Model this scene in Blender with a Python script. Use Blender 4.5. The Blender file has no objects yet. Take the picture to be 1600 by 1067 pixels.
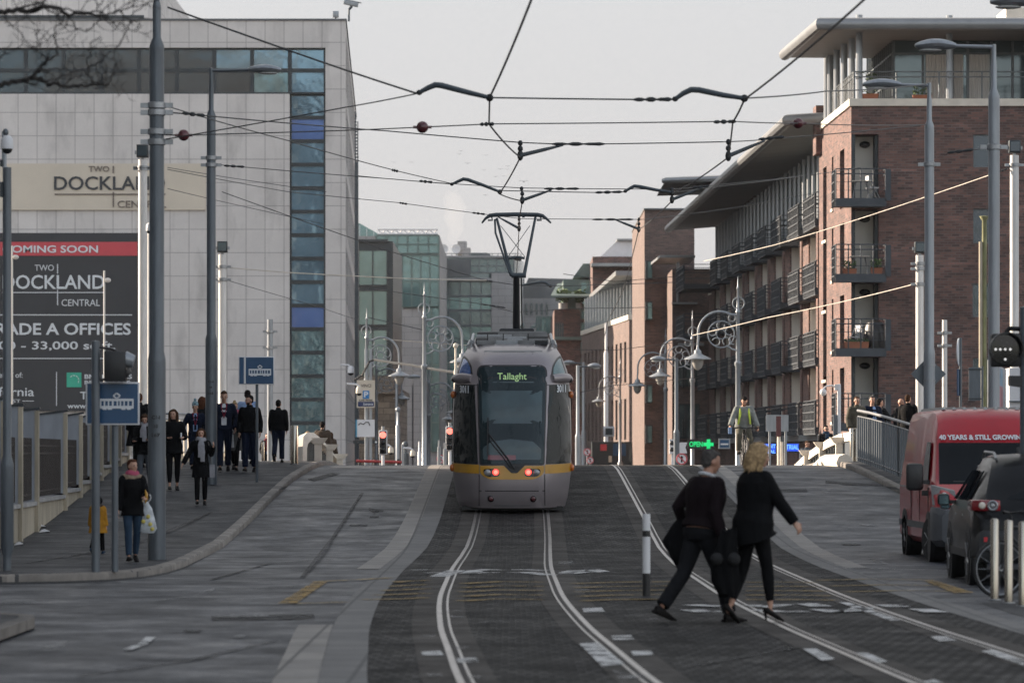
import bpy, bmesh, math, random
from mathutils import Vector, Matrix, Euler
R = math.radians
SC = bpy.context.scene
COL = SC.collection
rnd = random.Random(7)
# ------------------------------------------------------------ camera geometry
F, CX, HY, ZC = 6000.0, 800.0, 706.0, 1.7
GP = [(-80, 0), (58, 0), (62, .012), (66, .05), (70, .17), (74, .335), (78, .52), (84, .80), (90, 1.08), (94, 1.25), (97, 1.33),
      (100, 1.352), (103, 1.33), (108, 1.22), (120, .8), (135, .3), (150, .05), (165, 0), (5000, 0)]
def gz(y):
    for (a, za), (b, zb) in zip(GP, GP[1:]):
        if y <= b:
            t = (y - a) / (b - a)
            return za + (zb - za) * max(t, 0)
    return 0.0
def P(px, py, y):
    return Vector(((px - CX) / F * y, y, ZC - (py - HY) / F * y))
def X(px, y): return (px - CX) / F * y
def Z(py, y): return ZC - (py - HY) / F * y
def c1(y):                                   # centre line of the left track
    pts = [(-10, 2.2), (20, .72), (28.4, .33), (33, .165), (37, .03), (44, -.11), (50, -.14), (56, -.145), (62, -.1), (70, -.03), (78, .0), (400, 0)]
    # smooth (Catmull-Rom) interpolation
    for i, (a, b) in enumerate(zip(pts, pts[1:])):
        if y <= b[0]:
            p0 = pts[max(i - 1, 0)]; p3 = pts[min(i + 2, len(pts) - 1)]
            h = b[0] - a[0]; t = max((y - a[0]) / h, 0)
            m1 = (b[1] - p0[1]) / (b[0] - p0[0]) * h; m2 = (p3[1] - a[1]) / (p3[0] - a[0]) * h
            t2, t3 = t * t, t * t * t
            return a[1] * (2 * t3 - 3 * t2 + 1) + m1 * (t3 - 2 * t2 + t) + b[1] * (-2 * t3 + 3 * t2) + m2 * (t3 - t2)
    return 0.0
# ------------------------------------------------------------ mesh builder
OFF = {}
class MB:
    def __init__(s): s.v = []; s.f = []; s.m = []; s.mi = 0; s.T = None
    def add(s, vs, fs):
        n = len(s.v)
        for p in vs:
            p = Vector(p)
            if s.T is not None: p = s.T @ p
            s.v.append(p)
        for f in fs: s.f.append([n + i for i in f]); s.m.append(s.mi)
        return s
    def box(s, x0, x1, y0, y1, z0, z1):
        return s.add([(x0, y0, z0), (x1, y0, z0), (x1, y1, z0), (x0, y1, z0), (x0, y0, z1), (x1, y0, z1), (x1, y1, z1), (x0, y1, z1)],
                     [(3, 2, 1, 0), (4, 5, 6, 7), (0, 1, 5, 4), (1, 2, 6, 5), (2, 3, 7, 6), (3, 0, 4, 7)])
    def hexa(s, b, t):
        return s.add(list(b) + list(t), [(3, 2, 1, 0), (4, 5, 6, 7), (0, 1, 5, 4), (1, 2, 6, 5), (2, 3, 7, 6), (3, 0, 4, 7)])
    def quad(s, a, b, c, d): return s.add([a, b, c, d], [(0, 1, 2, 3)])
    def tube(s, pts, r, n=8, cap=True, sq=1.0, up=None):
        pts = [Vector(p) for p in pts]; k = len(pts)
        rs = r if isinstance(r, (list, tuple)) else [r] * k
        vs = []; prev = None
        for i, p in enumerate(pts):
            d = (pts[min(i + 1, k - 1)] - pts[max(i - 1, 0)])
            if d.length < 1e-9: d = Vector((0, 0, 1))
            d.normalize()
            if prev is None:
                a = Vector(up) if up else (Vector((0, 0, 1)) if abs(d.z) < .9 else Vector((1, 0, 0)))
            else: a = prev
            u = a - d * a.dot(d)
            if u.length < 1e-6: u = d.orthogonal()
            u.normalize(); w = d.cross(u); prev = u
            rr = rs[i]; ra, rb = rr if isinstance(rr, (list, tuple)) else (rr, rr * sq)
            for j in range(n):
                t = 2 * math.pi * j / n
                vs.append(p + u * (ra * math.cos(t)) + w * (rb * math.sin(t)))
        fs = [(i * n + j, i * n + (j + 1) % n, (i + 1) * n + (j + 1) % n, (i + 1) * n + j) for i in range(k - 1) for j in range(n)]
        if cap: fs += [tuple(range(n))[::-1], tuple((k - 1) * n + j for j in range(n))]
        return s.add(vs, fs)
    def cyl(s, p0, p1, r0, r1=None, n=12): return s.tube([p0, p1], [r0, r0 if r1 is None else r1], n)
    def lathe(s, prof, n=16, c=(0, 0, 0)):
        c = Vector(c); vs = []; k = len(prof)
        for r, z in prof:
            for j in range(n):
                t = 2 * math.pi * j / n; vs.append(c + Vector((max(r, 1e-4) * math.cos(t), max(r, 1e-4) * math.sin(t), z)))
        fs = [(i * n + j, i * n + (j + 1) % n, (i + 1) * n + (j + 1) % n, (i + 1) * n + j) for i in range(k - 1) for j in range(n)]
        fs += [tuple(range(n))[::-1], tuple((k - 1) * n + j for j in range(n))]
        return s.add(vs, fs)
    def ell(s, c, r, nu=14, nv=9, rot=None):
        c = Vector(c); M = Euler(rot).to_matrix() if rot else Matrix.Identity(3); vs = []
        for i in range(nv + 1):
            ph = math.pi * (i / nv) * .996 + .006
            for j in range(nu):
                t = 2 * math.pi * j / nu
                vs.append(c + M @ Vector((r[0] * math.sin(ph) * math.cos(t), r[1] * math.sin(ph) * math.sin(t), r[2] * math.cos(ph))))
        fs = [(i * nu + j, (i + 1) * nu + j, (i + 1) * nu + (j + 1) % nu, i * nu + (j + 1) % nu) for i in range(nv) for j in range(nu)]
        fs += [tuple(range(nu)), tuple(nv * nu + j for j in range(nu))[::-1]]
        return s.add(vs, fs)
    def prism(s, poly, ax, d0, d1):
        def q(a, b, d): return {'x': (d, a, b), 'y': (a, d, b), 'z': (a, b, d)}[ax]
        n = len(poly)
        vs = [q(a, b, d0) for a, b in poly] + [q(a, b, d1) for a, b in poly]
        return s.add(vs, [tuple(range(n))[::-1], tuple(range(n, 2 * n))] + [(i, (i + 1) % n, n + (i + 1) % n, n + i) for i in range(n)])
    def grid(s, fn, nu, nv):
        vs = [fn(i / nu, j / nv) for j in range(nv + 1) for i in range(nu + 1)]
        w = nu + 1
        return s.add(vs, [(j * w + i, j * w + i + 1, (j + 1) * w + i + 1, (j + 1) * w + i) for j in range(nv) for i in range(nu)])
    def torus(s, c, R_, r, axis='x', n=24, m=8, a0=0, a1=2 * math.pi):
        pts = []; full = abs(a1 - a0) > 6.28
        for i in range(n + 1):
            t = a0 + (a1 - a0) * i / n; a, b = R_ * math.cos(t), R_ * math.sin(t)
            pts.append(Vector(c) + Vector({'x': (0, a, b), 'y': (a, 0, b), 'z': (a, b, 0)}[axis]))
        return s.tube(pts, r, m, not full, up={'x': (1, 0, 0), 'y': (0, 1, 0), 'z': (0, 0, 1)}[axis])
    def build(s, name, mats, parent=None, world=False, ang=35, bevel=0, norm=True):
        me = bpy.data.meshes.new(name)
        off = OFF.get(parent.name, Vector()) if (world and parent) else Vector()
        me.from_pydata([p - off for p in s.v], [], s.f)
        for m in (mats if isinstance(mats, (list, tuple)) else [mats]): me.materials.append(m)
        me.polygons.foreach_set('material_index', s.m)
        if norm or bevel:
            bm = bmesh.new(); bm.from_mesh(me)
            if bevel:
                bmesh.ops.remove_doubles(bm, verts=bm.verts, dist=1e-5)
                es = [e for e in bm.edges if len(e.link_faces) == 2 and e.calc_face_angle(0) > .6]
                bmesh.ops.bevel(bm, geom=es, offset=bevel, segments=2, profile=.5, affect='EDGES', clamp_overlap=True)
            bmesh.ops.recalc_face_normals(bm, faces=bm.faces)
            bm.to_mesh(me); bm.free()
        finish(me, ang, off)
        o = bpy.data.objects.new(name, me); COL.objects.link(o)
        if parent: o.parent = parent; OFF[o.name] = OFF.get(parent.name, Vector())
        return o
def finish(me, ang=35, off=Vector()):
    uv = me.uv_layers.new(name='m').data
    for p in me.polygons:
        n = p.normal
        if abs(n.z) > .7: t = None
        else:
            t = Vector((-n.y, n.x, 0)); t.normalize()
            if abs(t.x) > abs(t.y):
                if t.x < 0: t = -t
            elif t.y < 0: t = -t
        for li in p.loop_indices:
            co = me.vertices[me.loops[li].vertex_index].co + off
            uv[li].uv = (co.x, co.y) if t is None else (co.x * t.x + co.y * t.y, co.z)
    if ang:
        me.polygons.foreach_set('use_smooth', [True] * len(me.polygons)); me.set_sharp_from_angle(angle=R(ang))
def tag(o, label=None, cat=None, group=None, kind=None):
    for k, v in (('label', label), ('category', cat), ('group', group), ('kind', kind)):
        if v: o[k] = v
    return o
def thing(name, label, cat, loc=(0, 0, 0), rotz=0, group=None):
    o = bpy.data.objects.new(name, None); o.empty_display_size = .2; COL.objects.link(o)
    o.location = loc; o.rotation_euler = (0, 0, rotz); OFF[o.name] = Vector(loc)
    return tag(o, label, cat, group)
def copy_tree(o, parent=None):
    c = o.copy(); COL.objects.link(c)
    if parent is not None: c.parent = parent
    for ch in [x for x in bpy.data.objects if x.parent == o]: copy_tree(ch, c)
    return c
def dup(o, loc, label, rotz=None, scale=None):
    c = copy_tree(o); c.location = loc
    if rotz is not None: c.rotation_euler = (0, 0, rotz)
    if scale: c.scale = (scale,) * 3
    c['label'] = label
    return c
def text(s, x0, x1, z0, z1, y, name, mat, parent, bold=0.0, ext=.004, world=True, T=None, mono=False):
    cu = bpy.data.curves.new('t', 'FONT'); cu.body = s; cu.size = 1; cu.offset = bold; cu.extrude = .02; cu.resolution_u = 3
    t = bpy.data.objects.new('t', cu); COL.objects.link(t)
    dg = bpy.context.evaluated_depsgraph_get(); dg.update()
    me = bpy.data.meshes.new_from_object(t.evaluated_get(dg)); me.name = name
    bpy.data.objects.remove(t); bpy.data.curves.remove(cu)
    co = [v.co.copy() for v in me.vertices]
    ax, bx = min(c.x for c in co), max(c.x for c in co); ay, by = min(c.y for c in co), max(c.y for c in co)
    off = OFF.get(parent.name, Vector()) if (world and parent) else Vector()
    for v, c in zip(me.vertices, co):
        p = Vector((x0 + (c.x - ax) / (bx - ax) * (x1 - x0), y - (c.z / .02) * ext, z0 + (c.y - ay) / (by - ay) * (z1 - z0)))
        v.co = (T @ p if T else p) - off
    me.materials.clear(); me.materials.append(mat)
    o = bpy.data.objects.new(name, me); COL.objects.link(o)
    if parent: o.parent = parent; OFF[o.name] = OFF.get(parent.name, Vector())
    return o
# ------------------------------------------------------------ materials
def lnk(m, a, b): m.node_tree.links.new(a, b)
def base_mat(name):
    m = bpy.data.materials.new(name); m.use_nodes = True
    return m, m.node_tree.nodes, m.node_tree.nodes['Principled BSDF']
def noise(m, nodes, vec, scale, detail=4, rough=.55):
    n = nodes.new('ShaderNodeTexNoise'); n.inputs['Scale'].default_value = scale; n.inputs['Detail'].default_value = detail
    n.inputs['Roughness'].default_value = rough; lnk(m, vec, n.inputs['Vector']); return n
def ramp(m, nodes, fac, stops):
    r = nodes.new('ShaderNodeValToRGB'); e = r.color_ramp.elements
    e[0].position, e[0].color = stops[0][0], (*stops[0][1], 1); e[1].position, e[1].color = stops[-1][0], (*stops[-1][1], 1)
    for p, c in stops[1:-1]:
        k = e.new(p); k.color = (*c, 1)
    lnk(m, fac, r.inputs['Fac']); return r
def mul(c, k): return tuple(min(x * k, 1) for x in c)
def pm(name, col, rough=.6, metal=0.0, var=.15, vs=3.0, bump=0.0, bs=40, spec=.5, coat=0.0, rv=0.0, stretch=None):
    m, N, b = base_mat(name)
    tc = N.new('ShaderNodeTexCoord'); vec = tc.outputs['Object']
    if stretch:
        mp = N.new('ShaderNodeMapping'); mp.inputs['Scale'].default_value = stretch; lnk(m, vec, mp.inputs['Vector']); vec = mp.outputs['Vector']
    n = noise(m, N, vec, vs, 5)
    r = ramp(m, N, n.outputs['Fac'], [(.3, mul(col, 1 - var)), (.7, mul(col, 1 + var))])
    lnk(m, r.outputs['Color'], b.inputs['Base Color'])
    b.inputs['Roughness'].default_value = rough; b.inputs['Metallic'].default_value = metal
    b.inputs['Specular IOR Level'].default_value = spec; b.inputs['Coat Weight'].default_value = coat
    if rv:
        mr = N.new('ShaderNodeMapRange'); mr.inputs['From Min'].default_value = .3; mr.inputs['From Max'].default_value = .7
        mr.inputs['To Min'].default_value = rough - rv; mr.inputs['To Max'].default_value = rough + rv
        lnk(m, n.outputs['Fac'], mr.inputs['Value']); lnk(m, mr.outputs['Result'], b.inputs['Roughness'])
    if bump:
        n2 = noise(m, N, vec, bs, 3); bp = N.new('ShaderNodeBump'); bp.inputs['Strength'].default_value = bump; bp.inputs['Distance'].default_value = .02
        lnk(m, n2.outputs['Fac'], bp.inputs['Height']); lnk(m, bp.outputs['Normal'], b.inputs['Normal'])
    return m
def brickmat(name, c1_, c2_, mortar, bw, rh, ms, off=.5, rough=.85, var=.35, vs=.5, bump=.3, bias=0, stain=None):
    m, N, b = base_mat(name)
    tc = N.new('ShaderNodeTexCoord'); vec = tc.outputs['UV']
    t = N.new('ShaderNodeTexBrick'); t.offset = off; t.inputs['Scale'].default_value = 1
    t.inputs['Color1'].default_value = (*c1_, 1); t.inputs['Color2'].default_value = (*c2_, 1); t.inputs['Mortar'].default_value = (*mortar, 1)
    t.inputs['Brick Width'].default_value = bw; t.inputs['Row Height'].default_value = rh; t.inputs['Mortar Size'].default_value = ms
    t.inputs['Bias'].default_value = bias; t.inputs['Mortar Smooth'].default_value = .2
    lnk(m, vec, t.inputs['Vector'])
    n = noise(m, N, vec, vs, 6, .65)
    r = ramp(m, N, n.outputs['Fac'], [(.28, (1 - var,) * 3), (.72, (1 + var * .3,) * 3)])
    mx = N.new('ShaderNodeMix'); mx.data_type = 'RGBA'; mx.blend_type = 'MULTIPLY'; mx.inputs['Factor'].default_value = 1
    lnk(m, t.outputs['Color'], mx.inputs[6]); lnk(m, r.outputs['Color'], mx.inputs[7])
    out = mx.outputs[2]
    if stain:                                           # streaky dirt with its own shape
        mp = N.new('ShaderNodeMapping'); mp.inputs['Scale'].default_value = (stain[0], stain[1], 1); lnk(m, vec, mp.inputs['Vector'])
        n3 = noise(m, N, mp.outputs['Vector'], 1, 5, .6)
        r3 = ramp(m, N, n3.outputs['Fac'], [(.52, (1, 1, 1)), (.75, (stain[2],) * 3)])
        m3 = N.new('ShaderNodeMix'); m3.data_type = 'RGBA'; m3.blend_type = 'MULTIPLY'; m3.inputs['Factor'].default_value = 1
        lnk(m, out, m3.inputs[6]); lnk(m, r3.outputs['Color'], m3.inputs[7]); out = m3.outputs[2]
    lnk(m, out, b.inputs['Base Color'])
    b.inputs['Roughness'].default_value = rough
    bp = N.new('ShaderNodeBump'); bp.inputs['Strength'].default_value = bump; bp.inputs['Distance'].default_value = .01; bp.invert = True
    lnk(m, t.outputs['Fac'], bp.inputs['Height']); lnk(m, bp.outputs['Normal'], b.inputs['Normal'])
    return m
def emit(name, col, st, base=(.02, .02, .02)):
    m, N, b = base_mat(name); b.inputs['Base Color'].default_value = (*base, 1); b.inputs['Roughness'].default_value = .4
    b.inputs['Emission Color'].default_value = (*col, 1); b.inputs['Emission Strength'].default_value = st
    return m
def glassy(name, col, metal=.0, rough=.06, wob=.03, ws=1.2, spec=.8, var=.3, vs=.4):
    m = pm(name, col, rough, metal, var, vs, 0, 1, spec)
    N = m.node_tree.nodes; b = N['Principled BSDF']
    tc = N.new('ShaderNodeTexCoord'); n = noise(m, N, tc.outputs['Object'], ws, 2)
    bp = N.new('ShaderNodeBump'); bp.inputs['Strength'].default_value = wob; bp.inputs['Distance'].default_value = .5
    lnk(m, n.outputs['Fac'], bp.inputs['Height']); lnk(m, bp.outputs['Normal'], b.inputs['Normal'])
    return m
def roadmat(name, col, streak=.35, rough=.55, cob=None, spec=.5):
    m, N, b = base_mat(name); tc = N.new('ShaderNodeTexCoord'); vec = tc.outputs['UV']
    mp = N.new('ShaderNodeMapping'); mp.inputs['Scale'].default_value = (1.3, .22, 1); lnk(m, vec, mp.inputs['Vector'])
    n1 = noise(m, N, vec, .9, 9, .72); n2 = noise(m, N, vec, 9, 6, .75); n3 = noise(m, N, mp.outputs['Vector'], .8, 4, .55)
    def mixmul(a, b_):
        x = N.new('ShaderNodeMix'); x.data_type = 'RGBA'; x.blend_type = 'MULTIPLY'; x.inputs['Factor'].default_value = 1
        lnk(m, a, x.inputs[6]); lnk(m, b_, x.inputs[7]); return x.outputs[2]
    a = ramp(m, N, n1.outputs['Fac'], [(.34, mul(col, 1 - streak * 1.5)), (.5, col), (.66, mul(col, 1 + streak * 1.5))]).outputs['Color']
    a = mixmul(a, ramp(m, N, n2.outputs['Fac'], [(.32, (.45,) * 3), (.68, (1.5,) * 3)]).outputs['Color'])
    a = mixmul(a, ramp(m, N, n3.outputs['Fac'], [(.35, (.8,) * 3), (.65, (1.15,) * 3)]).outputs['Color'])
    h = n2.outputs['Fac']
    if cob:
        t = N.new('ShaderNodeTexBrick'); t.offset = cob[3]; t.inputs['Scale'].default_value = 1; t.inputs['Brick Width'].default_value = cob[0]; t.inputs['Row Height'].default_value = cob[1]
        t.inputs['Mortar Size'].default_value = cob[2]; t.inputs['Color1'].default_value = (2.3, 2.25, 2.2, 1); t.inputs['Color2'].default_value = (.5, .5, .52, 1); t.inputs['Mortar Smooth'].default_value = .4
        t.inputs['Mortar'].default_value = (.06, .06, .06, 1); lnk(m, vec, t.inputs['Vector']); a = mixmul(a, t.outputs['Color'])
        h = t.outputs['Fac']
    lnk(m, a, b.inputs['Base Color'])
    mr = N.new('ShaderNodeMapRange'); mr.inputs['From Min'].default_value = .3; mr.inputs['From Max'].default_value = .7
    mr.inputs['To Min'].default_value = rough + .2; mr.inputs['To Max'].default_value = rough - .2; lnk(m, n1.outputs['Fac'], mr.inputs['Value'])
    lnk(m, mr.outputs['Result'], b.inputs['Roughness']); b.inputs['Specular IOR Level'].default_value = spec
    bp = N.new('ShaderNodeBump'); bp.inputs['Strength'].default_value = .7 if cob else .35; bp.inputs['Distance'].default_value = .02; bp.invert = bool(cob)
    lnk(m, h, bp.inputs['Height']); lnk(m, bp.outputs['Normal'], b.inputs['Normal'])
    return m
def paintmat(name, col, lo=.42, hi=.55, sc=6):                # worn road paint: gone where the noise is low
    m, N, b = base_mat(name); tc = N.new('ShaderNodeTexCoord')
    n = noise(m, N, tc.outputs['UV'], sc, 8, .75); n2 = noise(m, N, tc.outputs['UV'], sc * 4, 5, .7)
    r = ramp(m, N, n.outputs['Fac'], [(lo, (0, 0, 0)), (hi, (1, 1, 1))])
    c = ramp(m, N, n2.outputs['Fac'], [(.3, mul(col, .55)), (.7, col)]); lnk(m, c.outputs['Color'], b.inputs['Base Color']); b.inputs['Roughness'].default_value = .75
    tr = N.new('ShaderNodeBsdfTransparent'); mx = N.new('ShaderNodeMixShader'); lnk(m, r.outputs['Color'], mx.inputs['Fac']); lnk(m, tr.outputs[0], mx.inputs[1]); lnk(m, b.outputs[0], mx.inputs[2])
    lnk(m, mx.outputs[0], N['Material Output'].inputs['Surface']); return m
M = {}
M['asphalt'] = roadmat('asphalt', (.032, .036, .045), .4, .56, None, .35)
M['pave'] = roadmat('pavement_asphalt', (.026, .0275, .031), .18, .7, None, .3)
M['cobble'] = roadmat('cobbles', (.021, .0205, .0205), .3, .78, (.12, .3, .028, .5), .2)
M['railbed'] = roadmat('rail_concrete', (.042, .037, .033), .25, .8, None, .25)
M['granite'] = brickmat('granite_band', (.27, .25, .225), (.22, .205, .19), (.1, .095, .09), .6, 1.2, .02, .0, .75, .35, 1.5)
M['granite_grey'] = brickmat('granite_grey_band', (.155, .15, .145), (.125, .122, .12), (.07, .07, .07), .6, .8, .02, .0, .75, .35, 1.5)
M['kerb'] = brickmat('kerb_granite', (.24, .215, .19), (.16, .145, .13), (.05, .05, .05), 3, .9, .03, .0, .8, .5, 2)
M['steel'] = pm('polished_rail', (.34, .325, .315), .36, .85, .35, 6)
M['groove'] = pm('rail_groove', (.018, .014, .012), .8)
M['yellow_line'] = paintmat('worn_yellow_paint', (.42, .25, .045), .40, .60, 3)
M['yellow_thin'] = paintmat('worn_yellow_thin', (.36, .235, .07), .37, .54, 3)
M['white_line'] = paintmat('worn_white_paint', (.66, .65, .63), .38, .54, 2.6)
M['white_faint'] = paintmat('faded_white_paint', (.4, .39, .38), .47, .7, 2.6)
M['soil'] = pm('ground_dark', (.06, .058, .055), .9, 0, .3, .2)
M['panel'] = brickmat('limestone_panel', (.61, .58, .555), (.58, .55, .525), (.38, .36, .345), .94, 1.155, .024, .0, .7, .16, .35, .2, 0, (.9, .25, .72))
M['panel2'] = brickmat('grey_stone_panel', (.33, .32, .32), (.29, .285, .285), (.17, .17, .17), 1.4, .7, .02, .5, .7, .2, .35, .2)
M['brick'] = brickmat('dark_red_brick', (.19, .098, .08), (.062, .042, .04), (.13, .105, .098), .3, .1, .014, .5, .85, .4, .6, .3, -.1, (.5, 6, 1.5))
M['brick2'] = brickmat('brown_brick', (.19, .125, .105), (.10, .07, .062), (.16, .13, .12), .3, .1, .014, .5, .85, .3, .6)
M['oldstone'] = brickmat('old_ashlar', (.2, .185, .165), (.13, .12, .11), (.08, .075, .07), .9, .42, .03, .5, .85, .5, 1.2)
M['cream'] = pm('cream_panel', (.55, .49, .40), .5, 0, .06, .6)
M['letter_dark'] = pm('letter_dark', (.03, .034, .04), .5)
M['letter_brown'] = pm('letter_brown', (.16, .13, .11), .5)
M['white'] = pm('white_paint', (.62, .62, .63), .45, 0, .06, 2)
M['white_post'] = pm('white_post', (.6, .59, .57), .4, 0, .12, 2.5, stretch=(3, 3, .5))
M['pole'] = pm('grey_pole', (.1, .115, .13), .38, .25, .18, 2.5, stretch=(4, 4, .6))
M['pole_light'] = pm('light_grey_pole', (.26, .28, .30), .35, .3, .15, 2.5, stretch=(4, 4, .6))
M['galv'] = pm('galvanised', (.3, .31, .32), .4, .6, .2, 6)
M['steel_brushed'] = pm('brushed_steel', (.4, .365, .31), .2, .95, .15, 5, stretch=(20, 20, 1))
M['black'] = pm('black_plastic', (.012, .012, .013), .45)
M['black_metal'] = pm('black_metal', (.022, .024, .027), .5, .3)
M['dark_frame'] = pm('dark_window_frame', (.03, .037, .042), .45, .2)
M['grey_frame'] = pm('grey_frame', (.11, .125, .135), .45, .2)
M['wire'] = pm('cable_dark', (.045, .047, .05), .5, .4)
M['wire_lit'] = pm('cable_sunlit', (.5, .46, .40), .5)  # same cable with the sunlight on it put into the colour
M['arm'] = pm('arm_grey_blue', (.05, .062, .072), .5, .1)
M['insul'] = pm('insulator_red', (.085, .018, .022), .3, 0, .2, 5, coat=.3)
M['glass_blue'] = glassy('glass_sky', (.13, .215, .28), .5, .06, .02, 1.0)
M['glass_teal'] = glassy('glass_teal', (.115, .19, .215), .5, .08, .03, 1.4, var=.45, vs=.9)
M['glass_dark'] = glassy('glass_dark', (.025, .042, .056), .35, .08, .03, .8)
M['glass_cobalt'] = glassy('glass_cobalt', (.065, .13, .33), .3, .1, .02, .8, var=.1)
M['glass_green'] = glassy('glass_green', (.115, .195, .2), .4, .1, .04, .5, var=.3, vs=.2)
M['glass_grey'] = glassy('glass_grey', (.085, .12, .13), .4, .1, .04, .5, var=.3, vs=.2)
M['glass_black'] = glassy('glass_black', (.007, .008, .01), 0, .06, .003, 1.2, .4)
M['car_glass'] = pm('car_glass', (.012, .014, .016), .08, 0, .1, 2, spec=.1)
M['car_side_glass'] = pm('car_side_glass', (.012, .014, .017), .7, 0, .3, 2, spec=.0)
M['banner'] = pm('banner_charcoal', (.026, .028, .033), .55, 0, .12, .4)
M['red'] = pm('banner_red', (.50, .055, .07), .5, 0, .05, 2)
M['pale_ink'] = pm('pale_ink', (.62, .64, .66), .5, 0, .03)
M['teal_logo'] = pm('logo_green', (.03, .36, .24), .5, 0, .15, 2)
M['sign_blue'] = pm('sign_blue', (.007, .055, .135), .35, 0, .06, 3)
M['concrete'] = pm('concrete', (.30, .295, .29), .8, 0, .22, 1.5, .3, 30)
M['render_cream'] = pm('cream_render', (.34, .30, .23), .85, 0, .25, 1.5, .3, 25, stretch=(2, 2, .6))
M['fin_grey'] = pm('fin_grey_render', (.27, .29, .32), .8, 0, .22, 1.3, .2, 25, stretch=(2, 2, .5))
M['stone_white'] = pm('pale_stone', (.62, .57, .49), .7, 0, .12, 2)
M['recess_white'] = pm('recess_cream', (.66, .63, .57), .7, 0, .06, 1)
M['soffit'] = pm('soffit_grey', (.2, .195, .195), .6, 0, .15, .5, stretch=(.3, 6, 1))
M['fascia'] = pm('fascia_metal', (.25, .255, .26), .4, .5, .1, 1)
M['mesh_panel'] = pm('balcony_mesh_grey', (.045, .053, .063), .6, .1, .15, 3)
M['curtain'] = pm('net_curtain', (.5, .5, .48), .8, 0, .2, 6, stretch=(6, 6, .2))
M['roof_dark'] = pm('roof_dark', (.12, .125, .13), .7, 0, .2, .5)
M['green_metal'] = pm('green_cladding', (.11, .15, .14), .6, .2, .2, .5)
M['globe'] = pm('lamp_globe', (.3, .29, .27), .25)
M['leaf'] = pm('leaf_green', (.06, .1, .03), .7, 0, .5, 6)
M['bark'] = pm('bark_dark', (.026, .022, .02), .9, 0, .3, 10)
M['rubber'] = pm('tyre_rubber', (.014, .014, .015), .75, 0, .2, 10, .3, 80)
M['orange_lens'] = pm('orange_lens', (.45, .12, .02), .2, 0, .1, coat=.5)
M['red_led'] = emit('red_lamp', (1, .07, .05), .62, (.3, .02, .02))
M['red_core'] = emit('red_lamp_core', (1, .16, .12), .75, (.4, .04, .03))
M['green_led'] = emit('green_led', (.0, .8, .22), .26)
M['blue_led'] = emit('blue_led', (.01, .06, .6), .35, (.01, .02, .15))
M['blue_text'] = emit('blue_led_text', (.12, .35, 1), .5)
# ============================================================ GROUND, ROADS, TRACKS
def G(px, py, dz=0.0):
    y = 18.0; st = .25
    while y < 140:
        if Z(py, y) <= gz(y) + dz:
            lo, hi = y - st, y
            for _ in range(30):
                mid = (lo + hi) / 2
                if Z(py, mid) <= gz(mid) + dz: hi = mid
                else: lo = mid
            return Vector((X(px, hi), hi, gz(hi) + dz))
        y += st
    return Vector((X(px, 97), 97, gz(97) + dz))
def frange(a, b, s):
    n = max(int(round((b - a) / s)), 1); return [a + (b - a) * i / n for i in range(n + 1)]
def ribbon(mb, fl, fr, y0, y1, dz, step=1.0, nx=1):
    ys = frange(y0, y1, step)
    def fn(u, v):
        y = y0 + (y1 - y0) * v
        a = fl(y) if callable(fl) else fl; b = fr(y) if callable(fr) else fr
        return (a + (b - a) * u, y, gz(y) + dz)
    mb.grid(fn, nx, len(ys) - 1)
def structure(o): o['kind'] = 'structure'; return o
mb = MB(); xs = [-900, -60, -20, 20, 60, 900]; ysr = [-80, -20] + frange(0, 170, 2) + [250, 600, 2500]
vs = [(x, y, gz(y)) for y in ysr for x in xs]; n = len(xs)
mb.add(vs, [(j * n + i, j * n + i + 1, (j + 1) * n + i + 1, (j + 1) * n + i) for j in range(len(ysr) - 1) for i in range(n - 1)])
structure(mb.build('ground', M['soil'], norm=False))
mb = MB(); ribbon(mb, -19, 19, -15, 168, .004); structure(mb.build('road', M['asphalt'], norm=False))
W2 = 3.3
L = lambda k: (lambda y: c1(y) + k)
mb = MB(); ribbon(mb, L(-1.40), L(W2 + 1.37), -8, 168, .008); structure(mb.build('cobbled_track_bed', M['cobble'], norm=False))
bed, rail, gro = MB(), MB(), MB()
for tc_ in (0, W2):
    for s_ in (-1, 1):
        r0 = tc_ + s_ * .7175
        ribbon(bed, L(r0 - .28), L(r0 + .28), -8, 168, .012)
        a, b = (r0 - .028, r0 + .028)
        ribbon(rail, L(a), L(b), -8, 168, .019)
        g0, g1 = ((b, b + .05) if s_ < 0 else (a - .05, a))
        ribbon(gro, L(g0), L(g1), -8, 168, .0155)
        k0, k1 = ((g1, g1 + .025) if s_ < 0 else (g0 - .025, g0))
        ribbon(rail, L(k0), L(k1), -8, 168, .0185)
structure(bed.build('rail_concrete', M['railbed'], norm=False)); structure(rail.build('tram_rails', M['steel'], norm=False))
structure(gro.build('rail_groove', M['groove'], norm=False))
mb = MB()
ribbon(mb, L(-1.76), L(-1.40), -8, 168, .012); ribbon(mb, L(W2 + 1.37), L(W2 + 1.72), -8, 168, .012)
structure(mb.build('granite_strip', M['granite_grey'], norm=False))
mb = MB()
for a, b in ((-8, 37.6), (55.5, 168)): ribbon(mb, L(-2.10), L(-1.765), a, b, .012)
for a, b in ((-8, 33), (56, 168)): ribbon(mb, L(W2 + 1.725), L(W2 + 2.05), a, b, .012)
structure(mb.build('pale_granite_strip', M['granite'], norm=False))
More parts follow.
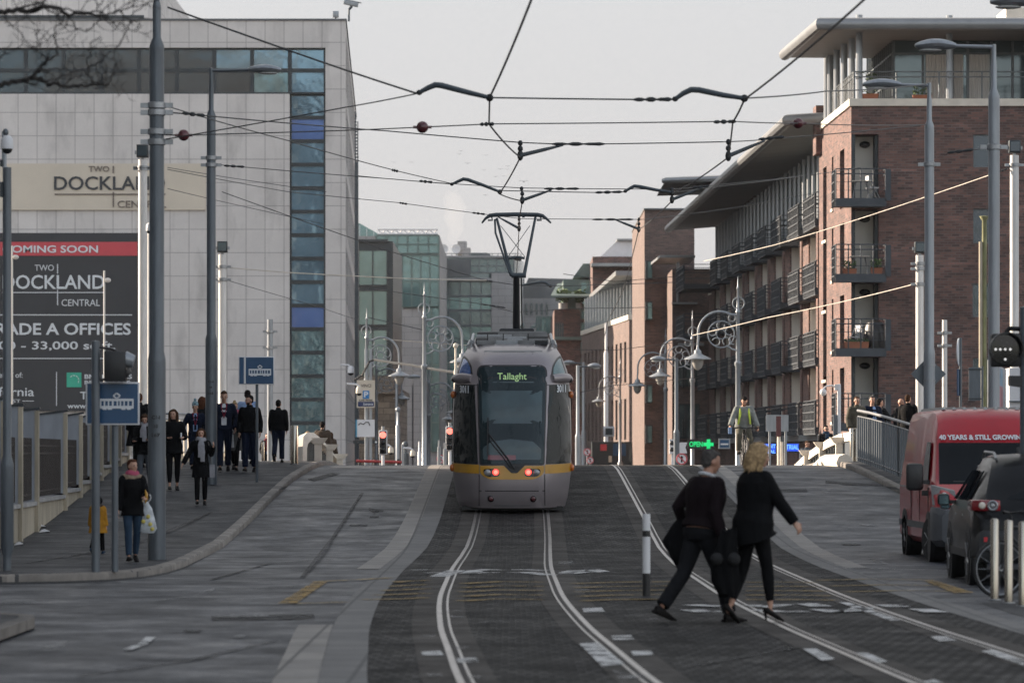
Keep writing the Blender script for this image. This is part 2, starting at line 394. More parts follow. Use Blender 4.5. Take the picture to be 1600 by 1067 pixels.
# pavements with kerb stones
def path_pave(name, kerb, left, h=.125):
    """kerb: list of (x,y) along the kerb; left: x of the far edge"""
    top, kb = MB(), MB()
    n = len(kerb)
    nrm = []
    for i in range(n):
        a, b = kerb[max(i - 1, 0)], kerb[min(i + 1, n - 1)]
        d = Vector((b[0] - a[0], b[1] - a[1])); d.normalize(); nrm.append(Vector((-d.y, d.x)))
    s_ = 1 if left < kerb[-1][0] else -1
    inn = [(k[0] + m.x * .17 * s_, k[1] + m.y * .17 * s_) for k, m in zip(kerb, nrm)]
    bev = [(k[0] + m.x * .025 * s_, k[1] + m.y * .025 * s_) for k, m in zip(kerb, nrm)]
    vs = []
    for i in range(n):
        for (x, y), z in ((kerb[i], -.02), (kerb[i], h - .025), (bev[i], h), (inn[i], h), (inn[i], h - .1)): vs.append((x, y, gz(y) + z))
    kb.add(vs, [(i * 5 + j, i * 5 + j + 1, (i + 1) * 5 + j + 1, (i + 1) * 5 + j) for i in range(n - 1) for j in range(4)])
    vs = []
    for i in range(n): vs += [(left, inn[i][1], gz(inn[i][1]) + h - .006), (inn[i][0], inn[i][1], gz(inn[i][1]) + h - .006)]
    top.add(vs, [(2 * i, 2 * i + 1, 2 * i + 3, 2 * i + 2) for i in range(n - 1)])
    structure(top.build('pavement', M['pave'], norm=False)); structure(kb.build('kerb', M['kerb'], norm=False, ang=60))
def dens(pl, st=1.0):
    out = [pl[0]]
    for a, b in zip(pl, pl[1:]):
        m = max(int(math.hypot(b[0] - a[0], b[1] - a[1]) / st), 1)
        out += [(a[0] + (b[0] - a[0]) * i / m, a[1] + (b[1] - a[1]) * i / m) for i in range(1, m + 1)]
    return out
path_pave('pavement_west', dens([(-24, 49.2), (-12, 49.25), (-7.4, 49.3), (-6.5, 49.42), (-5.8, 49.8), (-5.3, 50.5), (-4.95, 51.7), (-4.8, 53.5), (-4.78, 56), (-4.92, 62), (-5.02, 70),
                           (-5.06, 80), (-5.06, 88), (-4.95, 93), (-4.85, 97), (-4.85, 104), (-4.85, 166)]), -24)
path_pave('pavement_corner', dens([(-4.72, -15), (-4.72, 36.6), (-4.8, 37.2), (-5.1, 37.55), (-5.6, 37.65), (-24, 37.7)]), -24)
path_pave('pavement_east', dens([(19, 62.4), (9.8, 62.5), (9.1, 62.8), (8.8, 63.4), (8.62, 70), (8.5, 80), (8.4, 88), (8.3, 95), (8.25, 104), (8.25, 166)]), 24)
mb = MB(); ribbon(mb, lambda y: 5.25 if y < 43 else 5.25 + (y - 43) * 1.2, 19, -15, 47, .009); structure(mb.build('footway', M['pave'], norm=False))
# painted markings
def poly_mark(mb, pts, dz=.022, sub=6):
    (a, b, c, d) = pts
    def fn(u, v):
        px = (a[0] * (1 - u) + b[0] * u) * (1 - v) + (d[0] * (1 - u) + c[0] * u) * v
        py = (a[1] * (1 - u) + b[1] * u) * (1 - v) + (d[1] * (1 - u) + c[1] * u) * v
        return G(px, py, dz)
    mb.grid(fn, sub, 2)
def stroke(mb, pts, w, dz=.022):
    """painted stroke along ground points given as picture points, w = width in metres"""
    q = [G(*p, dz) for p in pts]
    vs = []
    for i, p in enumerate(q):
        d = q[min(i + 1, len(q) - 1)] - q[max(i - 1, 0)]; d.z = 0; d.normalize(); nn = Vector((-d.y, d.x, 0)) * w / 2
        for s_ in (1, -1):
            r = p + nn * s_; r.z = gz(r.y) + dz; vs.append(r)
    mb.add(vs, [(2 * i, 2 * i + 1, 2 * i + 3, 2 * i + 2) for i in range(len(q) - 1)])
wl, fl_, yl, yt = MB(), MB(), MB(), MB()
C3 = lambda x, y: (560 + x * .325, 760 + y * .325)
C5 = lambda x, y: (1080 + x * .325, 760 + y * .325)
# letters across the track (worn, seen very flat)
for pl in ([(285, 398), (318, 400)], [(338, 412), (372, 413)], [(525, 418), (560, 404), (625, 396), (672, 400)], [(525, 418), (600, 410), (676, 412)],
           [(735, 398), (800, 398), (900, 402)], [(738, 412), (800, 410), (920, 424)], [(992, 415), (1050, 402), (1120, 396), (1168, 408)], [(1000, 418), (1080, 409), (1172, 410)],
           [(385, 432), (430, 415), (470, 402)]):
    stroke(wl, [C3(*p) for p in pl], .26)
for pl in ([(0, 566), (60, 570), (150, 574)], [(0, 590), (60, 600), (155, 598)], [(290, 568), (360, 580), (440, 564)], [(310, 590), (420, 600), (555, 598)],
           [(545, 560), (625, 574)], [(625, 588), (700, 602), (790, 594), (830, 580)], [(930, 566), (1000, 576)], [(1100, 586), (1180, 602)]):
    stroke(wl, [C5(*p) for p in pl], .26)
for a, b in ((300, 800), (470, 832), (1075, 592), (1215, 724), (1310, 798)):
    poly_mark(wl, [C3(a, b - 8), C3(a + 95, b - 12), C3(a + 110, b + 8), C3(a + 10, b + 12)])
for a, b in ((440, 620), (300, 720), (460, 772), (330, 905), (520, 915), (425, 600), (960, 365), (1040, 500)):
    poly_mark(fl_, [C3(a, b - 7), C3(a + 70, b - 9), C3(a + 75, b + 7), C3(a + 5, b + 8)])
poly_mark(wl, [C3(1060, 752), C3(1150, 748), C3(1280, 850), C3(1170, 862)]); poly_mark(fl_, [C3(1220, 880), C3(1330, 880), C3(1420, 925), C3(1260, 935)])
for q in ([(535, 776), (600, 776), (690, 826), (630, 836)], [(790, 796), (850, 798), (945, 838), (900, 846)], [(710, 555), (760, 556), (1005, 640), (960, 644)], [(1150, 720), (1220, 716), (1280, 738), (1190, 742)],
          [(1395, 790), (1450, 782), (1600, 834), (1600, 858)], [(1110, 935), (1170, 925), (1220, 945), (1150, 945)]):
    poly_mark(wl, [C5(*p) for p in q])
stroke(fl_, [C3(430, 660), C3(520, 655), C3(700, 645), C3(1000, 652)], .12); stroke(fl_, [C3(1330, 635), C3(1450, 636)], .15)
# worn arrows and dashes on the left carriageway, pale arrows on the right one
for q in ([(42, 1022), (66, 1010), (112, 996), (96, 1014)], [(0, 936), (50, 935), (60, 942), (0, 943)]):
    poly_mark(fl_, q)
stroke(fl_, [(0, 943), (120, 940), (300, 938), (500, 932)], .1); stroke(fl_, [(240, 938), (310, 930), (335, 918)], .1); stroke(fl_, [(360, 1005), (380, 990)], .1)
stroke(wl, [(198, 1014), (222, 1006), (236, 994)], .09)
for q in ([(518 + 0, 38), (575, 30), (590, 44), (545, 46)], [(610, 16), (665, 14), (680, 38), (650, 40)], [(705, 190), (760, 182), (795, 200), (740, 204)], [(805, 176), (885, 174), (898, 194), (850, 198)],
          [(850, 340), (880, 338), (965, 378), (935, 382)]):
    poly_mark(fl_, [C5(*p) for p in q])
stroke(wl, [C5(600, 390), C5(900, 392), C5(1240, 402)], .07)
for a, b, c in ((398, 765, 470), (1090, 858, 1180)): stroke(fl_, [(a, b), ((a + c) / 2, b), (c, b)], .1)
for (a, y_, c) in ((915, 857, 985), (1165, 757, 1210), (1025, 784, 1050), (935, 754, 965)): stroke(fl_, [(a, y_), (c, y_)], .14)
# yellow box hatching over the crossing
for k, yy in enumerate((908, 914.5, 921, 928, 935)):
    stroke(yt, [(568 + (935 - yy) * 2.2, yy + 1), (620, yy), (668, yy - 2)], .17)
    stroke(yt, [(725 - k * 2, yy + 3), (780, yy), (850, yy + 1)], .2)
    stroke(yt, [(895 + k * 3, yy + 3), (960, yy + 1), (1050, yy)], .17)
    stroke(yt, [(1165, yy + 1), (1250, yy + 1), (1275 + k * 8, yy + 2)], .17)
for yy, a, b in ((904, 1275, 1440), (913, 1285, 1470), (922, 1315, 1490)): stroke(yt, [(a, yy + 2), ((a + b) / 2, yy), (b, yy + 1)], .15)
poly_mark(yl, [C5(1105, 446), C5(1160, 446), C5(1360, 508), C5(1270, 512)])
poly_mark(yl, [(434, 942), (462, 942), (512, 908), (490, 908)])
stroke(yt, [(490, 908), (560, 905), (610, 902)], .15); stroke(yt, [(462, 942), (540, 940)], .15)
for mb, m in ((wl, 'white_line'), (fl_, 'white_faint'), (yl, 'yellow_line'), (yt, 'yellow_thin')):
    structure(mb.build('road_marking', M[m], norm=False))
# drain channel and tar patches
tar, slab = MB(), MB()
for q in ([(330, 962), (490, 958), (492, 966), (332, 968)], [(575, 793), (600, 797), (598, 799), (585, 799)], [(575, 795), (585, 799), (595, 797), (585, 803)], [(578, 806), (592, 806), (592, 808), (578, 808)],
          [(480, 748), (520, 738), (532, 740), (490, 752)], [(1150, 766), (1260, 763), (1262, 768), (1150, 769)], [(1290, 750), (1380, 757), (1380, 760), (1290, 755)]):
    poly_mark(tar, q, .016)
for x in (372, 405, 470): poly_mark(slab, [(x - 12, 958), (x + 14, 957), (x + 16, 963), (x - 12, 964)], .02)
for q in ([(472, 902), (520, 840), (566, 770)], [(330, 905), (420, 880), (560, 870)], [(1080, 1040), (1250, 1010)], [(120, 1055), (300, 1030), (430, 1000)], [(150, 925), (330, 922), (470, 915)], [(40, 880), (210, 850), (330, 800)]): stroke(tar, q, .07, .018 if q[0][0] != 40 else .124)
for px, py in ((300, 985), (1330, 850), (560, 820)): stroke(tar, [(px - 14, py), (px, py), (px + 14, py)], .5, .017)
structure(tar.build('tar_patch', paintmat('tar', (.012, .012, .013), .36, .6, 2), norm=False)); structure(slab.build('drain_cover', M['white_faint'], norm=False))
# litter by the wall
for i, (px, py) in enumerate(((62, 824), (70, 832), (30, 852))):
    p = G(px, py, .12); mb = MB(); w = .12 - .02 * i
    mb.add([p + Vector(v) for v in ((-w, -.05, .005), (w, -.06, .03), (w * .8, .06, .01), (-w * .7, .05, .05), (0, 0, .07), (0, -.01, .0))], [(0, 1, 4), (1, 2, 4), (2, 3, 4), (3, 0, 4), (0, 1, 5), (1, 2, 5), (2, 3, 5), (3, 0, 5)])
    tag(mb.build('litter', M['white']), ['crumpled white paper litter farthest from the camera by the wall foot', 'crumpled white paper litter in the middle of the pavement scraps', 'small white paper scrap nearest the grey camera pole'][i], 'litter', 'paper scraps on the pavement')
# ============================================================ BUILDINGS
class Wall:
    def __init__(s, o, u, n): s.o = Vector((*o, 0)); s.u = Vector((*u, 0)).normalized(); s.n = Vector((*n, 0)).normalized()
    def p(s, u, d, z): r = s.o + s.u * u + s.n * d; r.z = z; return r
    def box(s, mb, u0, u1, d0, d1, z0, z1):
        mb.hexa([s.p(u0, d0, z0), s.p(u1, d0, z0), s.p(u1, d1, z0), s.p(u0, d1, z0)], [s.p(u0, d0, z1), s.p(u1, d0, z1), s.p(u1, d1, z1), s.p(u0, d1, z1)])
    def facade(s, mb, w, z0, z1, ops, depth=.25):
        us = sorted({0, w} | {v for o in ops for v in o[:2] if 0 <= v <= w}); zs = sorted({z0, z1} | {v for o in ops for v in o[2:4] if z0 <= v <= z1})
        for a, b in zip(us, us[1:]):
            for c, d in zip(zs, zs[1:]):
                m_, k = (a + b) / 2, (c + d) / 2
                if any(o[0] < m_ < o[1] and o[2] < k < o[3] for o in ops): continue
                mb.quad(s.p(a, 0, c), s.p(b, 0, c), s.p(b, 0, d), s.p(a, 0, d))
        for o in ops:
            a, b, c, d = o[:4]; q = o[4] if len(o) > 4 else depth
            mb.quad(s.p(a, 0, c), s.p(a, q, c), s.p(a, q, d), s.p(a, 0, d)); mb.quad(s.p(b, 0, c), s.p(b, q, c), s.p(b, q, d), s.p(b, 0, d))
            mb.quad(s.p(a, 0, c), s.p(b, 0, c), s.p(b, q, c), s.p(a, q, c)); mb.quad(s.p(a, 0, d), s.p(b, 0, d), s.p(b, q, d), s.p(a, q, d))
    def window(s, par, o, d, frame, glass, nu=1, nz=1, t=.05, sill=None):
        a, b, c, e = o[:4]; mb = MB()
        s.box(mb, a, a + t, d - .04, d + .06, c, e); s.box(mb, b - t, b, d - .04, d + .06, c, e)
        s.box(mb, a + t, b - t, d - .038, d + .058, c, c + t); s.box(mb, a + t, b - t, d - .038, d + .058, e - t, e)
        for i in range(1, nu):
            m_ = a + (b - a) * i / nu; s.box(mb, m_ - t / 2, m_ + t / 2, d - .036, d + .05, c + t, e - t)
        for i in range(1, nz):
            m_ = c + (e - c) * i / nz; s.box(mb, a + t, b - t, d - .034, d + .05, m_ - t / 2, m_ + t / 2)
        w = mb.build('window', frame, par, True, norm=False)
        g = MB(); g.quad(s.p(a + t * .5, d + .01, c + t * .5), s.p(b - t * .5, d + .01, c + t * .5), s.p(b - t * .5, d + .01, e - t * .5), s.p(a + t * .5, d + .01, e - t * .5))
        g.build('pane', glass, w, True, norm=False, ang=0)
        if sill is not None:
            q = MB(); s.box(q, a - .06, b + .06, -.06, d - .045, c - .12, c - .004); q.build('sill', sill, w, True, norm=False)
        return w
# ---------------- limestone office building, left
OB = thing('office_building', 'pale limestone office building with dark window strip and blue window column, left of the tram', 'building', (-25, 190, 0))
wf = Wall((-40, 190), (1, 0), (0, 1)); k = 31.58
zr0, zr1 = Z(147, 190), Z(75, 190); zt = Z(33, 190); uR = X(540, 190) + 40
u0, u1 = X(452.5, 190) + 40, X(508.5, 190) + 40
mb = MB(); wf.facade(mb, uR, 0, zt, [(4, u1, zr0, zr1, .35), (u0, u1, .6, zr0, .35)])
ws = Wall((-40 + uR, 190), (-1.72, 55), (-1, 0))
sops = [(1.5 + 3.2 * i, 3.9 + 3.2 * i, 2.2 + 3.5 * j, 4.9 + 3.5 * j, .5) for i in range(16) for j in range(6)]
ws.facade(mb, 55, 0, zt, sops)
e = ws.p(55, 0, 0); mb.quad(Vector((-40, 190, zt)), Vector((-40 + uR, 190, zt)), Vector((e.x, e.y, zt)), Vector((-40, 245, zt)))
mb.quad((-40, 190, 0), (-40, 245, 0), (-40, 245, zt), (-40, 190, zt)); mb.quad((-40, 245, 0), (e.x, e.y, 0), (e.x, e.y, zt), (-40, 245, zt))
mb.build('stone_wall', M['panel'], OB, True, norm=False, ang=0)
mb = MB(); wf.box(mb, 0, uR + .05, -.06, .5, zt, zt + .1); ws.box(mb, .5, 55, -.05, .5, zt, zt + .1); mb.build('parapet_coping', M['roof_dark'], OB, True)
zm = Z(110, 190); pw = (1.868)
ucols = [u1]
while ucols[-1] > 5: ucols.append(ucols[-1] - (u1 - u0 if len(ucols) == 1 else pw))
for i, (b, a) in enumerate(zip(ucols, ucols[1:])):
    for j, (c, d) in enumerate(((zr0, zm), (zm, zr1))):
        g = M['glass_blue'] if (i < 3 and j == 1) or i == 0 else (M['glass_teal'] if i == 1 else M['glass_dark'])
        wf.window(OB, (a, b, c, d), .2, M['dark_frame'], g, t=.1)
zz = zr0; i = 0
while zz - 1.162 > .6:
    g = M['glass_cobalt'] if i in (1, 9) else (M['glass_blue'] if i < 9 else M['glass_teal'])
    wf.window(OB, (u0, u1, zz - 1.162, zz), .2, M['dark_frame'], g, t=.095); zz -= 1.162; i += 1
for o in sops[:48]: ws.window(OB, o[:4], .4, M['dark_frame'], M['glass_dark'], 2, 1)
mb = MB(); mb.box(-36, X(245, 205), 200, 240, zt, Z(-40, 205)); mb.build('roof_plant_room', M['panel'], OB, True, ang=0)
mb = MB(); mb.cyl((-36, 195, Z(28, 195)), (X(225, 195), 195, Z(28, 195)), .13, n=8)
for x in (-34, -30, -26, -22): mb.cyl((x, 195, zt), (x, 195, Z(28, 195)), .05, n=6)
mb.build('roof_rail', M['dark_frame'], OB, True)
# slatted fin on the far end of the side wall
mb = MB(); fy = 236; fx0, fx1 = X(550, fy), X(557, fy)
mb.hexa([(X(550.5, fy), fy, 0), (X(561, fy), fy, 0), (X(561, fy), fy + .5, 0), (X(550.5, fy), fy + .5, 0)], [(X(551, fy), fy, Z(253, fy)), (X(559.5, fy), fy, Z(253, fy)), (X(559.5, fy), fy + .5, Z(253, fy)), (X(551, fy), fy + .5, Z(253, fy))])
for t in range(16):
    z0 = Z(252 - t * 5, fy); b = 560.5 - t * .28
    mb.box(X(550, fy), X(b, fy), fy, fy + .12, z0, z0 + .09)
for s_ in (550.4, 552.8, 555.4):
    mb.box(X(s_, fy) - .03, X(s_, fy) + .03, fy - .02, fy + .1, Z(253, fy), Z(176, fy))
mb.box(X(559, fy) - .03, X(559.8, fy), fy - .02, fy + .1, Z(253, fy), Z(190, fy))
mb.build('slatted_fin', M['grey_frame'], OB, True, norm=False)
# name sign
sg = MB(); wf.box(sg, X(-60, 190) + 40, X(322, 190) + 40, -.12, .0, Z(328.5, 190), Z(256, 190))
SG = sg.build('name_panel', M['cream'], OB, True)
yb = 190 - .125
def tx(s, a, b, t_, bt, mat, par, y=yb, bold=.0): return text(s, X(a, 190), X(b, 190), Z(bt, 190), Z(t_, 190), y, 'lettering', mat, par, bold, .05)
tx('TWO', 139, 171, 260, 269, M['letter_brown'], SG, bold=.01); tx('DOCKLAND', 85, 258, 276, 297.5, M['letter_dark'], SG, bold=.012); tx('CENTRAL', 184, 260, 314, 325, M['letter_brown'], SG, bold=.006)
mb = MB()
for a, b, c, d in ((86, 259, 303, 305), (176.5, 178.5, 260, 271), (176.5, 178.5, 300.5, 324)): mb.box(X(a, 190), X(b, 190), yb - .05, yb, Z(d, 190), Z(c, 190))
mb.build('sign_rule', M['letter_brown'], SG, True)
# roof gear
t = thing('cctv_camera', 'grey security camera on a bracket at the office roof corner', 'camera', (X(548, 190), 190.3, zt + .1))
mb = MB(); mb.T = Matrix.Translation((0, 0, .78)) @ Matrix.Rotation(R(12), 4, 'Y'); mb.box(-.36, .36, -.13, .13, -.1, .12); mb.box(-.28, .5, -.15, .15, .12, .15); mb.build('housing', M['pole_light'], t, bevel=.02)
mb = MB(); mb.cyl((-.1, 0, -.1), (-.1, 0, .5), .05); mb.cyl((-.1, 0, .5), (.05, 0, .66), .07); mb.build('bracket', M['pole'], t)
t = thing('roof_floodlight', 'small box floodlight standing on the office roof edge', 'floodlight', (X(524, 190), 190.4, zt + .1))
mb = MB(); mb.box(-.15, .15, -.1, .12, .1, .42); mb.build('lamp_box', M['pole_light'], t, bevel=.03); mb = MB(); mb.box(-.03, .03, -.03, .03, 0, .12); mb.box(-.1, .1, -.1, .1, 0, .03); mb.build('foot', M['dark_frame'], t)
# hoarding banner
BN = thing('banner', 'huge charcoal letting banner with red coming soon band on the office front', 'banner', (X(100, 190), 189.9, Z(640, 190)))
mb = MB(); mb.box(X(-80, 190), X(216.5, 190), 189.8, 189.98, Z(642, 190), Z(364.5, 190)); mb.build('banner_sheet', M['banner'], BN, True)
mb = MB(); mb.box(X(-80, 190), X(215.5, 190), 189.775, 189.795, Z(400, 190), Z(378.5, 190)); RB = mb.build('red_band', M['red'], BN, True)
Yb = 189.79
def bt(s, a, b, t_, b_, bold=0.0, y=Yb, par=None): return text(s, X(a, 190), X(b, 190), Z(b_, 190), Z(t_, 190), y, 'lettering', M['pale_ink'], par or BN, bold, .02)
bt('COMING SOON', 5, 154, 384, 395.5, .02, 189.77, RB); bt('TWO', 55, 85, 414, 423.5, .0); bt('DOCKLAND', 5, 164, 430, 452, .012); bt('CENTRAL', 97, 157, 468, 478.5, 0)
bt('GRADE A OFFICES', -27, 205, 505, 523.5, .02); bt('3,000 - 33,000 sq.ft.', -33, 181, 533.5, 550, .012); bt('On behalf of:', -25, 36, 582, 590); bt('California', -38, 54, 605, 619, .005); bt('TRUST', -4, 33, 624, 629)
bt('BNP PARIBAS', 133, 207, 585, 592, .02); bt('REAL ESTATE', 133, 204, 594.5, 601, .02); bt('To Let', 126, 176, 612, 624, .012); bt('www.realestate', 106, 190, 630, 638, .012)
mb = MB()
for a, b, c, d in ((5, 163, 456.7, 458), (90, 91.5, 413, 428), (90, 91.5, 453, 477), (-60, 207, 491.5, 493), (-60, 207, 559.5, 560.8), (88.5, 89.7, 581, 634), (36, 54, 626, 627)): mb.box(X(a, 190), X(b, 190), 189.78, 189.795, Z(d, 190), Z(c, 190))
mb.build('banner_rule', M['pale_ink'], BN, True)
mb = MB(); mb.box(X(105, 190), X(128, 190), 189.77, 189.795, Z(605, 190), Z(582, 190)); LG = mb.build('green_emblem', M['teal_logo'], BN, True)
mb = MB()
for i in range(5):
    a = -.3 + i * .62; cx, cz = X(116.5, 190) + .2 * math.cos(a), Z(593.5, 190) + .2 * math.sin(a) - .02
    mb.prism([(cx, cz), (cx + .09 * math.cos(a + 1), cz + .09 * math.sin(a + 1)), (cx + .05 * math.cos(a), cz + .05 * math.sin(a)), (cx + .09 * math.cos(a - 1), cz + .09 * math.sin(a - 1))], 'y', 189.755, 189.775)
mb.build('swoosh', M['pale_ink'], LG, True)
# ---------------- brick apartments, right: corner block with penthouse
AP = thing('apartment_corner_block', 'brick corner block with glazed penthouse under a wide grey roof, right edge', 'building', (16, 150, 0))
k_ = -.0233; YF = 148.0; XC = X(1330, YF)
wc = Wall((XC, YF), (1, 0), (0, 1)); wr = Wall((XC, YF), (k_, 1), (1, 0))
zb = Z(166, YF)
fl = [Z(p, YF) for p in (776, 661, 545.5, 430.5, 313.5)]
rec = (0.0, X(1373, YF) - XC)
rops = [(rec[0] + .001, rec[1], fl[i] - .02, fl[i] + 2.55, 1.3) for i in range(1, 5)] + [(.001, rec[1], .2, fl[1] - .3, 1.3)]
wops = []
for (a, b, c, d) in ((1520.5, 1546, 210, 262), (1520.5, 1546, 326, 380), (1519.5, 1546, 443, 495.5), (1520, 1546, 559, 612)): wops.append((X(a, YF) - XC, X(b, YF) - XC + .05, Z(d, YF), Z(c, YF), .18))
for z in (Z(262, YF), Z(380, YF), Z(495.5, YF), Z(612, YF)): wops.append((7.6, 9.4, z, z + 1.35, .18))
mb = MB(); wc.facade(mb, 14, 0, zb, rops + wops)
LW = 12.0
vops = []
for i in range(1, 5):
    z = fl[i]
    vops += [(2.4, 4.0, z - .1, z + 2.2, .35), (6.4, 7.0, z + .1, z + 2.2, .3), (9.0, 10.4, z - 1.0, z + 2.0, .3)]
wr.facade(mb, LW, 0, zb, vops)
q = wr.p(LW, 0, 0)
mb.quad(q, Vector((XC + 14, q.y, 0)), Vector((XC + 14, q.y, zb)), Vector((q.x, q.y, zb)))
mb.quad((XC + 14, YF, 0), (XC + 14, q.y, 0), (XC + 14, q.y, zb), (XC + 14, YF, zb)); mb.quad((XC, YF, zb), (XC + 14, YF, zb), (XC + 14, q.y, zb), (q.x, q.y, zb))
mb.build('brick_wall', M['brick'], AP, True, norm=False, ang=0)
mb = MB(); wc.box(mb, -.08, 14, -.08, .35, zb, zb + .28); wr.box(mb, .36, LW, -.08, .35, zb, zb + .28); mb.build('coping', M['stone_white'], AP, True)
mb = MB(); wr.box(mb, LW - 1.2, LW + .05, -.25, .6, zb - 1.0, zb + 1.0); mb.build('end_pier', M['brick'], AP, True)
mb = MB(); wr.box(mb, -.001, LW, -.06, .02, 0, 2.4); wc.box(mb, -.06, 14, -.06, .02, 0, 2.0); mb.build('plinth', M['pole'], AP, True)
for o in wops: wc.window(AP, o, .14, M['grey_frame'], M['glass_dark'], 1, 1)
for j, o in enumerate(vops): wr.window(AP, o, .25, M['dark_frame'], M['glass_dark'], 1, 1, sill=M['stone_white'] if j % 3 else None)
for i, o in enumerate(rops):
    mb = MB(); wc.quadless = 0
    mb.quad(wc.p(o[0], 1.29, o[2]), wc.p(o[1], 1.29, o[2]), wc.p(o[1], 1.29, o[3]), wc.p(o[0], 1.29, o[3]))
    wc.box(mb, o[0] + .16, o[1] - .12, 1.1, 1.285, o[2], o[3] - .002); mb.build('recess_panel', M['recess_white'], AP, True, norm=False)
    mb = MB(); wc.box(mb, o[0] + .002, o[0] + .15, .02, 1.08, o[2], o[3] - .01); wc.box(mb, o[1] - .115, o[1] - .004, .25, 1.08, o[2], o[3] - .01); mb.build('recess_jamb', M['dark_frame'], AP, True, norm=False)
    if i < 4 and i > 0 or i == 0:
        mb = MB(); c = wc.p(.62, 1.02, o[3] - .3) if i == 4 else wc.p(.62, 1.02, o[3] - .32); mb.ell(c, (.21, .07, .13)); mb.build('bulkhead_lamp', M['black'], AP, True)
def balcony(par, wall, a, b, d0, z, mesh_side, front_glass=True):
    """slab, rails, mesh panel; the wall's outward side is negative d"""
    B = MB(); wall.box(B, a, b, d0, -.02, z - .28, z - .02); wall.box(B, a - .02, b + .02, d0 - .03, d0 + .06, z - .32, z)
    bal = B.build('balcony', M['mesh_panel'], par, True, norm=False)
    r = MB()
    for dd in (1.12, .93): r.tube([wall.p(a, -.05, z + dd), wall.p(a, d0, z + dd), wall.p(b, d0, z + dd), wall.p(b, -.05, z + dd)], .022, 6)
    n_ = 4
    for i in range(n_ + 1):
        u = a + (b - a) * i / n_; r.cyl(wall.p(u, d0, z), wall.p(u, d0, z + 1.12), .025, n=6)
    for u in (a, b):
        for dd in (.3, .62): r.cyl(wall.p(u, d0, z + dd), wall.p(u, -.05, z + dd), .012, n=5)
    for dd in (.3, .62): r.cyl(wall.p(a, d0, z + dd), wall.p(b, d0, z + dd), .01, n=5)
    r.build('railing', M['mesh_panel'], bal, True)
    g = MB()
    if mesh_side == 'front':
        n_ = max(int((b - a) / .55), 2)
        wall.box(g, a + .02, b - .02, d0 - .02, d0 + .0, z - .1, z + 1.0)
        for i in range(n_ + 1):
            u = a + (b - a) * i / n_; wall.box(g, u - .025, u + .025, d0 - .06, d0 - .025, z - .28, z + 1.1)
        for dd in (-.1, .25, .6, .95): wall.box(g, a, b, d0 - .07, d0 - .062, z + dd, z + dd + .05)
    else:
        wall.box(g, a - .0, a + .02, d0 + .05, -.06, z - .1, z + 1.0)
        for i in range(4):
            d_ = d0 + .1 + (-.1 - d0) * i / 3; wall.box(g, a - .05, a - .01, d_ - .02, d_ + .02, z - .3, z + 1.1)
        for dd in (-.1, .25, .6, .95): wall.box(g, a - .06, a - .052, d0 + .03, -.05, z + dd, z + dd + .05)
        ep = MB(); wall.box(ep, b - .02, b + .2, d0 - .03, d0 + .1, z - .1, z + 1.1); ep.build('end_panel', M['mesh_panel'], bal, True)
    g.build('mesh_panel', M['mesh_panel'], bal, True, norm=False)
    return bal
cb = [balcony(AP, wc, X(1306, 146.6) - XC, X(1384, 146.6) - XC, -1.4, fl[i], 'side') for i in range(1, 5)]
# penthouse
zp0 = zb + .28; zsof = Z(48, YF + 3)
ph = Wall((X(1396, 151), 151), (1, 0), (0, 1)); phs = Wall((X(1396, 151), 151), (k_, 1), (1, 0))
pw_ = 12; mb = MB(); fr = MB()
mb.quad(ph.p(0, 0, zp0), ph.p(pw_, 0, zp0), ph.p(pw_, 0, zsof), ph.p(0, 0, zsof)); mb.quad(phs.p(0, 0, zp0), phs.p(9, 0, zp0), phs.p(9, 0, zsof), phs.p(0, 0, zsof))
PHG = mb.build('penthouse_glazing', M['glass_grey'], AP, True, norm=False, ang=0)
for px in (1396, 1442, 1488, 1512, 1549, 1582, 1620, 1650): ph.box(fr, X(px, 151) - ph.o.x - .04, X(px, 151) - ph.o.x + .05, -.08, .05, zp0, zsof)
for z in (Z(84, 151),): ph.box(fr, 0, pw_, -.06, .04, z - .05, z + .03)
for i in range(14): phs.box(fr, i * .65 + .1, i * .65 + .18, -.07, .05, zp0, zsof)
for z in (zp0 + 1.0, Z(84, 151)): phs.box(fr, .2, 9, -.06, .04, z - .04, z + .03)
fr.build('penthouse_frame', M['grey_frame'], AP, True, norm=False)
mb = MB()
for a, b in ((1446, 1478), (1490, 1505), (1514, 1546)):
    n_ = 14
    def fn(u, v, a=a, b=b): x = X(a, 151) + (X(b, 151) - X(a, 151)) * u; return (x, 150.94 + .02 * math.sin(u * 40), zp0 + .05 + (Z(86, 151) - zp0 - .05) * v)
    mb.grid(fn, 40, 1)
mb.build('net_curtain', M['curtain'], PHG, True, norm=False)
mb = MB()
cols = [(1342.5, 148.3), (1331, 150.3), (1319, 152.3), (1307.5, 154.6), (1297.5, 156.6), (1292, 157.8), (1483.5, 148.5), (1625, 148.5)]
for px, y in cols:
    mb = MB(); mb.cyl((X(px, y), y, zp0), (X(px, y), y, zsof + .3), .13, n=10); mb.build('column', M['pole_light'], AP, True)
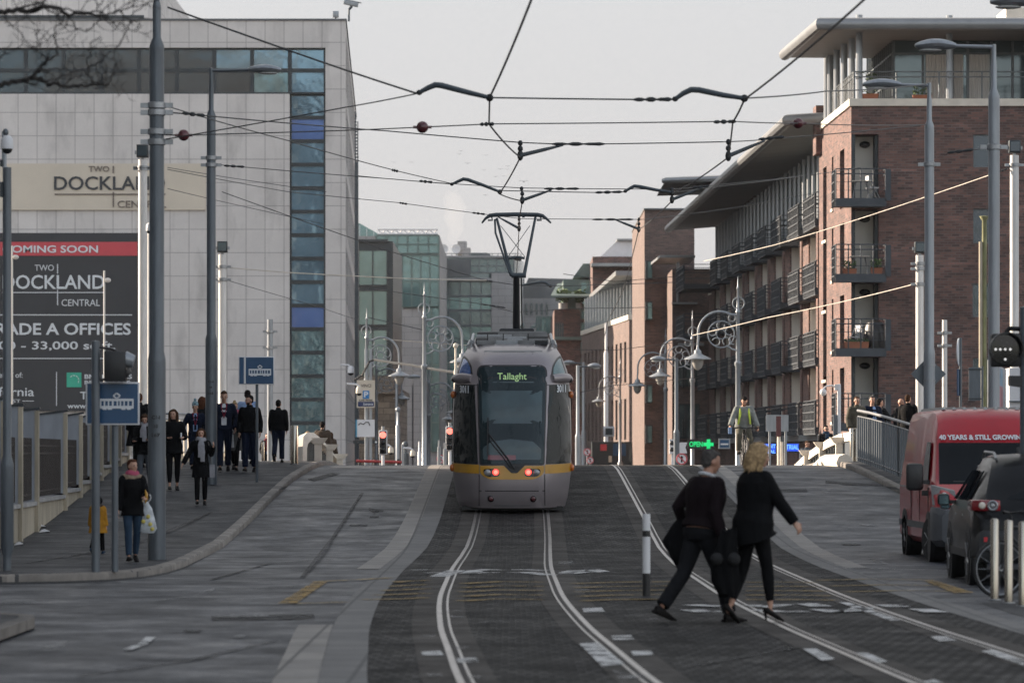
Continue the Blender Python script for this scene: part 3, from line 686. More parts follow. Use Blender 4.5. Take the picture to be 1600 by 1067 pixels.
# roof slab with rolled edge
fx0, fx1 = X(1280, 146.2), XC + 14; by = 159.0; bx0 = X(1226, 157.5)
zf = Z(38, 146.2)
mb = MB(); mb.mi = 0
rp = [(fx0, 146.2), (fx1, 146.2), (fx1, by), (bx0, 157.5)]
mb.prism(rp, 'z', zf - .12, zf + .16)
mb.build('roof', M['soffit'], AP, True, norm=True)
mb = MB(); mb.tube([(bx0, 157.5, zf), (fx0, 146.2, zf), (fx1, 146.2, zf)], .24, 10); mb.build('roof_edge', M['fascia'], AP, True)
mb = MB(); ph.box(mb, -.3, pw_, -.3, 7, zsof - .02, zf - .1); mb.build('roof_underside', M['soffit'], AP, True)
mb = MB(); mb.box(X(1572, 152), X(1660, 152), 152, 155, zf + .15, Z(12, 152)); mb.build('roof_hut', M['stone_white'], AP, True)
mb = MB()
for z in (1.15, .95): mb.tube([wr.p(8, .15, zp0 + z - .1), wc.p(.1, .1, zp0 + z - .1), wc.p(14, .1, zp0 + z - .1)], .025, 6)
for i in range(9): p0 = wc.p(.1 + i * 1.65, .1, zp0 - .05); mb.cyl(p0, p0 + Vector((0, 0, 1.1)), .03, n=6)
for i in range(16): p0 = wr.p(.5 + i * .5, .15, zp0 - .05); mb.cyl(p0, p0 + Vector((0, 0, 1.1)), .02, n=6)
mb.build('terrace_railing', M['grey_frame'], AP, True)
# things on the balconies: table and chairs, barbecue, planter
def small_chair(p, label, rz):
    t = thing('folding_chair', label, 'chair', p, rz); mb = MB()
    mb.box(-.22, .22, -.2, .2, .43, .46); mb.build('seat', M['white'], t)
    mb = MB(); mb.box(-.22, .22, .19, .22, .62, .9); mb.build('backrest', M['white'], t)
    mb = MB()
    for s_ in (-.2, .2): mb.cyl((s_, .25, 0), (s_, -.18, .45), .016, n=6); mb.cyl((s_, -.25, 0), (s_, .21, .9), .016, n=6)
    mb.build('folding_legs', M['galv'], t)
def small_table(p, label):
    t = thing('balcony_table', label, 'table', p); mb = MB(); mb.box(-.36, .36, -.3, .3, .68, .71); mb.build('table_top', M['stone_white'], t)
    for s_ in (-1, 1):
        mb = MB(); mb.cyl((s_ * .32, -.2, 0), (s_ * .2, .2, .68), .018, n=6); mb.cyl((s_ * .32, .2, 0), (s_ * .2, -.2, .68), .018, n=6); mb.build('leg', M['galv'], t)
B1 = lambda px, i, d=-.6: wc.p(X(px, YF) - XC, d, fl[i])
small_chair(B1(1361, 4), 'white folding chair on the topmost balcony of the brick corner', R(100)); small_table(B1(1343, 4), 'small pale table beside the folding chair on the topmost balcony')
small_table(B1(1341, 3), 'small pale table on the middle balcony beside planters'); small_chair(B1(1333, 2), 'white folding chair on the balcony with the covered barbecue', R(-60))
t = thing('covered_barbecue', 'dark covered barbecue on the lowest corner balcony with chair', 'barbecue', B1(1364, 2, -.7)); mb = MB()
mb.lathe([(.42, 0), (.45, .3), (.4, .8), (.3, 1.0), (.12, 1.08), (.0, 1.09)], 12); mb.build('cover', M['black'], t); mb = MB(); mb.tube([(-.45, 0, .75), (-.5, 0, .8), (.0, 0, .98)], .02, 6); mb.build('handle', M['black_metal'], t)
def planter(p, label, w=.5, h=.22, leaf=.3, mat='leaf'):
    t = thing('planter', label, 'planter', p); mb = MB(); mb.hexa([(-w / 2, -.1, 0), (w / 2, -.1, 0), (w / 2, .1, 0), (-w / 2, .1, 0)], [(-w / 2 - .03, -.13, h), (w / 2 + .03, -.13, h), (w / 2 + .03, .13, h), (-w / 2 - .03, .13, h)]); mb.build('trough', pm('terracotta', (.3, .12, .07), .8), t)
    mb = MB()
    for i in range(70):
        c = Vector((rnd.uniform(-w / 2, w / 2), rnd.uniform(-.1, .1), h + rnd.uniform(0, leaf))); a = Vector((rnd.gauss(0, 1), rnd.gauss(0, 1), rnd.gauss(0, 1))).normalized() * .06; b = a.orthogonal().normalized() * .04
        mb.quad(c - a, c + b, c + a, c - b)
    mb.build('leaves', M[mat], t, norm=False)
planter(B1(1324, 3, -.9), 'terracotta planter with leaves on the middle corner balcony'); planter(B1(1334, 2, -1.1), 'terracotta trough on the barbecue balcony', .9, .25, .1); planter(B1(1366, 3, -.9), 'round bright plant pot at the right end of the middle balcony', .4, .25, .35)
planter(Vector((X(1357, 149.2), 149.2, zp0)), 'green shrub in a trough on the penthouse terrace corner', .7, .3, .9); planter(Vector((X(1441, 149.2), 149.2, zp0)), 'low green plant behind the penthouse terrace glass', .7, .25, .35)
# ---------------- long apartment wing
AW = thing('apartment_wing', 'long brick apartment wing with mesh balconies and sweeping roof along the right', 'building', (13, 190, 0))
XW = 13.85; YW = 160.0
wl_ = Wall((XW, YW), (k_, 1), (1, 0)); LWG = 86
fz = [2.75, 5.67, 8.59, 11.45]
bays = [.6, 7.8, 16.4, 24.3, 31.6, 39.5, 47.3, 55.0, 62.5]
mb = MB(); wo = []
for j, z in enumerate(fz):
    for b in bays:
        if j < 3: wo += [(b + .4, b + 2.0, z, z + 2.35, 1.2), (b + 2.7, b + 3.2, z + .1, z + 2.3, .3), (b + 3.7, b + 5.9, z - .05, z + 2.4, .7)]
wl_.facade(mb, LWG, 0, fz[3] + .1, wo, .3)
e0, e1 = wl_.p(LWG, 0, 0), wl_.p(LWG, 11, 0)
H_ = fz[3] + .1
mb.quad(e0, e1, Vector((e1.x, e1.y, H_)), Vector((e0.x, e0.y, H_))); a1 = wl_.p(0, 11, 0); mb.quad(a1, e1, Vector((e1.x, e1.y, H_)), Vector((a1.x, a1.y, H_)))
mb.build('brick_wall', M['brick'], AW, True, norm=False, ang=0)
for o in wo:
    if o[4] == 1.2:
        g = MB(); wl_.box(g, o[0], o[1], 1.1, 1.19, o[2], o[3]); wl_.box(g, o[1] - .06, o[1] - .003, .02, 1.09, o[2] + .01, o[3] - .01); g.build('recess_panel', M['recess_white'], AW, True, norm=False)
    elif o[4] == .3: wl_.window(AW, o, .25, M['dark_frame'], M['glass_dark'])
    else: wl_.window(AW, o, .6, M['dark_frame'], M['glass_dark'], 2)
for b in bays:
    mb = MB(); wl_.box(mb, b + 2.1, b + 4.6, -.5, -.002, 2.52, H_ - .3); mb.build('brick_pier', M['brick'], AW, True, ang=0); mb = MB(); wl_.box(mb, b + 2.04, b + 2.098, -.42, -.004, 2.52, H_ - .32); mb.build('pale_return', M['recess_white'], AW, True)
    if b < 60: mb = MB(); wl_.box(mb, b + 6.3, b + 7.0, -.4, -.002, 2.52, H_ - .3); mb.build('brick_pier', M['brick'], AW, True, ang=0)
bl = [5.0, 4.6, 4.3, 4.0, 4.1, 4.2, 4.2, 4.2, 6.5]
for j, z in enumerate(fz):
    for i, (b, l_) in enumerate(zip(bays, bl)):
        balcony(AW, wl_, b + .2, b + .2 + l_, -2.4 if i == 8 and j > 1 else -1.1, z, 'front')
# glazed top storey with fins
ZS = 14.75
gw = Wall((XW + .9, YW - .6), (k_, 1), (1, 0)); mb = MB(); mb.quad(gw.p(0, 0, H_), gw.p(74, 0, H_), gw.p(74, 0, ZS + .6), gw.p(0, 0, ZS + .6)); mb.build('top_glazing', M['glass_grey'], AW, True, norm=False, ang=0)
for i in range(33):
    u = .6 + i * 2.2; mb = MB(); wl_.cyl = None
    mb.cyl(wl_.p(u, .15, H_), wl_.p(u, .15, ZS + .5), .12, n=8); mb.build('column', M['pole_light'], AW, True)
mb = MB()
for i in range(10): wl_.box(mb, bays[i] + bl[i] + .3 if i < 9 else 0, (bays[i + 1] if i < 8 else LWG) + .1 if i < 9 else .1, -.1, .3, H_, H_ + .45) if i < 9 else None
wl_.box(mb, 0, LWG, -.03, .5, H_ - .25, H_); mb.build('sill_band', M['stone_white'], AW, True)
rx0, rx1 = XW - 2.6, XW + 9
mb = MB()
def rf(z): return [(XW - 2.45, YW - 1.2, z), (XW + 9, YW - 1.2, z + .9), (XW + 9 + k_ * 77, YW + 76, z + .9), (XW - 2.45 + k_ * 77, YW + 76, z)]
mb.hexa(rf(15.28), rf(15.55)); mb.build('roof', M['soffit'], AW, True)
mb = MB(); mb.tube([(XW - 2.45 + k_ * 77, YW + 76, 15.4), (XW - 2.45, YW - 1.2, 15.4), (XW + 1.0, YW - 1.25, 15.62)], .24, 10); mb.build('roof_edge', M['fascia'], AW, True)
mb = MB(); yq = 205; mb.tube([(X(1034, yq), yq, Z(283, yq)), (X(1040, yq), yq, Z(282.5, yq)), (X(1190, yq), yq, Z(277, yq))], [.1, .17, .2], 8, sq=1.5); mb.build('upper_roof_edge', M['fascia'], AW, True)
mb = MB(); mb.hexa([(X(1040, yq), yq + .2, Z(283, yq)), (X(1190, yq), yq + .2, Z(279, yq)), (X(1190, yq), yq + 12, Z(279, yq)), (X(1040, yq), yq + 12, Z(283, yq))], [(X(1040, yq), yq + .2, Z(281, yq)), (X(1190, yq), yq + .2, Z(277, yq)), (X(1190, yq), yq + 12, Z(277, yq)), (X(1040, yq), yq + 12, Z(281, yq))]); mb.build('upper_roof', M['soffit'], AW, True)
mb = MB(); mb.box(X(1110, 207), X(1190, 207), 207, 214, 15.5, Z(281, 207)); mb.build('stair_tower', M['brick'], AW, True)
mb = MB(); wl_.box(mb, 0, LWG, -.25, -.02, 0, .5); wl_.box(mb, 0, LWG, -.3, -.02, 2.2, 2.5); mb.build('shop_plinth', M['pole_light'], AW, True)
# shop signs at street level of the wing
def lit_sign(name, label, px0, px1, py0, py1, y, mat, txt=None, tmat=None, frame='black', rot=0):
    t = thing(name, label, 'sign', ((X(px0, y) + X(px1, y)) / 2, y, Z(py1, y)))
    mb = MB(); mb.box(X(px0, y), X(px1, y), y, y + .15, Z(py1, y), Z(py0, y)); mb.build('sign_case', M[frame], t, True)
    if mat: mb = MB(); mb.box(X(px0, y) + .05, X(px1, y) - .05, y - .01, y - .002, Z(py1, y) + .05, Z(py0, y) - .05); mb.build('screen', M[mat], t, True)
    for s in txt or []: text(s[0], X(s[1], y), X(s[2], y), Z(s[4], y), Z(s[3], y), y - .012, 'lettering', M[tmat], t, .03)
    return t
lit_sign('open_sign', 'green lit open sign left of the pharmacy cross', 1075, 1100, 686, 701, 152, None, [('OPEN', 1077, 1098, 689.5, 698)], 'green_led')
t = thing('pharmacy_cross', 'green lit pharmacy cross by the open sign', 'sign', (X(1107, 152), 152, Z(702, 152))); mb = MB(); y = 152; cx, cz = X(1107, y), Z(694, y)
mb.box(cx - .25, cx + .25, y + .01, y + .2, cz - .25, cz + .25); mb.build('cross_case', M['black'], t, True); mb = MB()
mb.prism([(cx + a * .2, cz + b * .2) for a, b in ((-.35, -1), (.35, -1), (.35, -.35), (1, -.35), (1, .35), (.35, .35), (.35, 1), (-.35, 1), (-.35, .35), (-1, .35), (-1, -.35), (-.35, -.35))], 'y', y - .02, y + .008); mb.build('cross', M['green_led'], t, True)
lit_sign('led_sign', 'blue shop display sign reading PRINT left of the pole', 1183, 1214, 691, 710, 140, 'blue_led', [('PRINT', 1192, 1212, 694, 700), ('DEAL', 1193, 1212, 703, 708)], 'blue_text')
lit_sign('led_sign', 'blue shop display sign right of the red and white pole', 1224, 1250, 691, 707, 140, 'blue_led', [('TRIAL', 1228, 1248, 694.5, 702)], 'blue_text')
t = lit_sign('shop_sign', 'framed blue picture sign left of the cyclist', 1123, 1141, 685, 701, 151, 'sign_blue', None, None, 'pole_light')
mb = MB(); mb.box(X(1126, 151), X(1138, 151), 150.97, 150.985, Z(695, 151), Z(692.5, 151)); mb.build('sign_band', M['pale_ink'], t, True)
# ============================================================ FAR BUILDINGS
def fbox(mb, x0, x1, yt, yb, y, d=.3, y1=None):
    """box whose front face spans picture columns x0..x1 and rows yt..yb when seen at depth y"""
    mb.box(X(x0, y), X(x1, y), y, y + d, Z(yb, y) if yb is not None else -1, Z(yt, y))
def curtain(par, x0, x1, yt, yb, y, cols, rows, frame, glass, fw=.1, name='curtain_wall'):
    g = MB(); g.quad((X(x0, y), y - .02, Z(yb, y)), (X(x1, y), y - .02, Z(yb, y)), (X(x1, y), y - .02, Z(yt, y)), (X(x0, y), y - .02, Z(yt, y)))
    o = g.build(name, glass, par, True, norm=False, ang=0); f = MB()
    for i in range(cols + 1): x = X(x0 + (x1 - x0) * i / cols, y); f.box(x - fw / 2, x + fw / 2, y - .12, y - .03, Z(yb, y), Z(yt, y))
    for i in range(rows + 1): z = Z(yt + (yb - yt) * i / rows, y); f.box(X(x0, y), X(x1, y), y - .11, y - .035, z - fw / 2, z + fw / 2)
    f.build('frame', frame, o, True, norm=False); return o
# dark framed block
t = thing('dark_framed_office', 'dark framed glass office just right of the limestone building', 'building', (X(588, 300), 300, 0)); y = 300
mb = MB(); fbox(mb, 540, 614, 377, None, y, 25); fbox(mb, 540, 606, 374, 378, y - .3, 20); mb.build('wall', M['dark_frame'], t, True)
curtain(t, 560, 605, 391, 446, y, 2, 1, M['dark_frame'], M['glass_green']); curtain(t, 560, 605, 454, 508, y, 2, 1, M['dark_frame'], M['glass_green']); curtain(t, 560, 605, 515, 588, y, 2, 1, M['dark_frame'], M['glass_green'])
# green glass block with stone base
t = thing('green_glass_office', 'green glass office with pale stone base and roof truss, left of the ornate lamp', 'building', (X(640, 350), 350, 0)); y = 350
mb = MB(); fbox(mb, 540, 687, 369, None, y + .1, 40); mb.build('wall', M['panel2'], t, True, ang=0)
curtain(t, 588, 686, 368, 396, y, 6, 2, M['green_metal'], M['glass_green'], .12); curtain(t, 629, 686, 399, 480, y, 4, 2, M['green_metal'], M['glass_green'], .12); curtain(t, 662, 686, 480, 705, y, 2, 5, M['green_metal'], M['glass_green'], .12)
curtain(t, 630, 661, 480, 481, y, 1, 1, M['green_metal'], M['glass_green'], .05)
mb = MB(); n_ = 14
for k in (358.5, 365.5): mb.cyl((X(590, y), y, Z(k, y)), (X(684, y), y, Z(k, y)), .09, n=6)
for i in range(n_):
    a, b = 590 + 94 * i / n_, 590 + 94 * (i + 1) / n_; mb.cyl((X(a, y), y, Z(365.5 if i % 2 else 358.5, y)), (X(b, y), y, Z(358.5 if i % 2 else 365.5, y)), .06, n=5)
mb.build('roof_truss', M['white'], t, True)
t = thing('pale_glass_gable', 'pale glass gable roof peeping behind the dark framed office', 'building', (X(575, 380), 380, 0)); y = 380; mb = MB()
mb.prism([(X(545, y), 0), (X(592, y), 0), (X(592, y), Z(366, y)), (X(562, y), Z(349, y)), (X(545, y), Z(349, y))], 'y', y, y + 20); mb.build('wall', M['glass_green'], t, True, ang=0); mb = MB()
for a in (562, 573, 584): fbox(mb, a - .4, a + .4, 352 + (a - 562) * .5, 375, y - .1, .08)
mb.build('frame', M['white'], t, True)
# curved glass block
t = thing('curved_glass_office', 'wide grey glass office with stone stair core behind the tram pantograph', 'building', (X(770, 390), 390, 0)); y = 390; mb = MB()
n_ = 10; pl = [(X(680, y), y), (X(770, y), y)] + [(X(770 + 50 * math.sin(i / n_ * 1.4) / math.sin(1.4), y), y + 14 * (1 - math.cos(i / n_ * 1.4))) for i in range(1, n_ + 1)] + [(X(820, y), y + 40), (X(680, y), y + 40)]
mb.prism(pl, 'z', -1, Z(402, y)); mb.build('wall', M['glass_grey'], t, True, ang=30)
mb = MB(); fbox(mb, 686, 735, 405, 433, y - .3, .25); mb.build('louvre', M['roof_dark'], t, True)
curtain(t, 686, 768, 440, 462, y, 5, 1, M['grey_frame'], M['glass_grey'], .12); curtain(t, 686, 768, 464, 484, y, 5, 1, M['grey_frame'], M['glass_green'], .12); curtain(t, 686, 768, 486, 508, y, 5, 1, M['grey_frame'], M['glass_grey'], .12); curtain(t, 686, 768, 510, 705, y, 5, 8, M['grey_frame'], M['glass_green'], .12)
curtain(t, 735, 803, 405, 426, y - .1, 5, 2, M['grey_frame'], M['glass_grey'], .1)
mb = MB(); fbox(mb, 768, 803, 427, None, y - 1, 1.0); mb.build('stair_core', M['panel2'], t, True, ang=0)
mb = MB(); fbox(mb, 686, 768, 434.5, 438.5, y - .9, .8); fbox(mb, 686, 815, 399.5, 402.5, y - .4, 8); mb.build('ledge', M['panel2'], t, True)
mb = MB(); fbox(mb, 715, 729, 377, 397, y + 5, 4); fbox(mb, 722, 735, 387, 400, y + 4, 4); mb.build('chimney_box', M['panel2'], t, True, ang=0)
mb = MB(); mb.T = None; c = Vector((X(751, y), y + 8, Z(404, y)))
mb.prism([(X(735, y), Z(404, y)), (X(735, y), Z(391, y)), (X(760, y), Z(391, y)), (X(766, y), Z(394, y)), (X(767, y), Z(404, y))], 'y', y + 5, y + 12); mb.build('plant_vault', M['grey_frame'], t, True)
mb = MB()
for a in range(688, 815, 9): mb.cyl((X(a, y), y - .2, Z(399.5, y)), (X(a, y), y - .2, Z(396, y)), .04, n=5)
mb.cyl((X(688, y), y - .2, Z(396.5, y)), (X(812, y), y - .2, Z(396.5, y)), .04, n=5); mb.build('roof_rail', M['grey_frame'], t, True)
for px, lb in ((692.5, 'white satellite dish left on the curved glass office roof'), (712, 'white satellite dish beside the rooftop chimney box')):
    d = thing('satellite_dish', lb, 'satellite dish', (X(px, y), y + 3, Z(400, y)), 0, 'roof dishes'); mb = MB(); mb.T = Matrix.Translation((0, 0, .9)) @ Matrix.Rotation(R(100), 4, 'X'); mb.lathe([(0, 0), (.25, .02), (.45, .1), (.46, .13), (.24, .06), (0, .04)], 16); mb.T = mb.T @ Matrix.Scale(1.5, 4, (0, 1, 0)); mb.build('dish', M['white'], d); mb = MB(); mb.cyl((0, .1, 0), (0, .1, .9), .06); mb.build('mast', M['grey_frame'], d)
# pale classical block and roof behind the tram, right of pantograph
t = thing('pale_rear_block', 'pale stone block with arched windows and grey roof far behind the tram', 'building', (X(850, 430), 430, 0)); y = 430
mb = MB(); fbox(mb, 812, 905, 466, None, y, 25); mb.build('wall', M['panel2'], t, True, ang=0); mb = MB(); mb.prism([(X(810, y), Z(466, y)), (X(910, y), Z(466, y)), (X(900, y), Z(436, y)), (X(826, y), Z(434, y))], 'y', y + .2, y + 20); mb.build('roof', M['roof_dark'], t, True)
for i in range(5):
    mb = MB(); a = 821 + i * 8; mb.prism([(X(a, y), Z(492, y)), (X(a + 3.5, y), Z(492, y)), (X(a + 3.5, y), Z(476, y)), (X(a + 1.7, y), Z(473, y)), (X(a, y), Z(476, y))], 'y', y - .12, y - .02); mb.build('window', M['glass_dark'], t, True)
# brick building with green canopies (right of tram)
t = thing('green_roofed_brick_building', 'dark brick building with green canopies and planted terrace right of the tram', 'building', (X(890, 330), 330, 0)); y = 330
mb = MB(); fbox(mb, 866, 945, 483, None, y, 30); mb.build('brick_wall', M['brick'], t, True, ang=0)
mb = MB(); fbox(mb, 880, 945, 437, 484, y + 1, 20); mb.build('terrace_storey', M['green_metal'], t, True)
mb = MB(); p = lambda x, yy, d=0: Vector((X(x, y), y + d, Z(yy, y)))
mb.hexa([p(860, 467, -3), p(945, 467, -3), p(945, 437, 12), p(874, 437, 12)], [p(860, 464, -3), p(945, 464, -3), p(945, 433, 12), p(874, 433, 12)]); mb.build('canopy', M['green_metal'], t, True)
mb = MB(); mb.hexa([p(896, 432, 2), p(945, 432, 2), p(945, 432, 20), p(896, 432, 20)], [p(912, 410, 2), p(945, 410, 2), p(945, 408, 20), p(912, 408, 20)]); mb.build('upper_storey', M['green_metal'], t, True, ang=0)
curtain(t, 907, 928, 440, 476, y - .2, 2, 1, M['green_metal'], M['glass_green'], .1)
for a, b in ((486, 498), (505, 528), (535, 552), (560, 580), (592, 610), (615, 645)): curtain(t, 908, 928, a, b, y - .5, 2, 1, M['green_metal'], M['glass_green'], .1, 'bay_window')
mb = MB(); fbox(mb, 866, 930, 526, 531, y - .6, .5); fbox(mb, 905, 930, 480, 485, y - .7, .6); fbox(mb, 905, 930, 582, 588, y - .7, .6); mb.build('string_course', M['green_metal'], t, True)
for a in (868, 871.5, 875, 878.5): mb = MB(); fbox(mb, a, a + 1.8, 505, 526, y - .1, .08); mb.build('window', M['glass_dark'], t, True)
t = thing('green_terrace_block', 'green glazed lower terrace block behind the brick building, next to the tram roof', 'building', (X(850, 370), 370, 0)); y = 370
mb = MB(); fbox(mb, 838, 875, 494, None, y, 10); mb.build('wall', M['green_metal'], t, True); mb = MB(); mb.hexa([p(832, 494, 36), p(880, 494, 36), p(880, 480, 50), p(842, 480, 50)], [p(832, 491, 36), p(880, 491, 36), p(880, 477, 50), p(842, 477, 50)]); mb.build('canopy', M['green_metal'], t, True)
curtain(t, 846, 864, 497, 520, y, 3, 1, M['green_metal'], M['glass_green'], .1)
mb = MB(); fbox(mb, 838, 866, 522, None, y - 1, .8); mb.build('brick_front', M['brick2'], t, True)
def leafball(par, c, r, n, name='leaves', size=.18, mat='leaf'):
    mb = MB(); c = Vector(c)
    for i in range(n):
        d = Vector((rnd.gauss(0, 1), rnd.gauss(0, 1), rnd.gauss(0, 1))).normalized() * r * rnd.random() ** .4 * (.7 + .5 * rnd.random()); q = c + d
        a = Vector((rnd.gauss(0, 1), rnd.gauss(0, 1), rnd.gauss(0, 1))).normalized() * size; b = a.orthogonal().normalized() * size * .6
        mb.quad(q - a, q + b, q + a, q - b)
    return mb.build(name, M[mat], par, norm=False, ang=0)
y = 330
t = thing('terrace_shrub', 'round olive shrub on the planted terrace of the green roofed building', 'shrub', (X(880, y), y - .5, Z(483, y))); mb = MB(); mb.cyl((0, 0, 0), (0, 0, .5), .4); mb.build('pot', M['concrete'], t); leafball(t, (0, 0, 1.2), .75, 160)
t = thing('terrace_shrub', 'narrow shrub beside the glazed terrace at the brick edge', 'shrub', (X(905, y), y - .8, Z(483, y))); mb = MB(); mb.cyl((0, 0, 0), (0, 0, .5), .3); mb.build('pot', M['concrete'], t); leafball(t, (0, 0, 1.1), .6, 120)
# brick building with canted canopy
t = thing('canopy_brick_building', 'brown brick building with canted canopy over a glazed top floor, centre right', 'building', (X(965, 280), 280, 0)); y = 280
wq = Wall((X(983, y), y), (-.0233 - .05, 1), (1, 0)); wq2 = Wall((X(983, y), y), (1, 0), (0, 1)); zt_ = Z(492, y)
ops = [(2 + i * 3.2, 3.6 + i * 3.2, z, z + 3, .3) for i in range(11) for z in (2.6, 6.8)]
mb = MB(); wq.facade(mb, 38, 0, zt_, ops); o2 = [(.9, 2.2, Z(b, y), Z(a, y), .3) for a, b in ((518, 556), (580, 622), (642, 684))]; wq2.facade(mb, 6, 0, zt_, o2)
mb.build('brick_wall', M['brick2'], t, True, norm=False, ang=0)
for o in ops: wq.window(t, o, .22, M['dark_frame'], M['glass_dark'], 2)
for o in o2: wq2.window(t, o, .22, M['dark_frame'], M['glass_grey'], 1)
mb = MB(); wq.box(mb, 0, 38, .5, .6, zt_, Z(440, y)); wq2.box(mb, .5, 6, .5, .6, zt_, Z(430, y)); mb.build('top_glazing', M['glass_grey'], t, True)
for i in range(16): mb = MB(); wq.box(mb, .2 + i * 2.4, .45 + i * 2.4, .1, .3, zt_, Z(440, y) + .2); mb.build('mullion', M['pole_light'], t, True)
mb = MB(); wq.box(mb, -.15, 38, -.1, .45, zt_ - .35, zt_); mb.build('sill', M['stone_white'], t, True)
mb = MB(); mb.hexa([p(962, 431, -50), p(1008, 431, -50), p(1008, 463, -4), p(922, 463, -4)], [p(962, 426, -50), p(1008, 426, -50), p(1008, 458, -4), p(922, 458, -4)])
y0_, y1_ = 276, 318; zc = 1.7 + (706 - 428) / 6000 * 276
mb = MB(); mb.hexa([(X(962, 276), 276, zc - .12), (X(1010, 276), 276, zc - .12), (X(1010, 276), y1_, zc - .12), (X(921, y1_), y1_, zc - .12)], [(X(962, 276), 276, zc + .22), (X(1010, 276), 276, zc + .22), (X(1010, 276), y1_, zc + .22), (X(921, y1_), y1_, zc + .22)]); mb.build('canopy', M['fascia'], t, True)
t = thing('plain_brick_block', 'plain dark brick block with pale roof storey behind the canopy building', 'building', (X(960, 322), 322, 0)); y = 322
mb = MB(); fbox(mb, 926, 1012, 401, None, y, 30); mb.build('brick_wall', M['brick'], t, True, ang=0); mb = MB(); fbox(mb, 924, 1010, 411, 416, y - 2, 2.5); mb.build('canopy', M['fascia'], t, True)
mb = MB(); mb.prism([(X(938, y), Z(400, y)), (X(1012, y), Z(400, y)), (X(1012, y), Z(374, y)), (X(965, y), Z(374, y))], 'y', y + 3, y + 15); mb.build('roof_storey', M['white'], t, True, ang=0)
mb = MB(); fbox(mb, 964, 1012, 373, 376, y + 2.6, 13); mb.build('coping', M['fascia'], t, True)
# tall brick tower
t = thing('tall_brick_tower', 'tall brown brick tower with bay windows left of the apartment wing', 'building', (X(1040, 245), 245, 0)); y = 245
mb = MB(); fbox(mb, 1007, 1085, 327, None, y, 25); mb.build('brick_wall', M['brick2'], t, True, ang=0); mb = MB(); fbox(mb, 1006, 1086, 325.5, 328, y - .2, 25.4); mb.build('coping', M['roof_dark'], t, True)
for a, b in ((407, 436), (471, 500), (601, 630), (664, 693)):
    mb = MB(); fbox(mb, 1009, 1019.5, a, b, y - .7, .68); w = mb.build('bay_window', M['dark_frame'], t, True); mb = MB(); fbox(mb, 1012.5, 1018.5, a + 2, b - 2, y - .74, .03); mb.build('pane', M['glass_green'], w, True)
y = 236
t2 = thing('lower_brick_annex', 'lower brown brick annex with small grey canopy joined to the tower', 'building', (X(1065, y), y, 0)); mb = MB(); fbox(mb, 1051, 1150, 420, None, y, 8.9); t = t2; mb.build('brick_wall', M['brick2'], t, True, ang=0)
mb = MB(); mb.hexa([(X(1030, y), y - 1, Z(404, y)), (X(1085, y), y - 1, Z(404, y)), (X(1085, y), y + 8, Z(404, y)), (X(1017, y + 8), y + 8, Z(404, y))], [(X(1030, y), y - 1, Z(400, y)), (X(1085, y), y - 1, Z(400, y)), (X(1085, y), y + 8, Z(400, y)), (X(1017, y + 8), y + 8, Z(400, y))]); mb.build('canopy', M['fascia'], t, True)
for a, b, c, d in ((1060, 1092, 566, 603), (1060, 1092, 632, 684), (1050.8, 1062, 472, 476)): curtain(t, a, b, c, d, y - .05, 3, 1, M['dark_frame'], M['glass_grey'], .1)
for a, b in ((577, 606), (655, 682)): mb = MB(); fbox(mb, 1066, 1069, a, b, y - .5, .4); mb.build('shutter', M['dark_frame'], t, True)
mb = MB(); fbox(mb, 1050, 1090, 472, 475, y - .4, .38); fbox(mb, 1060, 1100, 536, 540, y - .4, .38); mb.cyl((X(1059, y), y - .2, Z(472, y)), (X(1059, y), y - .2, Z(410, y)), .09, n=8); mb.build('balcony_ledge', M['fascia'], t, True)
# old stone building on the left, beyond the bridge
t = thing('old_stone_building', 'old dark ashlar building with cornice behind the car park sign', 'building', (X(590, 255), 255, 0)); y = 255
mb = MB(); fbox(mb, 540, 617, 606, None, y, 30); mb.build('ashlar_wall', M['oldstone'], t, True, ang=0); mb = MB(); fbox(mb, 540, 621, 604, 615, y - .5, 30.5); fbox(mb, 540, 615, 587, 604, y - .1, 8); mb.build('cornice', M['oldstone'], t, True, ang=0)
# low green hoarding / shops right
t = thing('street_kiosk', 'low dark shopfront with pale posters behind the no turn signs', 'kiosk', (X(960, 270), 270, 0)); y = 270; mb = MB(); fbox(mb, 925, 1005, 690, None, y, 3); mb.build('front', M['dark_frame'], t, True)
for a, b, c, d, m_ in ((938, 948, 694, 704, 'red'), (958, 978, 693, 712, 'sign_blue'), (983, 1004, 697, 722, 'glass_grey'), (951, 956, 712, 722, 'cream')): mb = MB(); fbox(mb, a, b, c, d, y - .1, .08); mb.build('poster', M[m_], t, True)
# neighbouring office out of frame on the left: the block that shades the near street
t = thing('neighbour_block', 'tall pale stone office block just outside the frame, left of the railings', 'building', (-24, 60, 0)); wn = Wall((-16.5, 15), (0, 1), (-1, 0)); mb = MB()
ops = [(2 + i * 4.2, 4.6 + i * 4.2, 1.2 + j * 3.6, 3.8 + j * 3.6, .3) for i in range(20) for j in range(8)]
wn.facade(mb, 86, 0, 31, ops); mb.quad((-16.5, 101, 0), (-34, 101, 0), (-34, 101, 31), (-16.5, 101, 31)); mb.quad((-16.5, 15, 0), (-34, 15, 0), (-34, 15, 31), (-16.5, 15, 31)); mb.quad((-16.5, 15, 31), (-16.5, 101, 31), (-34, 101, 31), (-34, 15, 31)); mb.quad((-34, 15, 0), (-34, 101, 0), (-34, 101, 31), (-34, 15, 31)); mb.build('stone_wall', M['panel'], t, True, norm=False, ang=0)
g = MB()
for o in ops: g.quad(wn.p(o[0], .25, o[2]), wn.p(o[1], .25, o[2]), wn.p(o[1], .25, o[3]), wn.p(o[0], .25, o[3]))
g.build('glazing', M['glass_dark'], t, True, norm=False, ang=0)
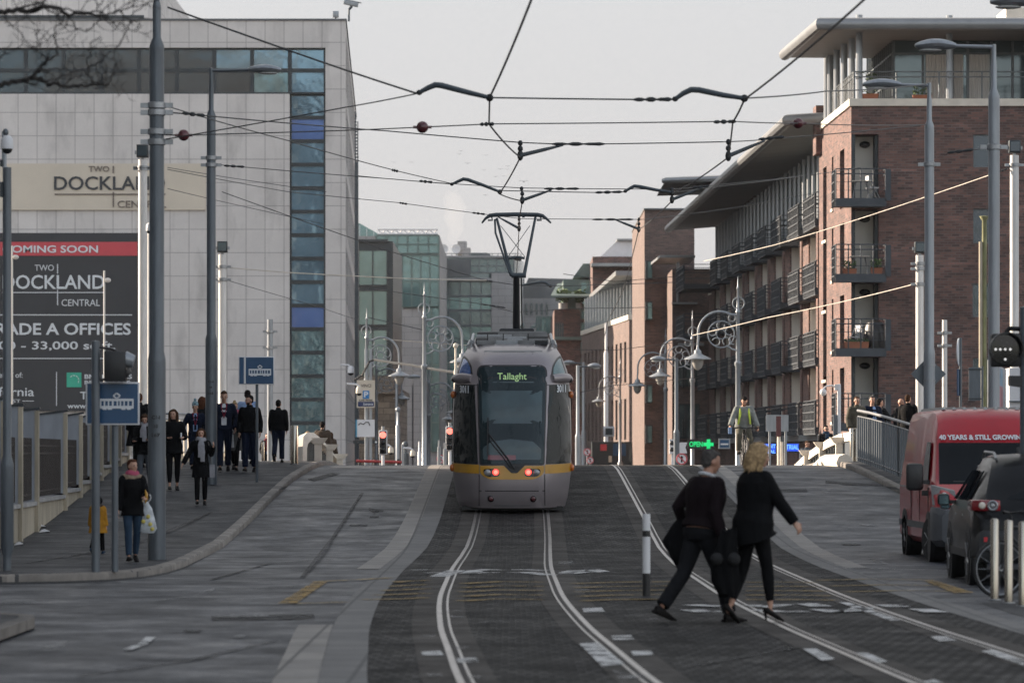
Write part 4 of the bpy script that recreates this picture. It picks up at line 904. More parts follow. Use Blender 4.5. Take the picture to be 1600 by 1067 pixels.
# ============================================================ LEFT BOUNDARY WALL AND RAILINGS
BW = thing('boundary_fence', 'cream boundary wall with grey fin piers and dark railings along the left pavement', 'fence', (-8.6, 75, 0))
fxl = lambda y: -8.3 - .041 * (y - 62)
piers = [56.5, 59.6, 62.5, 65.7, 69.1, 75.9, 80.2, 83.5, 86.8, 90.3, 93.6, 97]
pl_top = lambda y: max(gz(y) + .32, .74 + max(0, (y - 70)) * .018)
mb = MB()
for a, b in zip(piers, piers[1:]):
    z0 = pl_top((a + b) / 2); x0, x1 = fxl(a), fxl(b)
    mb.hexa([(x0 - .18, a, -.1), (x0, a, -.1), (x1, b, -.1), (x1 - .18, b, -.1)], [(x0 - .18, a, z0), (x0, a, z0), (x1, b, z0), (x1 - .18, b, z0)])
mb.build('plinth_wall', M['render_cream'], BW, True)
mb = MB()
for a, b in zip(piers, piers[1:]):
    z0 = pl_top((a + b) / 2); x0, x1 = fxl(a), fxl(b)
    mb.hexa([(x0 - .23, a + .12, z0 + .002), (x0 + .05, a + .12, z0 + .002), (x1 + .05, b, z0 + .002), (x1 - .23, b, z0 + .002)], [(x0 - .23, a + .12, z0 + .07), (x0 + .05, a + .12, z0 + .07), (x1 + .05, b, z0 + .07), (x1 - .23, b, z0 + .07)])
mb.build('plinth_coping', M['concrete'], BW, True)
for i, y in enumerate(piers):
    x = fxl(y); top = [2.6, 2.6, 2.55, 2.5, 2.47, 2.5, 2.5, 2.5, 2.55, 2.6, 2.7, 2.85][i]; w = [.9, .9, .9, .62, .62, .6, .45, .3, .3, .3, .3, .3][i]
    mb = MB(); mb.hexa([(x - w, y, -.1), (x - .0, y, -.1), (x - .0, y + .14, -.1), (x - w, y + .14, -.1)], [(x - w, y, top - .09), (x, y, top), (x, y + .14, top), (x - w, y + .14, top - .09)]); pr = mb.build('pier', M['fin_grey'], BW, True)
    mb = MB(); mb.box(x + .002, x + .07, y - .01, y + .15, -.1, top - .03); mb.build('pier_edge', M['render_cream'], pr, True)
    mb = MB(); mb.hexa([(x - w - .03, y - .03, top - .09), (x + .09, y - .03, top), (x + .09, y + .17, top), (x - w - .03, y + .17, top - .09)], [(x - w - .03, y - .03, top - .055), (x + .09, y - .03, top + .035), (x + .09, y + .17, top + .035), (x - w - .03, y + .17, top - .055)]); mb.build('capping', M['dark_frame'], pr, True)
for a, b in zip(piers, piers[1:]):
    mb = MB(); z0 = pl_top((a + b) / 2) + .1; z1 = 1.92 if a < 76 else (2.3 if a < 90 else 2.6)
    n_ = int((b - a) / .16)
    for i in range(1, n_):
        y = a + .15 + (b - a - .15) * i / n_; x = fxl(y) - .06; mb.box(x - .02, x + .02, y - .02, y + .02, z0, z1 + .03)
    for z in (z0 + .08, z1 - .12, z1 - .26): mb.hexa([(fxl(a) - .075, a + .16, z), (fxl(a) - .045, a + .16, z), (fxl(b) - .045, b - .02, z), (fxl(b) - .075, b - .02, z)], [(fxl(a) - .075, a + .16, z + .035), (fxl(a) - .045, a + .16, z + .035), (fxl(b) - .045, b - .02, z + .035), (fxl(b) - .075, b - .02, z + .035)])
    mb.build('railing_panel', pm('railing_brown', (.05, .043, .04), .6, .2), BW, True, norm=False)
# bridge end railing, sunlit
def guard(name, label, pts, h, bar, post_m, low=.12, cap=.03, spacing=.14):
    t = thing(name, label, 'railing', pts[len(pts) // 2]); mb = MB()
    mb.tube([Vector(p_) + Vector((0, 0, h)) for p_ in pts], cap, 8); mb.build('handrail', M['galv'], t, True)
    mb = MB()
    for dz in (h - .14, low): mb.tube([Vector(p_) + Vector((0, 0, dz)) for p_ in pts], .016, 6)
    mb.build('rail', M['galv'], t, True); mb = MB()
    tot = 0
    for a, b in zip(pts, pts[1:]):
        a, b = Vector(a), Vector(b); n_ = max(int((b - a).length / spacing), 1)
        for i in range(n_ + 1):
            q = a + (b - a) * i / n_; d = (b - a).normalized() * bar[0]; e_ = Vector((-d.y, d.x, 0)).normalized() * bar[1]
            mb.hexa([q - d - e_ + Vector((0, 0, low - .1)), q + d - e_ + Vector((0, 0, low - .1)), q + d + e_ + Vector((0, 0, low - .1)), q - d + e_ + Vector((0, 0, low - .1))], [q - d - e_ + Vector((0, 0, h - .15)), q + d - e_ + Vector((0, 0, h - .15)), q + d + e_ + Vector((0, 0, h - .15)), q - d + e_ + Vector((0, 0, h - .15))])
    mb.build('baluster', M[post_m], t, True, norm=False); return t
yy = 98.0; gb = gz(yy) + .12
guard('bridge_railing', 'sunlit pale barred railing across the bridge end behind the walking office workers', [(X(205, yy), yy, gb), (X(262, yy), yy, gb), (X(352, yy), yy + 1.5, gb - .02)], 1.22, (.022, .02), 'stone_white', .25)
mb = MB(); mb.box(X(205, yy), X(352, yy), yy + 1.8, yy + 2.1, gb - .3, gb + .22); tag(mb.build('low_wall', M['stone_white']), 'low pale stone upstand under the sunlit bridge railing', 'wall')
pts = [(9.15, 72 + i * 2.6, gz(72 + i * 2.6) + .12) for i in range(10)]
pts = [(9.25 - .028 * (q[1] - 72), q[1], q[2]) for q in pts]
guard('bridge_railing', 'long grey slatted railing running up the bridge beside the red van', pts, 1.32, (.055, .02), 'pole', .16, .035, .42)
# white arched bridge parapets with stub brackets
def parapet(label, rib, posts):
    q = [P(*p_) for p_ in rib]; t = thing('arched_parapet', label, 'parapet', (q[0].x, q[0].y, gz(q[0].y)))
    mb = MB(); mb.tube(q, [(.17, .15)] * len(q), 4, up=(.7, .3, .7)); mb.build('arch_rib', M['stone_white'], t, True)
    for px, py, y in posts:
        c = P(px, py, y); g = gz(y); mb = MB(); mb.box(c.x - .09, c.x + .09, c.y - .09, c.y + .09, g, c.z - .16); b_ = mb.build('stub_post', M['stone_white'], t, True)
        mb = MB(); mb.hexa([(c.x - .13, c.y - .11, c.z - .159), (c.x + .13, c.y - .11, c.z - .159), (c.x + .13, c.y + .11, c.z - .159), (c.x - .13, c.y + .11, c.z - .159)], [(c.x - .25, c.y - .14, c.z), (c.x + .25, c.y - .14, c.z), (c.x + .25, c.y + .14, c.z), (c.x - .25, c.y + .14, c.z)]); mb.build('bracket', M['stone_white'], b_, True)
    mb = MB()
    for a, b in zip(q[1:], q[2:]):
        for i in range(5): c = a + (b - a) * i / 5; mb.box(c.x - .03, c.x + .03, c.y - .05, c.y + .05, gz(c.y), c.z - .1)
    mb.build('bars', M['grey_frame'], t, True, norm=False)
parapet('white curved bridge parapet with stub brackets sinking beyond the crest, right side', [(1336, 681, 99), (1318, 684, 101), (1300, 692, 104), (1280, 704, 109), (1262, 717, 114), (1246, 732, 119)], [(1311, 683, 100.3), (1285, 690.5, 106), (1261, 703, 112)])
parapet('white curved bridge parapet with stub brackets left of the tram beyond the kerb', [(470, 724, 99), (470, 700, 99), (471.5, 690, 99.2), (477, 684, 99.6), (487, 684, 101), (499, 693, 104), (511, 706, 108), (524, 723, 112)], [(497, 684, 100), (515, 694, 105), (531, 709, 110)])
mb = MB(); mb.tube([(X(1268, 108), 108, gz(108) - .1), (X(1290, 100), 100, gz(100) + .08), (X(1320, 97), 97, gz(97) + .1)], [.12, .2, .22], 8); tag(mb.build('pale_kerb_nosing', M['stone_white']), 'pale rounded stone nosing at the foot of the right white parapet', 'kerb')
# ============================================================ BOLLARDS
def bollard(p, label, h=.95, r=.047, grp='steel bollards'):
    t = thing('steel_bollard', label, 'bollard', p, 0, grp); mb = MB(); mb.lathe([(r, 0), (r, h - .02), (r - .012, h), (0, h + .004)], 18); mb.build('post', M['steel_brushed'], t)
    mb = MB(); mb.lathe([(r + .03, 0), (r + .03, .012), (r, .014)], 18); mb.build('base_ring', M['galv'], t); return t
for px, py, lb in ((1554, 937, 'brushed steel bollard left of the three by the black car'), (1576, 942, 'brushed steel bollard in the middle by the black car'), (1598, 947, 'brushed steel bollard at the right picture edge')): bollard(G(px, py, .009), lb, .93)
yy = 95; bollard(Vector((X(460, yy), yy, gz(yy) + .12)), 'sunlit steel bollard at the crest right of the man in a puffer jacket', .96, .095)
for px, lb in ((1331, 'pale steel bollard left at the end of the grey bridge railing'), (1338, 'pale steel bollard touching the end of the grey bridge railing')): bollard(Vector((X(px, 98.5), 98.5, gz(98.5) + .05)), lb, .92, .055)
for px, lb in ((345.5, 'small sunlit post left of the man in a red scarf'), (427, 'small sunlit post right of the man in a red scarf')): bollard(Vector((X(px if px > 400 else 411, 99), 99 + (px > 400) * .3, gz(99) + .12)), lb, .5, .04)
t = thing('striped_marker_post', 'black and white striped marker post between the tracks left of the couple', 'marker post', G(1010, 936, .008)); h = .98
mb = MB(); mb.lathe([(.0, .04), (.05, .04), (.05, h), (.0, h)], 14); pm_ = None
for k, (a, b, m_) in enumerate(((.02, .3, 'black'), (.3, .49, 'white'), (.49, .72, 'white'), (.72, .79, 'black'), (.79, .98, 'white'))):
    mb = MB(); mb.lathe([(.045, a), (.045, b)], 14); mb.build('band', M[m_], t)
mb = MB(); mb.lathe([(.2, 0), (.2, .015), (.06, .04), (.0, .045)], 16); mb.build('rubber_foot', M['rubber'], t)
t = thing('striped_marker_post', 'short white marker seen between the legs of the couple', 'marker post', G(1142, 905, .008)); mb = MB(); mb.lathe([(.03, 0), (.03, .28), (0, .285)], 12); mb.build('post', M['white'], t); mb = MB(); mb.lathe([(.1, 0), (.1, .012), (.03, .03)], 14); mb.build('rubber_foot', M['rubber'], t)
# ============================================================ POLES, LAMPS, SIGNS, WIRES
def pole_mesh(t, secs, mat, n=16):
    """secs: (z0,z1,radius) stacked, with tapered collars between"""
    mb = MB(); prof = [(secs[0][2], 0)]
    for (a, b, r), nx in zip(secs, secs[1:] + [None]):
        prof.append((r, b - .04)); prof.append((r, b))
        if nx: prof.append((nx[2], b + .12))
    prof.append((0, secs[-1][1] + .01)); mb.lathe(prof, n); return mb.build('shaft', mat, t)
def collar(t, z, r, arm=1, mat='galv'):
    mb = MB(); mb.lathe([(r + .002, z - .05), (r + .025, z - .04), (r + .025, z + .04), (r + .002, z + .05)], 16)
    for s_ in (-1, 1): mb.box(s_ * (r + .02), s_ * (r + .13), -.03, .03, z - .035, z + .035)
    mb.build('clamp', M[mat], t)
def ptext(t, lines, z, r, w=.11, h=.07):
    for i, s in enumerate(lines): text(s, -w * (.5 if len(s) > 2 else .25), w * (.5 if len(s) > 2 else .25), z - i * .13, z - i * .13 + h, -r - .004, 'pole_number', M['black'], t, .03, .002, world=False)
base = lambda px, py, dz=.12: G(px, py, dz)
# big catenary pole
b = base(245, 874); yc = b.y
t = thing('catenary_pole', 'thick grey overhead line pole by the woman in the fur hood', 'pole', b)
h1, h2, h3 = Z(562, yc) - b.z, Z(72, yc) - b.z, 11.2
pole_mesh(t, [(0, h1, .132), (h1, h2, .108), (h2, Z(10, yc) - b.z, .062), (Z(10, yc) - b.z, h3, .035)], M['pole'])
for py in (165, 176, 206, 222): collar(t, Z(py, yc) - b.z, .108)
ptext(t, ['C1-I', '10', '167'], Z(655, yc) - b.z, .132, .12, .055)
PA = (b, yc)
# lamp pole left
b = base(330, 757); yl_ = b.y
t = thing('street_lamp', 'grey street lamp pole with one arm in front of the limestone building', 'street lamp', b); z_ = lambda py: Z(py, yl_) - b.z
pole_mesh(t, [(0, z_(530), .13), (z_(530), z_(180), .1), (z_(180), z_(138), .055), (z_(138), z_(107), .045)], M['pole'])
for py in (247, 258): collar(t, z_(py), .1)
def lamp_head(t, z, ax, hl, side=1, r=.2, arm_m='pole', head_m='pole_light'):
    """arm from the pole to ax metres, then a flat cobra head of length hl"""
    mb = MB(); mb.tube([(0, 0, z), (side * ax, 0, z + .02)], [.035, .03], 8); mb.build('arm', M[arm_m], t)
    mb = MB(); n_ = 10; pts, rs = [], []
    for i in range(n_ + 1):
        u = i / n_; pts.append((side * (ax - .05 + hl * u), 0, z + .02 + .03 * math.sin(u * 3.1))); k = max(math.sin(math.pi * min(u * .92 + .06, 1)), .05) ** .6; rs.append((.085 * k + .012, r * k))
    mb.tube(pts, rs, 12, up=(0, 0, 1)); hd = mb.build('lamp_head', M[head_m], t)
    mb = MB(); c = side * (ax + hl * .55); mb.ell((c, 0, z - .055), (hl * .28, r * .6, .03)); mb.build('lens', M['curtain'], hd)
lamp_head(t, z_(111), 62 / 6000 * yl_ * .98, 52 / 6000 * yl_, 1, .2)
ptext(t, ['C1-I', '9', '165'], z_(598), .13, .12, .05)
PB = (b, yl_)
# camera pole at the far left
b = base(11, 891); t = thing('camera_pole', 'dark pole with dome camera at the left picture edge', 'camera pole', b); z_ = lambda py: Z(py, b.y) - b.z
pole_mesh(t, [(0, z_(868), .055), (z_(868), z_(725), .09), (z_(725), z_(262), .058)], M['pole'])
def dome(t, z, r=.1, x=0, mat='white'):
    mb = MB(); mb.lathe([(r * .5, z + r * 1.6), (r * .9, z + r * 1.1), (r, z + .0), (r * .98, z - r * .5)], 16, (x, 0, 0)); d = mb.build('dome_housing', M[mat], t)
    mb = MB(); mb.ell((x, 0, z - r * .5), (r * .85, r * .85, r * .8)); mb.build('dome', M['black'], d)
mb = MB(); mb.cyl((-.03, 0, z_(262)), (-.03, 0, z_(232)), .025); mb.cyl((-.05, 0, z_(262)), (-.05, 0, z_(206)), .02); mb.build('spigot', M['pole_light'], t)
dome(t, z_(228), .085); mb = MB(); mb.ell((-.02, 0, z_(207)), (.04, .04, .05)); mb.build('cap', M['pole'], t)
mb = MB(); mb.box(-.09, -.05, -.06, .06, z_(308), z_(285)); mb.box(-.09, -.05, -.05, .05, z_(260), z_(250)); mb.build('bracket_box', M['dark_frame'], t)
# white floodlit posts of the bridge
def white_post(label, px, y, pt, r, flood=True, mat='white_post', pb=None, cl=()):
    g = gz(y) + .1; t = thing('floodlight_post' if flood else 'bridge_post', label, 'post', (X(px, y), y, g)); h = Z(pt, y) - g
    mb = MB(); mb.lathe([(r * 1.05, 0), (r, .3), (r * .97, h), (0, h + .005)], 16); mb.build('shaft', M[mat], t)
    for c in cl: collar(t, Z(c, y) - g, r)
    if flood:
        mb = MB(); k = r * 1.25; mb.box(-k, k, -k, k, h + .06, h + .06 + k * 2.2); f_ = mb.build('floodlight', M['dark_frame'], t, bevel=.015)
        mb = MB(); mb.box(-k * .8, k * .8, -k - .012, -k - .002, h + .06 + k * .3, h + .06 + k * 1.9); mb.build('lens', M['glass_dark'], f_); mb = MB(); mb.box(-.04, .04, -.04, .04, h, h + .07); mb.box(-k - .06, -k, -.03, .03, h + k, h + k * 1.6); mb.box(k, k + .06, -.03, .03, h + k, h + k * 1.6); mb.build('yoke', M['galv'], f_)
    return t
white_post('tall white floodlight post just left of the thick grey pole', 223, 104, 250, .125, cl=(262, 264))
white_post('white floodlight post right of the grey street lamp pole', 347.5, 106, 398, .11, cl=(417, 437))
white_post('short grey bridge post behind the second tram stop sign', 422, 112, 499, .085, False, 'pole_light', cl=(518, 543))
white_post('tall white floodlight post at the right edge of the picture', 1585, 101, 243, .12, cl=(258,))
white_post('white floodlight post left of the grey lamp pole over the van', 1437, 104, 399, .11, cl=(412, 420, 444))
white_post('shorter white post behind the grey lamp pole over the van', 1476, 110, 500, .075, False, cl=(520, 540))
t = white_post('white pole with a dome camera squeezed between two larger poles', 234, 100, 365, .06, False, 'white_post'); dome(t, Z(361, 100) - gz(100) - .1 + .05, .1)
for px, pt, lb in ((163, 423, 'thin white rod rising in front of the charcoal banner centre'), (19, 384, 'thin white rod in front of the banner beside the dark camera pole')):
    t = white_post(lb, px, 108, pt, .028, False, 'white_post'); mb = MB(); z = Z(438, 108) - gz(108) - .1 if px > 100 else Z(402, 108) - gz(108) - .1; mb.ell((.09, 0, z), (.1, .06, .07)); mb.cyl((0, 0, z), (.08, 0, z + .05), .02); mb.build('sensor', M['white_post'], t)
# weathered green and cream mast
y = 118; g = gz(y) + .1; t = thing('weathered_mast', 'mossy cream mast with flared cap behind the right lamp pole', 'mast', (X(1538, y), y, g)); mb = MB(); r = .07
mb.lathe([(.07, 0), (.075, Z(380, y) - g), (.07, Z(345, y) - g), (.14, Z(340, y) - g), (.15, Z(338, y) - g), (0, Z(337, y) - g)], 12); mb.build('shaft', pm('mossy_paint', (.2, .2, .1), .8, 0, .5, 3, stretch=(2, 2, .4)), t); mb = MB(); mb.cyl((-.12, -.06, Z(618, y) - g), (-.12, -.06, Z(378, y) - g), .055); mb.build('conduit', M['render_cream'], t)
# right street lamps
def street_lamp(label, px, y, secs, arm_py, ax, hl, cl, lit=False, r=.2, lum='pole_light', base_z=None):
    g = gz(y) + .1; t = thing('street_lamp', label, 'street lamp', (X(px, y), y, g)); k = [(0 if i == 0 else Z(secs[i - 1][0], y) - g, Z(s[0], y) - g, s[1] / 6000 * y / 2) for i, s in enumerate(secs)]
    pole_mesh(t, k, M[lum]); lamp_head(t, Z(arm_py, y) - g, ax / 6000 * y, hl / 6000 * y, -1, r, lum, lum)
    for c in cl: collar(t, Z(c, y) - g, k[1][2] if len(k) > 1 else k[0][2]); 
    return t
tL = street_lamp('grey street lamp over the red van with diamond sign backs', 1452, 80, [(552, 18), (197, 15), (158, 8), (130, 6.5)], 134, 48, 60, (257,))
tR = street_lamp('tall grey street lamp at the right with lit head behind the black car', 1553, 66, [(640, 19), (150, 18), (104, 9), (70, 7)], 74, 64, 64, (230,))
t3 = street_lamp('street lamp whose head pokes in at the top right corner', 1668, 58, [(640, 20), (80, 18), (20, 9), (0, 7)], 6, 52, 74, ())
for i, dy in enumerate((0,)):
    t = tag(thing('diamond_sign', 'grey back of a diamond sign strapped to the lamp pole over the van', 'sign', (X(1452, 80), 80.16, Z(584, 80))), None); mb = MB(); w = 27.5 / 6000 * 80
    mb.prism([(-w, 0), (0, -w), (w, 0), (0, w)], 'y', 0, .02); mb.build('sign_plate', M['pole'], t); mb = MB()
    for z in (-.14, .18): mb.lathe([(.125, z - .012), (.131, z - .012), (.131, z + .012), (.125, z + .012)], 16, (0, -.16, 0))
    mb.build('strap', M['galv'], t)
# far street lamps near the tram right shoulder
for px, y, top, px2, lb in ((903, 150, 571, 938, 'far grey street lamp close to the tram right shoulder'), (912, 175, 566, 880, 'slim far street lamp just right of the tram'), (1057, 140, 560, 1018, 'grey street lamp with left arm beside the brick annex'), (620, 190, 588, 655, 'far street lamp in front of the pale stone base on the left')):
    g = gz(y); t = thing('street_lamp', lb, 'street lamp', (X(px, y), y, g), 0, 'far street lamps'); h = Z(top, y) - g; pole_mesh(t, [(0, h * .45, .11), (h * .45, h, .07)], M['pole_light'] if px < 1000 else M['pole']); ln = (px2 - px) / 6000 * y; lamp_head(t, h - .05, abs(ln) * .5, abs(ln) * .6, 1 if ln > 0 else -1, .16)
# ornate lamp posts
def ornate():
    t = thing('ornate_lamp_post', '', 'lamp post', (0, 0, 0), 0, 'ornate scroll lamp posts'); H = 7.7
    mb = MB(); mb.lathe([(.16, 0), (.16, .9), (.12, 1.0), (.09, 1.05), (.085, 4.6), (.12, 4.65), (.12, 4.75), (.07, 4.8), (.06, 6.4), (.09, 6.45), (.05, 6.55), (.03, 7.2), (.06, 7.25), (.02, 7.32), (.015, 7.6), (0, 7.7)], 12); mb.build('column', M['pole_light'], t)
    mb = MB(); c = (-.62, 0, 5.75)
    mb.tube([(0, 0, 5.15), (-.2, 0, 5.2), (-.35, 0, 5.3)], .03, 6)
    pts = [(-.02, 0, 6.35)] + [(c[0] + .72 * math.cos(a), 0, c[2] + .72 * math.sin(a)) for a in [R(60 + i * 12) for i in range(11)]] + [(-1.34, 0, 5.55), (-1.36, 0, 5.35)]
    mb.tube(pts, .04, 8); mb.build('bracket', M['pole_light'], t)
    mb = MB(); mb.torus((c[0] + .05, 0, c[2] - .05), .45, .025, 'y', 24, 6); mb.torus((c[0] + .05, 0, c[2] - .05), .16, .02, 'y', 16, 6)
    for k in range(5):
        a = R(72 * k + 20); q = Vector((c[0] + .05 + .3 * math.cos(a), 0, c[2] - .05 + .3 * math.sin(a))); mb.torus(q, .13, .018, 'y', 14, 5, a, a + 5.0)
    mb.torus((-.16, 0, 5.5), .14, .02, 'y', 14, 5, 0, 5); mb.torus((.02, 0, 6.75), .2, .02, 'y', 16, 5); mb.torus((-.2, 0, 6.25), .12, .02, 'y', 12, 5); mb.build('scrollwork', M['pole_light'], t)
    mb = MB(); mb.lathe([(.03, 5.35), (.05, 5.2), (.12, 5.15), (.13, 5.05), (.2, 5.0), (.46, 4.88), (.46, 4.85), (.2, 4.86)], 16, (-1.36, 0, 0)); mb.build('lantern_hood', M['pole_light'], t)
    mb = MB(); mb.lathe([(.2, 4.85), (.19, 4.7), (.12, 4.55), (.03, 4.48), (0, 4.47)], 14, (-1.36, 0, 0)); mb.build('globe', M['globe'], t); return t
oz = lambda y: Z(430, 130) - 7.7
OL = ornate()
spots = [(1153, 130, 430, 0, 'ornate scroll lamp post in front of the mesh balconies, largest of the right row'), (1082, 162, 483, 0, 'sunlit ornate scroll lamp post second in the right row'), (1040, 185, 511, 0, 'dark ornate lamp post third in the right row by the brick tower'),
         (969, 246, 558, 0, 'faint ornate lamp post far along the right row by the canopy building'), (663, 136, 441, 180, 'tall dark ornate lamp post left of the tram'), (573, 160, 481, 180, 'ornate lamp post beside the limestone building corner'), (588, 205, 540, 180, 'small ornate lamp post behind the one at the building corner'),
         (670, 205, 562, 180, 'pale far ornate lamp post behind the tall dark one'), (667, 240, 584, 180, 'farthest pale ornate lamp post under the pale arch')]
for i, (px, y, pt, rz, lb) in enumerate(spots):
    o = OL if i == 0 else dup(OL, (0, 0, 0), lb)
    o.location = (X(px, y), y, Z(pt, y) - 7.7); o.rotation_euler = (0, 0, R(rz)); o['label'] = lb
# tram stop signs
def tram_icon(par, w, y, m='white', cx=0, cz=0):
    mb = MB(); s_ = w
    def bx(a, b, c, d): mb.box(cx + a * s_, cx + b * s_, y - .004, y, cz + c * s_, cz + d * s_)
    bx(-.5, .5, -.10, -.02); bx(-.5, .5, .12, .19)
    for a, b in ((-.5, -.45), (-.38, -.34), (-.26, -.22), (-.14, -.09), (-.0, .04), (.09, .13), (.2, .24), (.32, .36), (.45, .5)): bx(a, b, -.02, .12)
    for a in (-.36, -.2, .2, .36): bx(a - .06, a + .06, -.135, -.10)
    mb.build('tram_symbol', M[m], par); mb = MB()
    for p0, p1 in (((0, .19), (-.1, .27)), ((-.1, .27), (.0, .35)), ((0, .35), (.1, .27)), ((.1, .27), (0, .19))):
        a = Vector((cx + p0[0] * s_, y - .002, cz + p0[1] * s_)); b_ = Vector((cx + p1[0] * s_, y - .002, cz + p1[1] * s_)); mb.tube([a, b_], .012, 5)
    mb.build('pantograph_symbol', M[m], par)
for (px, py, x0, x1, z0, z1, ln, lb, wi) in ((179.5, 893, 135, 219, 664, 597, 135.9, 'large blue tram stop sign on a thin post by the traffic signal', .84), (401.5, 753, 373, 429, 601, 557, 383, 'smaller blue tram stop sign beside the man in the black jacket', .62)):
    b = base(px, py); y = b.y; t = thing('tram_stop_sign', lb, 'sign', b); mb = MB(); r = .045 if px < 200 else .033; mb.lathe([(r, 0), (r, Z(z1 + 30, y) - b.z), (0, Z(z1 + 30, y) - b.z + .01)], 12); mb.build('post', M['pole'], t)
    mb = MB(); mb.box(X(x0, y) - b.x, X(x1, y) - b.x, -.09, -.06, Z(z0, y) - b.z, Z(z1, y) - b.z); pl = mb.build('sign_plate', M['white'], t, bevel=.01)
    mb = MB(); e_ = .022; mb.box(X(x0, y) - b.x + e_, X(x1, y) - b.x - e_, -.096, -.091, Z(z0, y) - b.z + e_, Z(z1, y) - b.z - e_); pn = mb.build('blue_panel', M['sign_blue'], pl)
    if px > 200: mb = MB(); mb.box(X(381.5, y) - b.x, X(384.5, y) - b.x, -.1, -.0965, Z(z0, y) - b.z + e_, Z(z1, y) - b.z - e_); mb.build('white_bar', M['white'], pn)
    cxp, czp, w = ((183.5, 630, 53) if px < 200 else (406.5, 580, 35)); w = w / 6000 * y; tram_icon(pn, w, -.0965, 'pale_ink', X(cxp, y) - b.x, Z(czp + 3, y) - b.z)
# traffic signal on the left, seen from the side
b = base(149.5, 894); y = b.y; t = thing('traffic_signal', 'dark traffic signal on a post seen from behind beside the large blue sign', 'traffic light', b); z_ = lambda py: Z(py, y) - b.z
mb = MB(); mb.lathe([(.056, 0), (.056, z_(533)), (.0, z_(532))], 14); mb.build('post', M['pole'], t); mb = MB(); mb.box(.12, .40, -.08, .16, z_(596), z_(549)); mb.box(.06, .13, -.03, .03, z_(595), z_(591)); mb.tube([(.05, 0, z_(543)), (.2, 0, z_(545)), (.28, 0, z_(549))], .02, 6); h_ = mb.build('signal_head', M['black'], t, bevel=.015)
for z in (z_(561), z_(584)): mb = MB(); mb.tube([(.38, .03, z), (.5 if z > z_(570) else .42, .03, z - .03)], [.11, .08], 12); mb.build('visor', M['pole_light'] if z > z_(570) else M['black'], h_)
# red traffic lights beyond the crest
for px, y, z0, z1, lb in ((598.5, 124, 710, 672, 'red traffic light standing on the road left of the tram'), (703, 124, 704, 666, 'red traffic light half hidden behind the tram left edge')):
    g = gz(y); t = thing('traffic_light', lb, 'traffic light', (X(px, y), y, g), 0, 'red traffic lights'); w = 6.5 / 6000 * y; mb = MB(); mb.lathe([(.05, 0), (.05, Z(z0, y) - g), (0, Z(z0, y) - g + .01)], 10); mb.build('post', M['white'], t)
    mb = MB(); mb.box(-w, w, -.05, .1, Z(z0, y) - g, Z(z1, y) - g); h_ = mb.build('backing_board', M['white'], t, bevel=.02); mb = MB(); mb.box(-w * .8, w * .8, -.15, -.052, Z(z0 - 1.5, y) - g, Z(z1 + 1.5, y) - g); mb.build('signal_head', M['black'], h_, bevel=.015)
    for i, m_ in enumerate(('red_core', 'glass_black', 'glass_black')):
        mb = MB(); mb.ell((0, -.155, Z(z1 + 7.5 + i * 11.5, y) - g), (.105 if i == 0 else .085, .03, .105 if i == 0 else .085)); mb.build('lamp', M[m_], h_)
    mb = MB(); mb.cyl((0, 0, Z(z1, y) - g), (0, 0, Z(z1 - 6, y) - g), .05); mb.build('cap', M['galv'], t)
# signs on the left beyond the crest
y = 150; t = thing('car_park_sign', 'cream and blue car park sign at the limestone building corner', 'sign', (X(572, y), y, gz(y)))
mb = MB()
for px in (572, 579): mb = MB(); mb.cyl((X(px, y), y + .1, 0), (X(px, y), y + .1, Z(545, y)), .06, n=8); mb.build('post', M['pole_light'], t, True)
mb = MB(); mb.box(X(557.5, y), X(586, y), y - .1, y, Z(637, y), Z(594, y)); pl = mb.build('panel', M['cream'], t, True)
mb = MB(); mb.box(X(567, y), X(577, y), y - .12, y - .102, Z(623, y), Z(610.5, y)); sq = mb.build('blue_square', pm('parking_blue', (.02, .17, .42), .4), pl, True); text('P', X(569, y), X(575.5, y), Z(621, y), Z(612, y), y - .125, 'lettering', M['pale_ink'], sq, .03)
text('VINCI', X(564, y), X(580, y), Z(605, y), Z(600, y), y - .105, 'lettering', M['letter_brown'], pl, .02); text('CAR PARK', X(561, y), X(583, y), Z(627, y), Z(623.8, y), y - .105, 'lettering', M['letter_dark'], pl, .02)
mb = MB(); mb.box(X(559.5, y), X(584.5, y), y - .12, y - .102, Z(635, y), Z(627.5, y)); st_ = mb.build('entrance_strip', pm('strip_navy', (.015, .03, .1), .4), pl, True); text('Entrance', X(568, y), X(583, y), Z(633.5, y), Z(629, y), y - .124, 'lettering', M['pale_ink'], st_, .01)
t = thing('white_board_sign', 'white board sign with curved line below the car park sign', 'sign', (X(571, y), y, Z(683, y))); mb = MB(); mb.box(X(557, y), X(585.5, y), y - .1, y - .01, Z(682.5, y), Z(655.5, y)); pl = mb.build('panel', M['white'], t, True)
mb = MB(); mb.tube([(X(560, y), y - .105, Z(664, y)), (X(563, y), y - .105, Z(661, y)), (X(568, y), y - .105, Z(663, y)), (X(572, y), y - .105, Z(659.5, y)), (X(576, y), y - .105, Z(659.5, y)), (X(578, y), y - .105, Z(665, y))], .02, 5); mb.build('curve', M['letter_dark'], pl, True)
mb = MB(); mb.box(X(555.8, y), X(557.8, y), y - .12, y, Z(682.5, y), Z(655.5, y)); mb.build('blue_edge', pm('edge_blue', (.05, .25, .4), .4), pl, True)
t = thing('fascia_sign', 'dark shop fascia strip left of the red traffic light', 'sign', (X(573, 160), 160, Z(692, 160))); mb = MB(); fbox(mb, 552, 592, 688, 693, 160, .2); mb.build('fascia', M['dark_frame'], t, True); mb = MB(); fbox(mb, 586, 589, 689, 692, 159.95, .04); mb.build('square', M['pale_ink'], t, True)
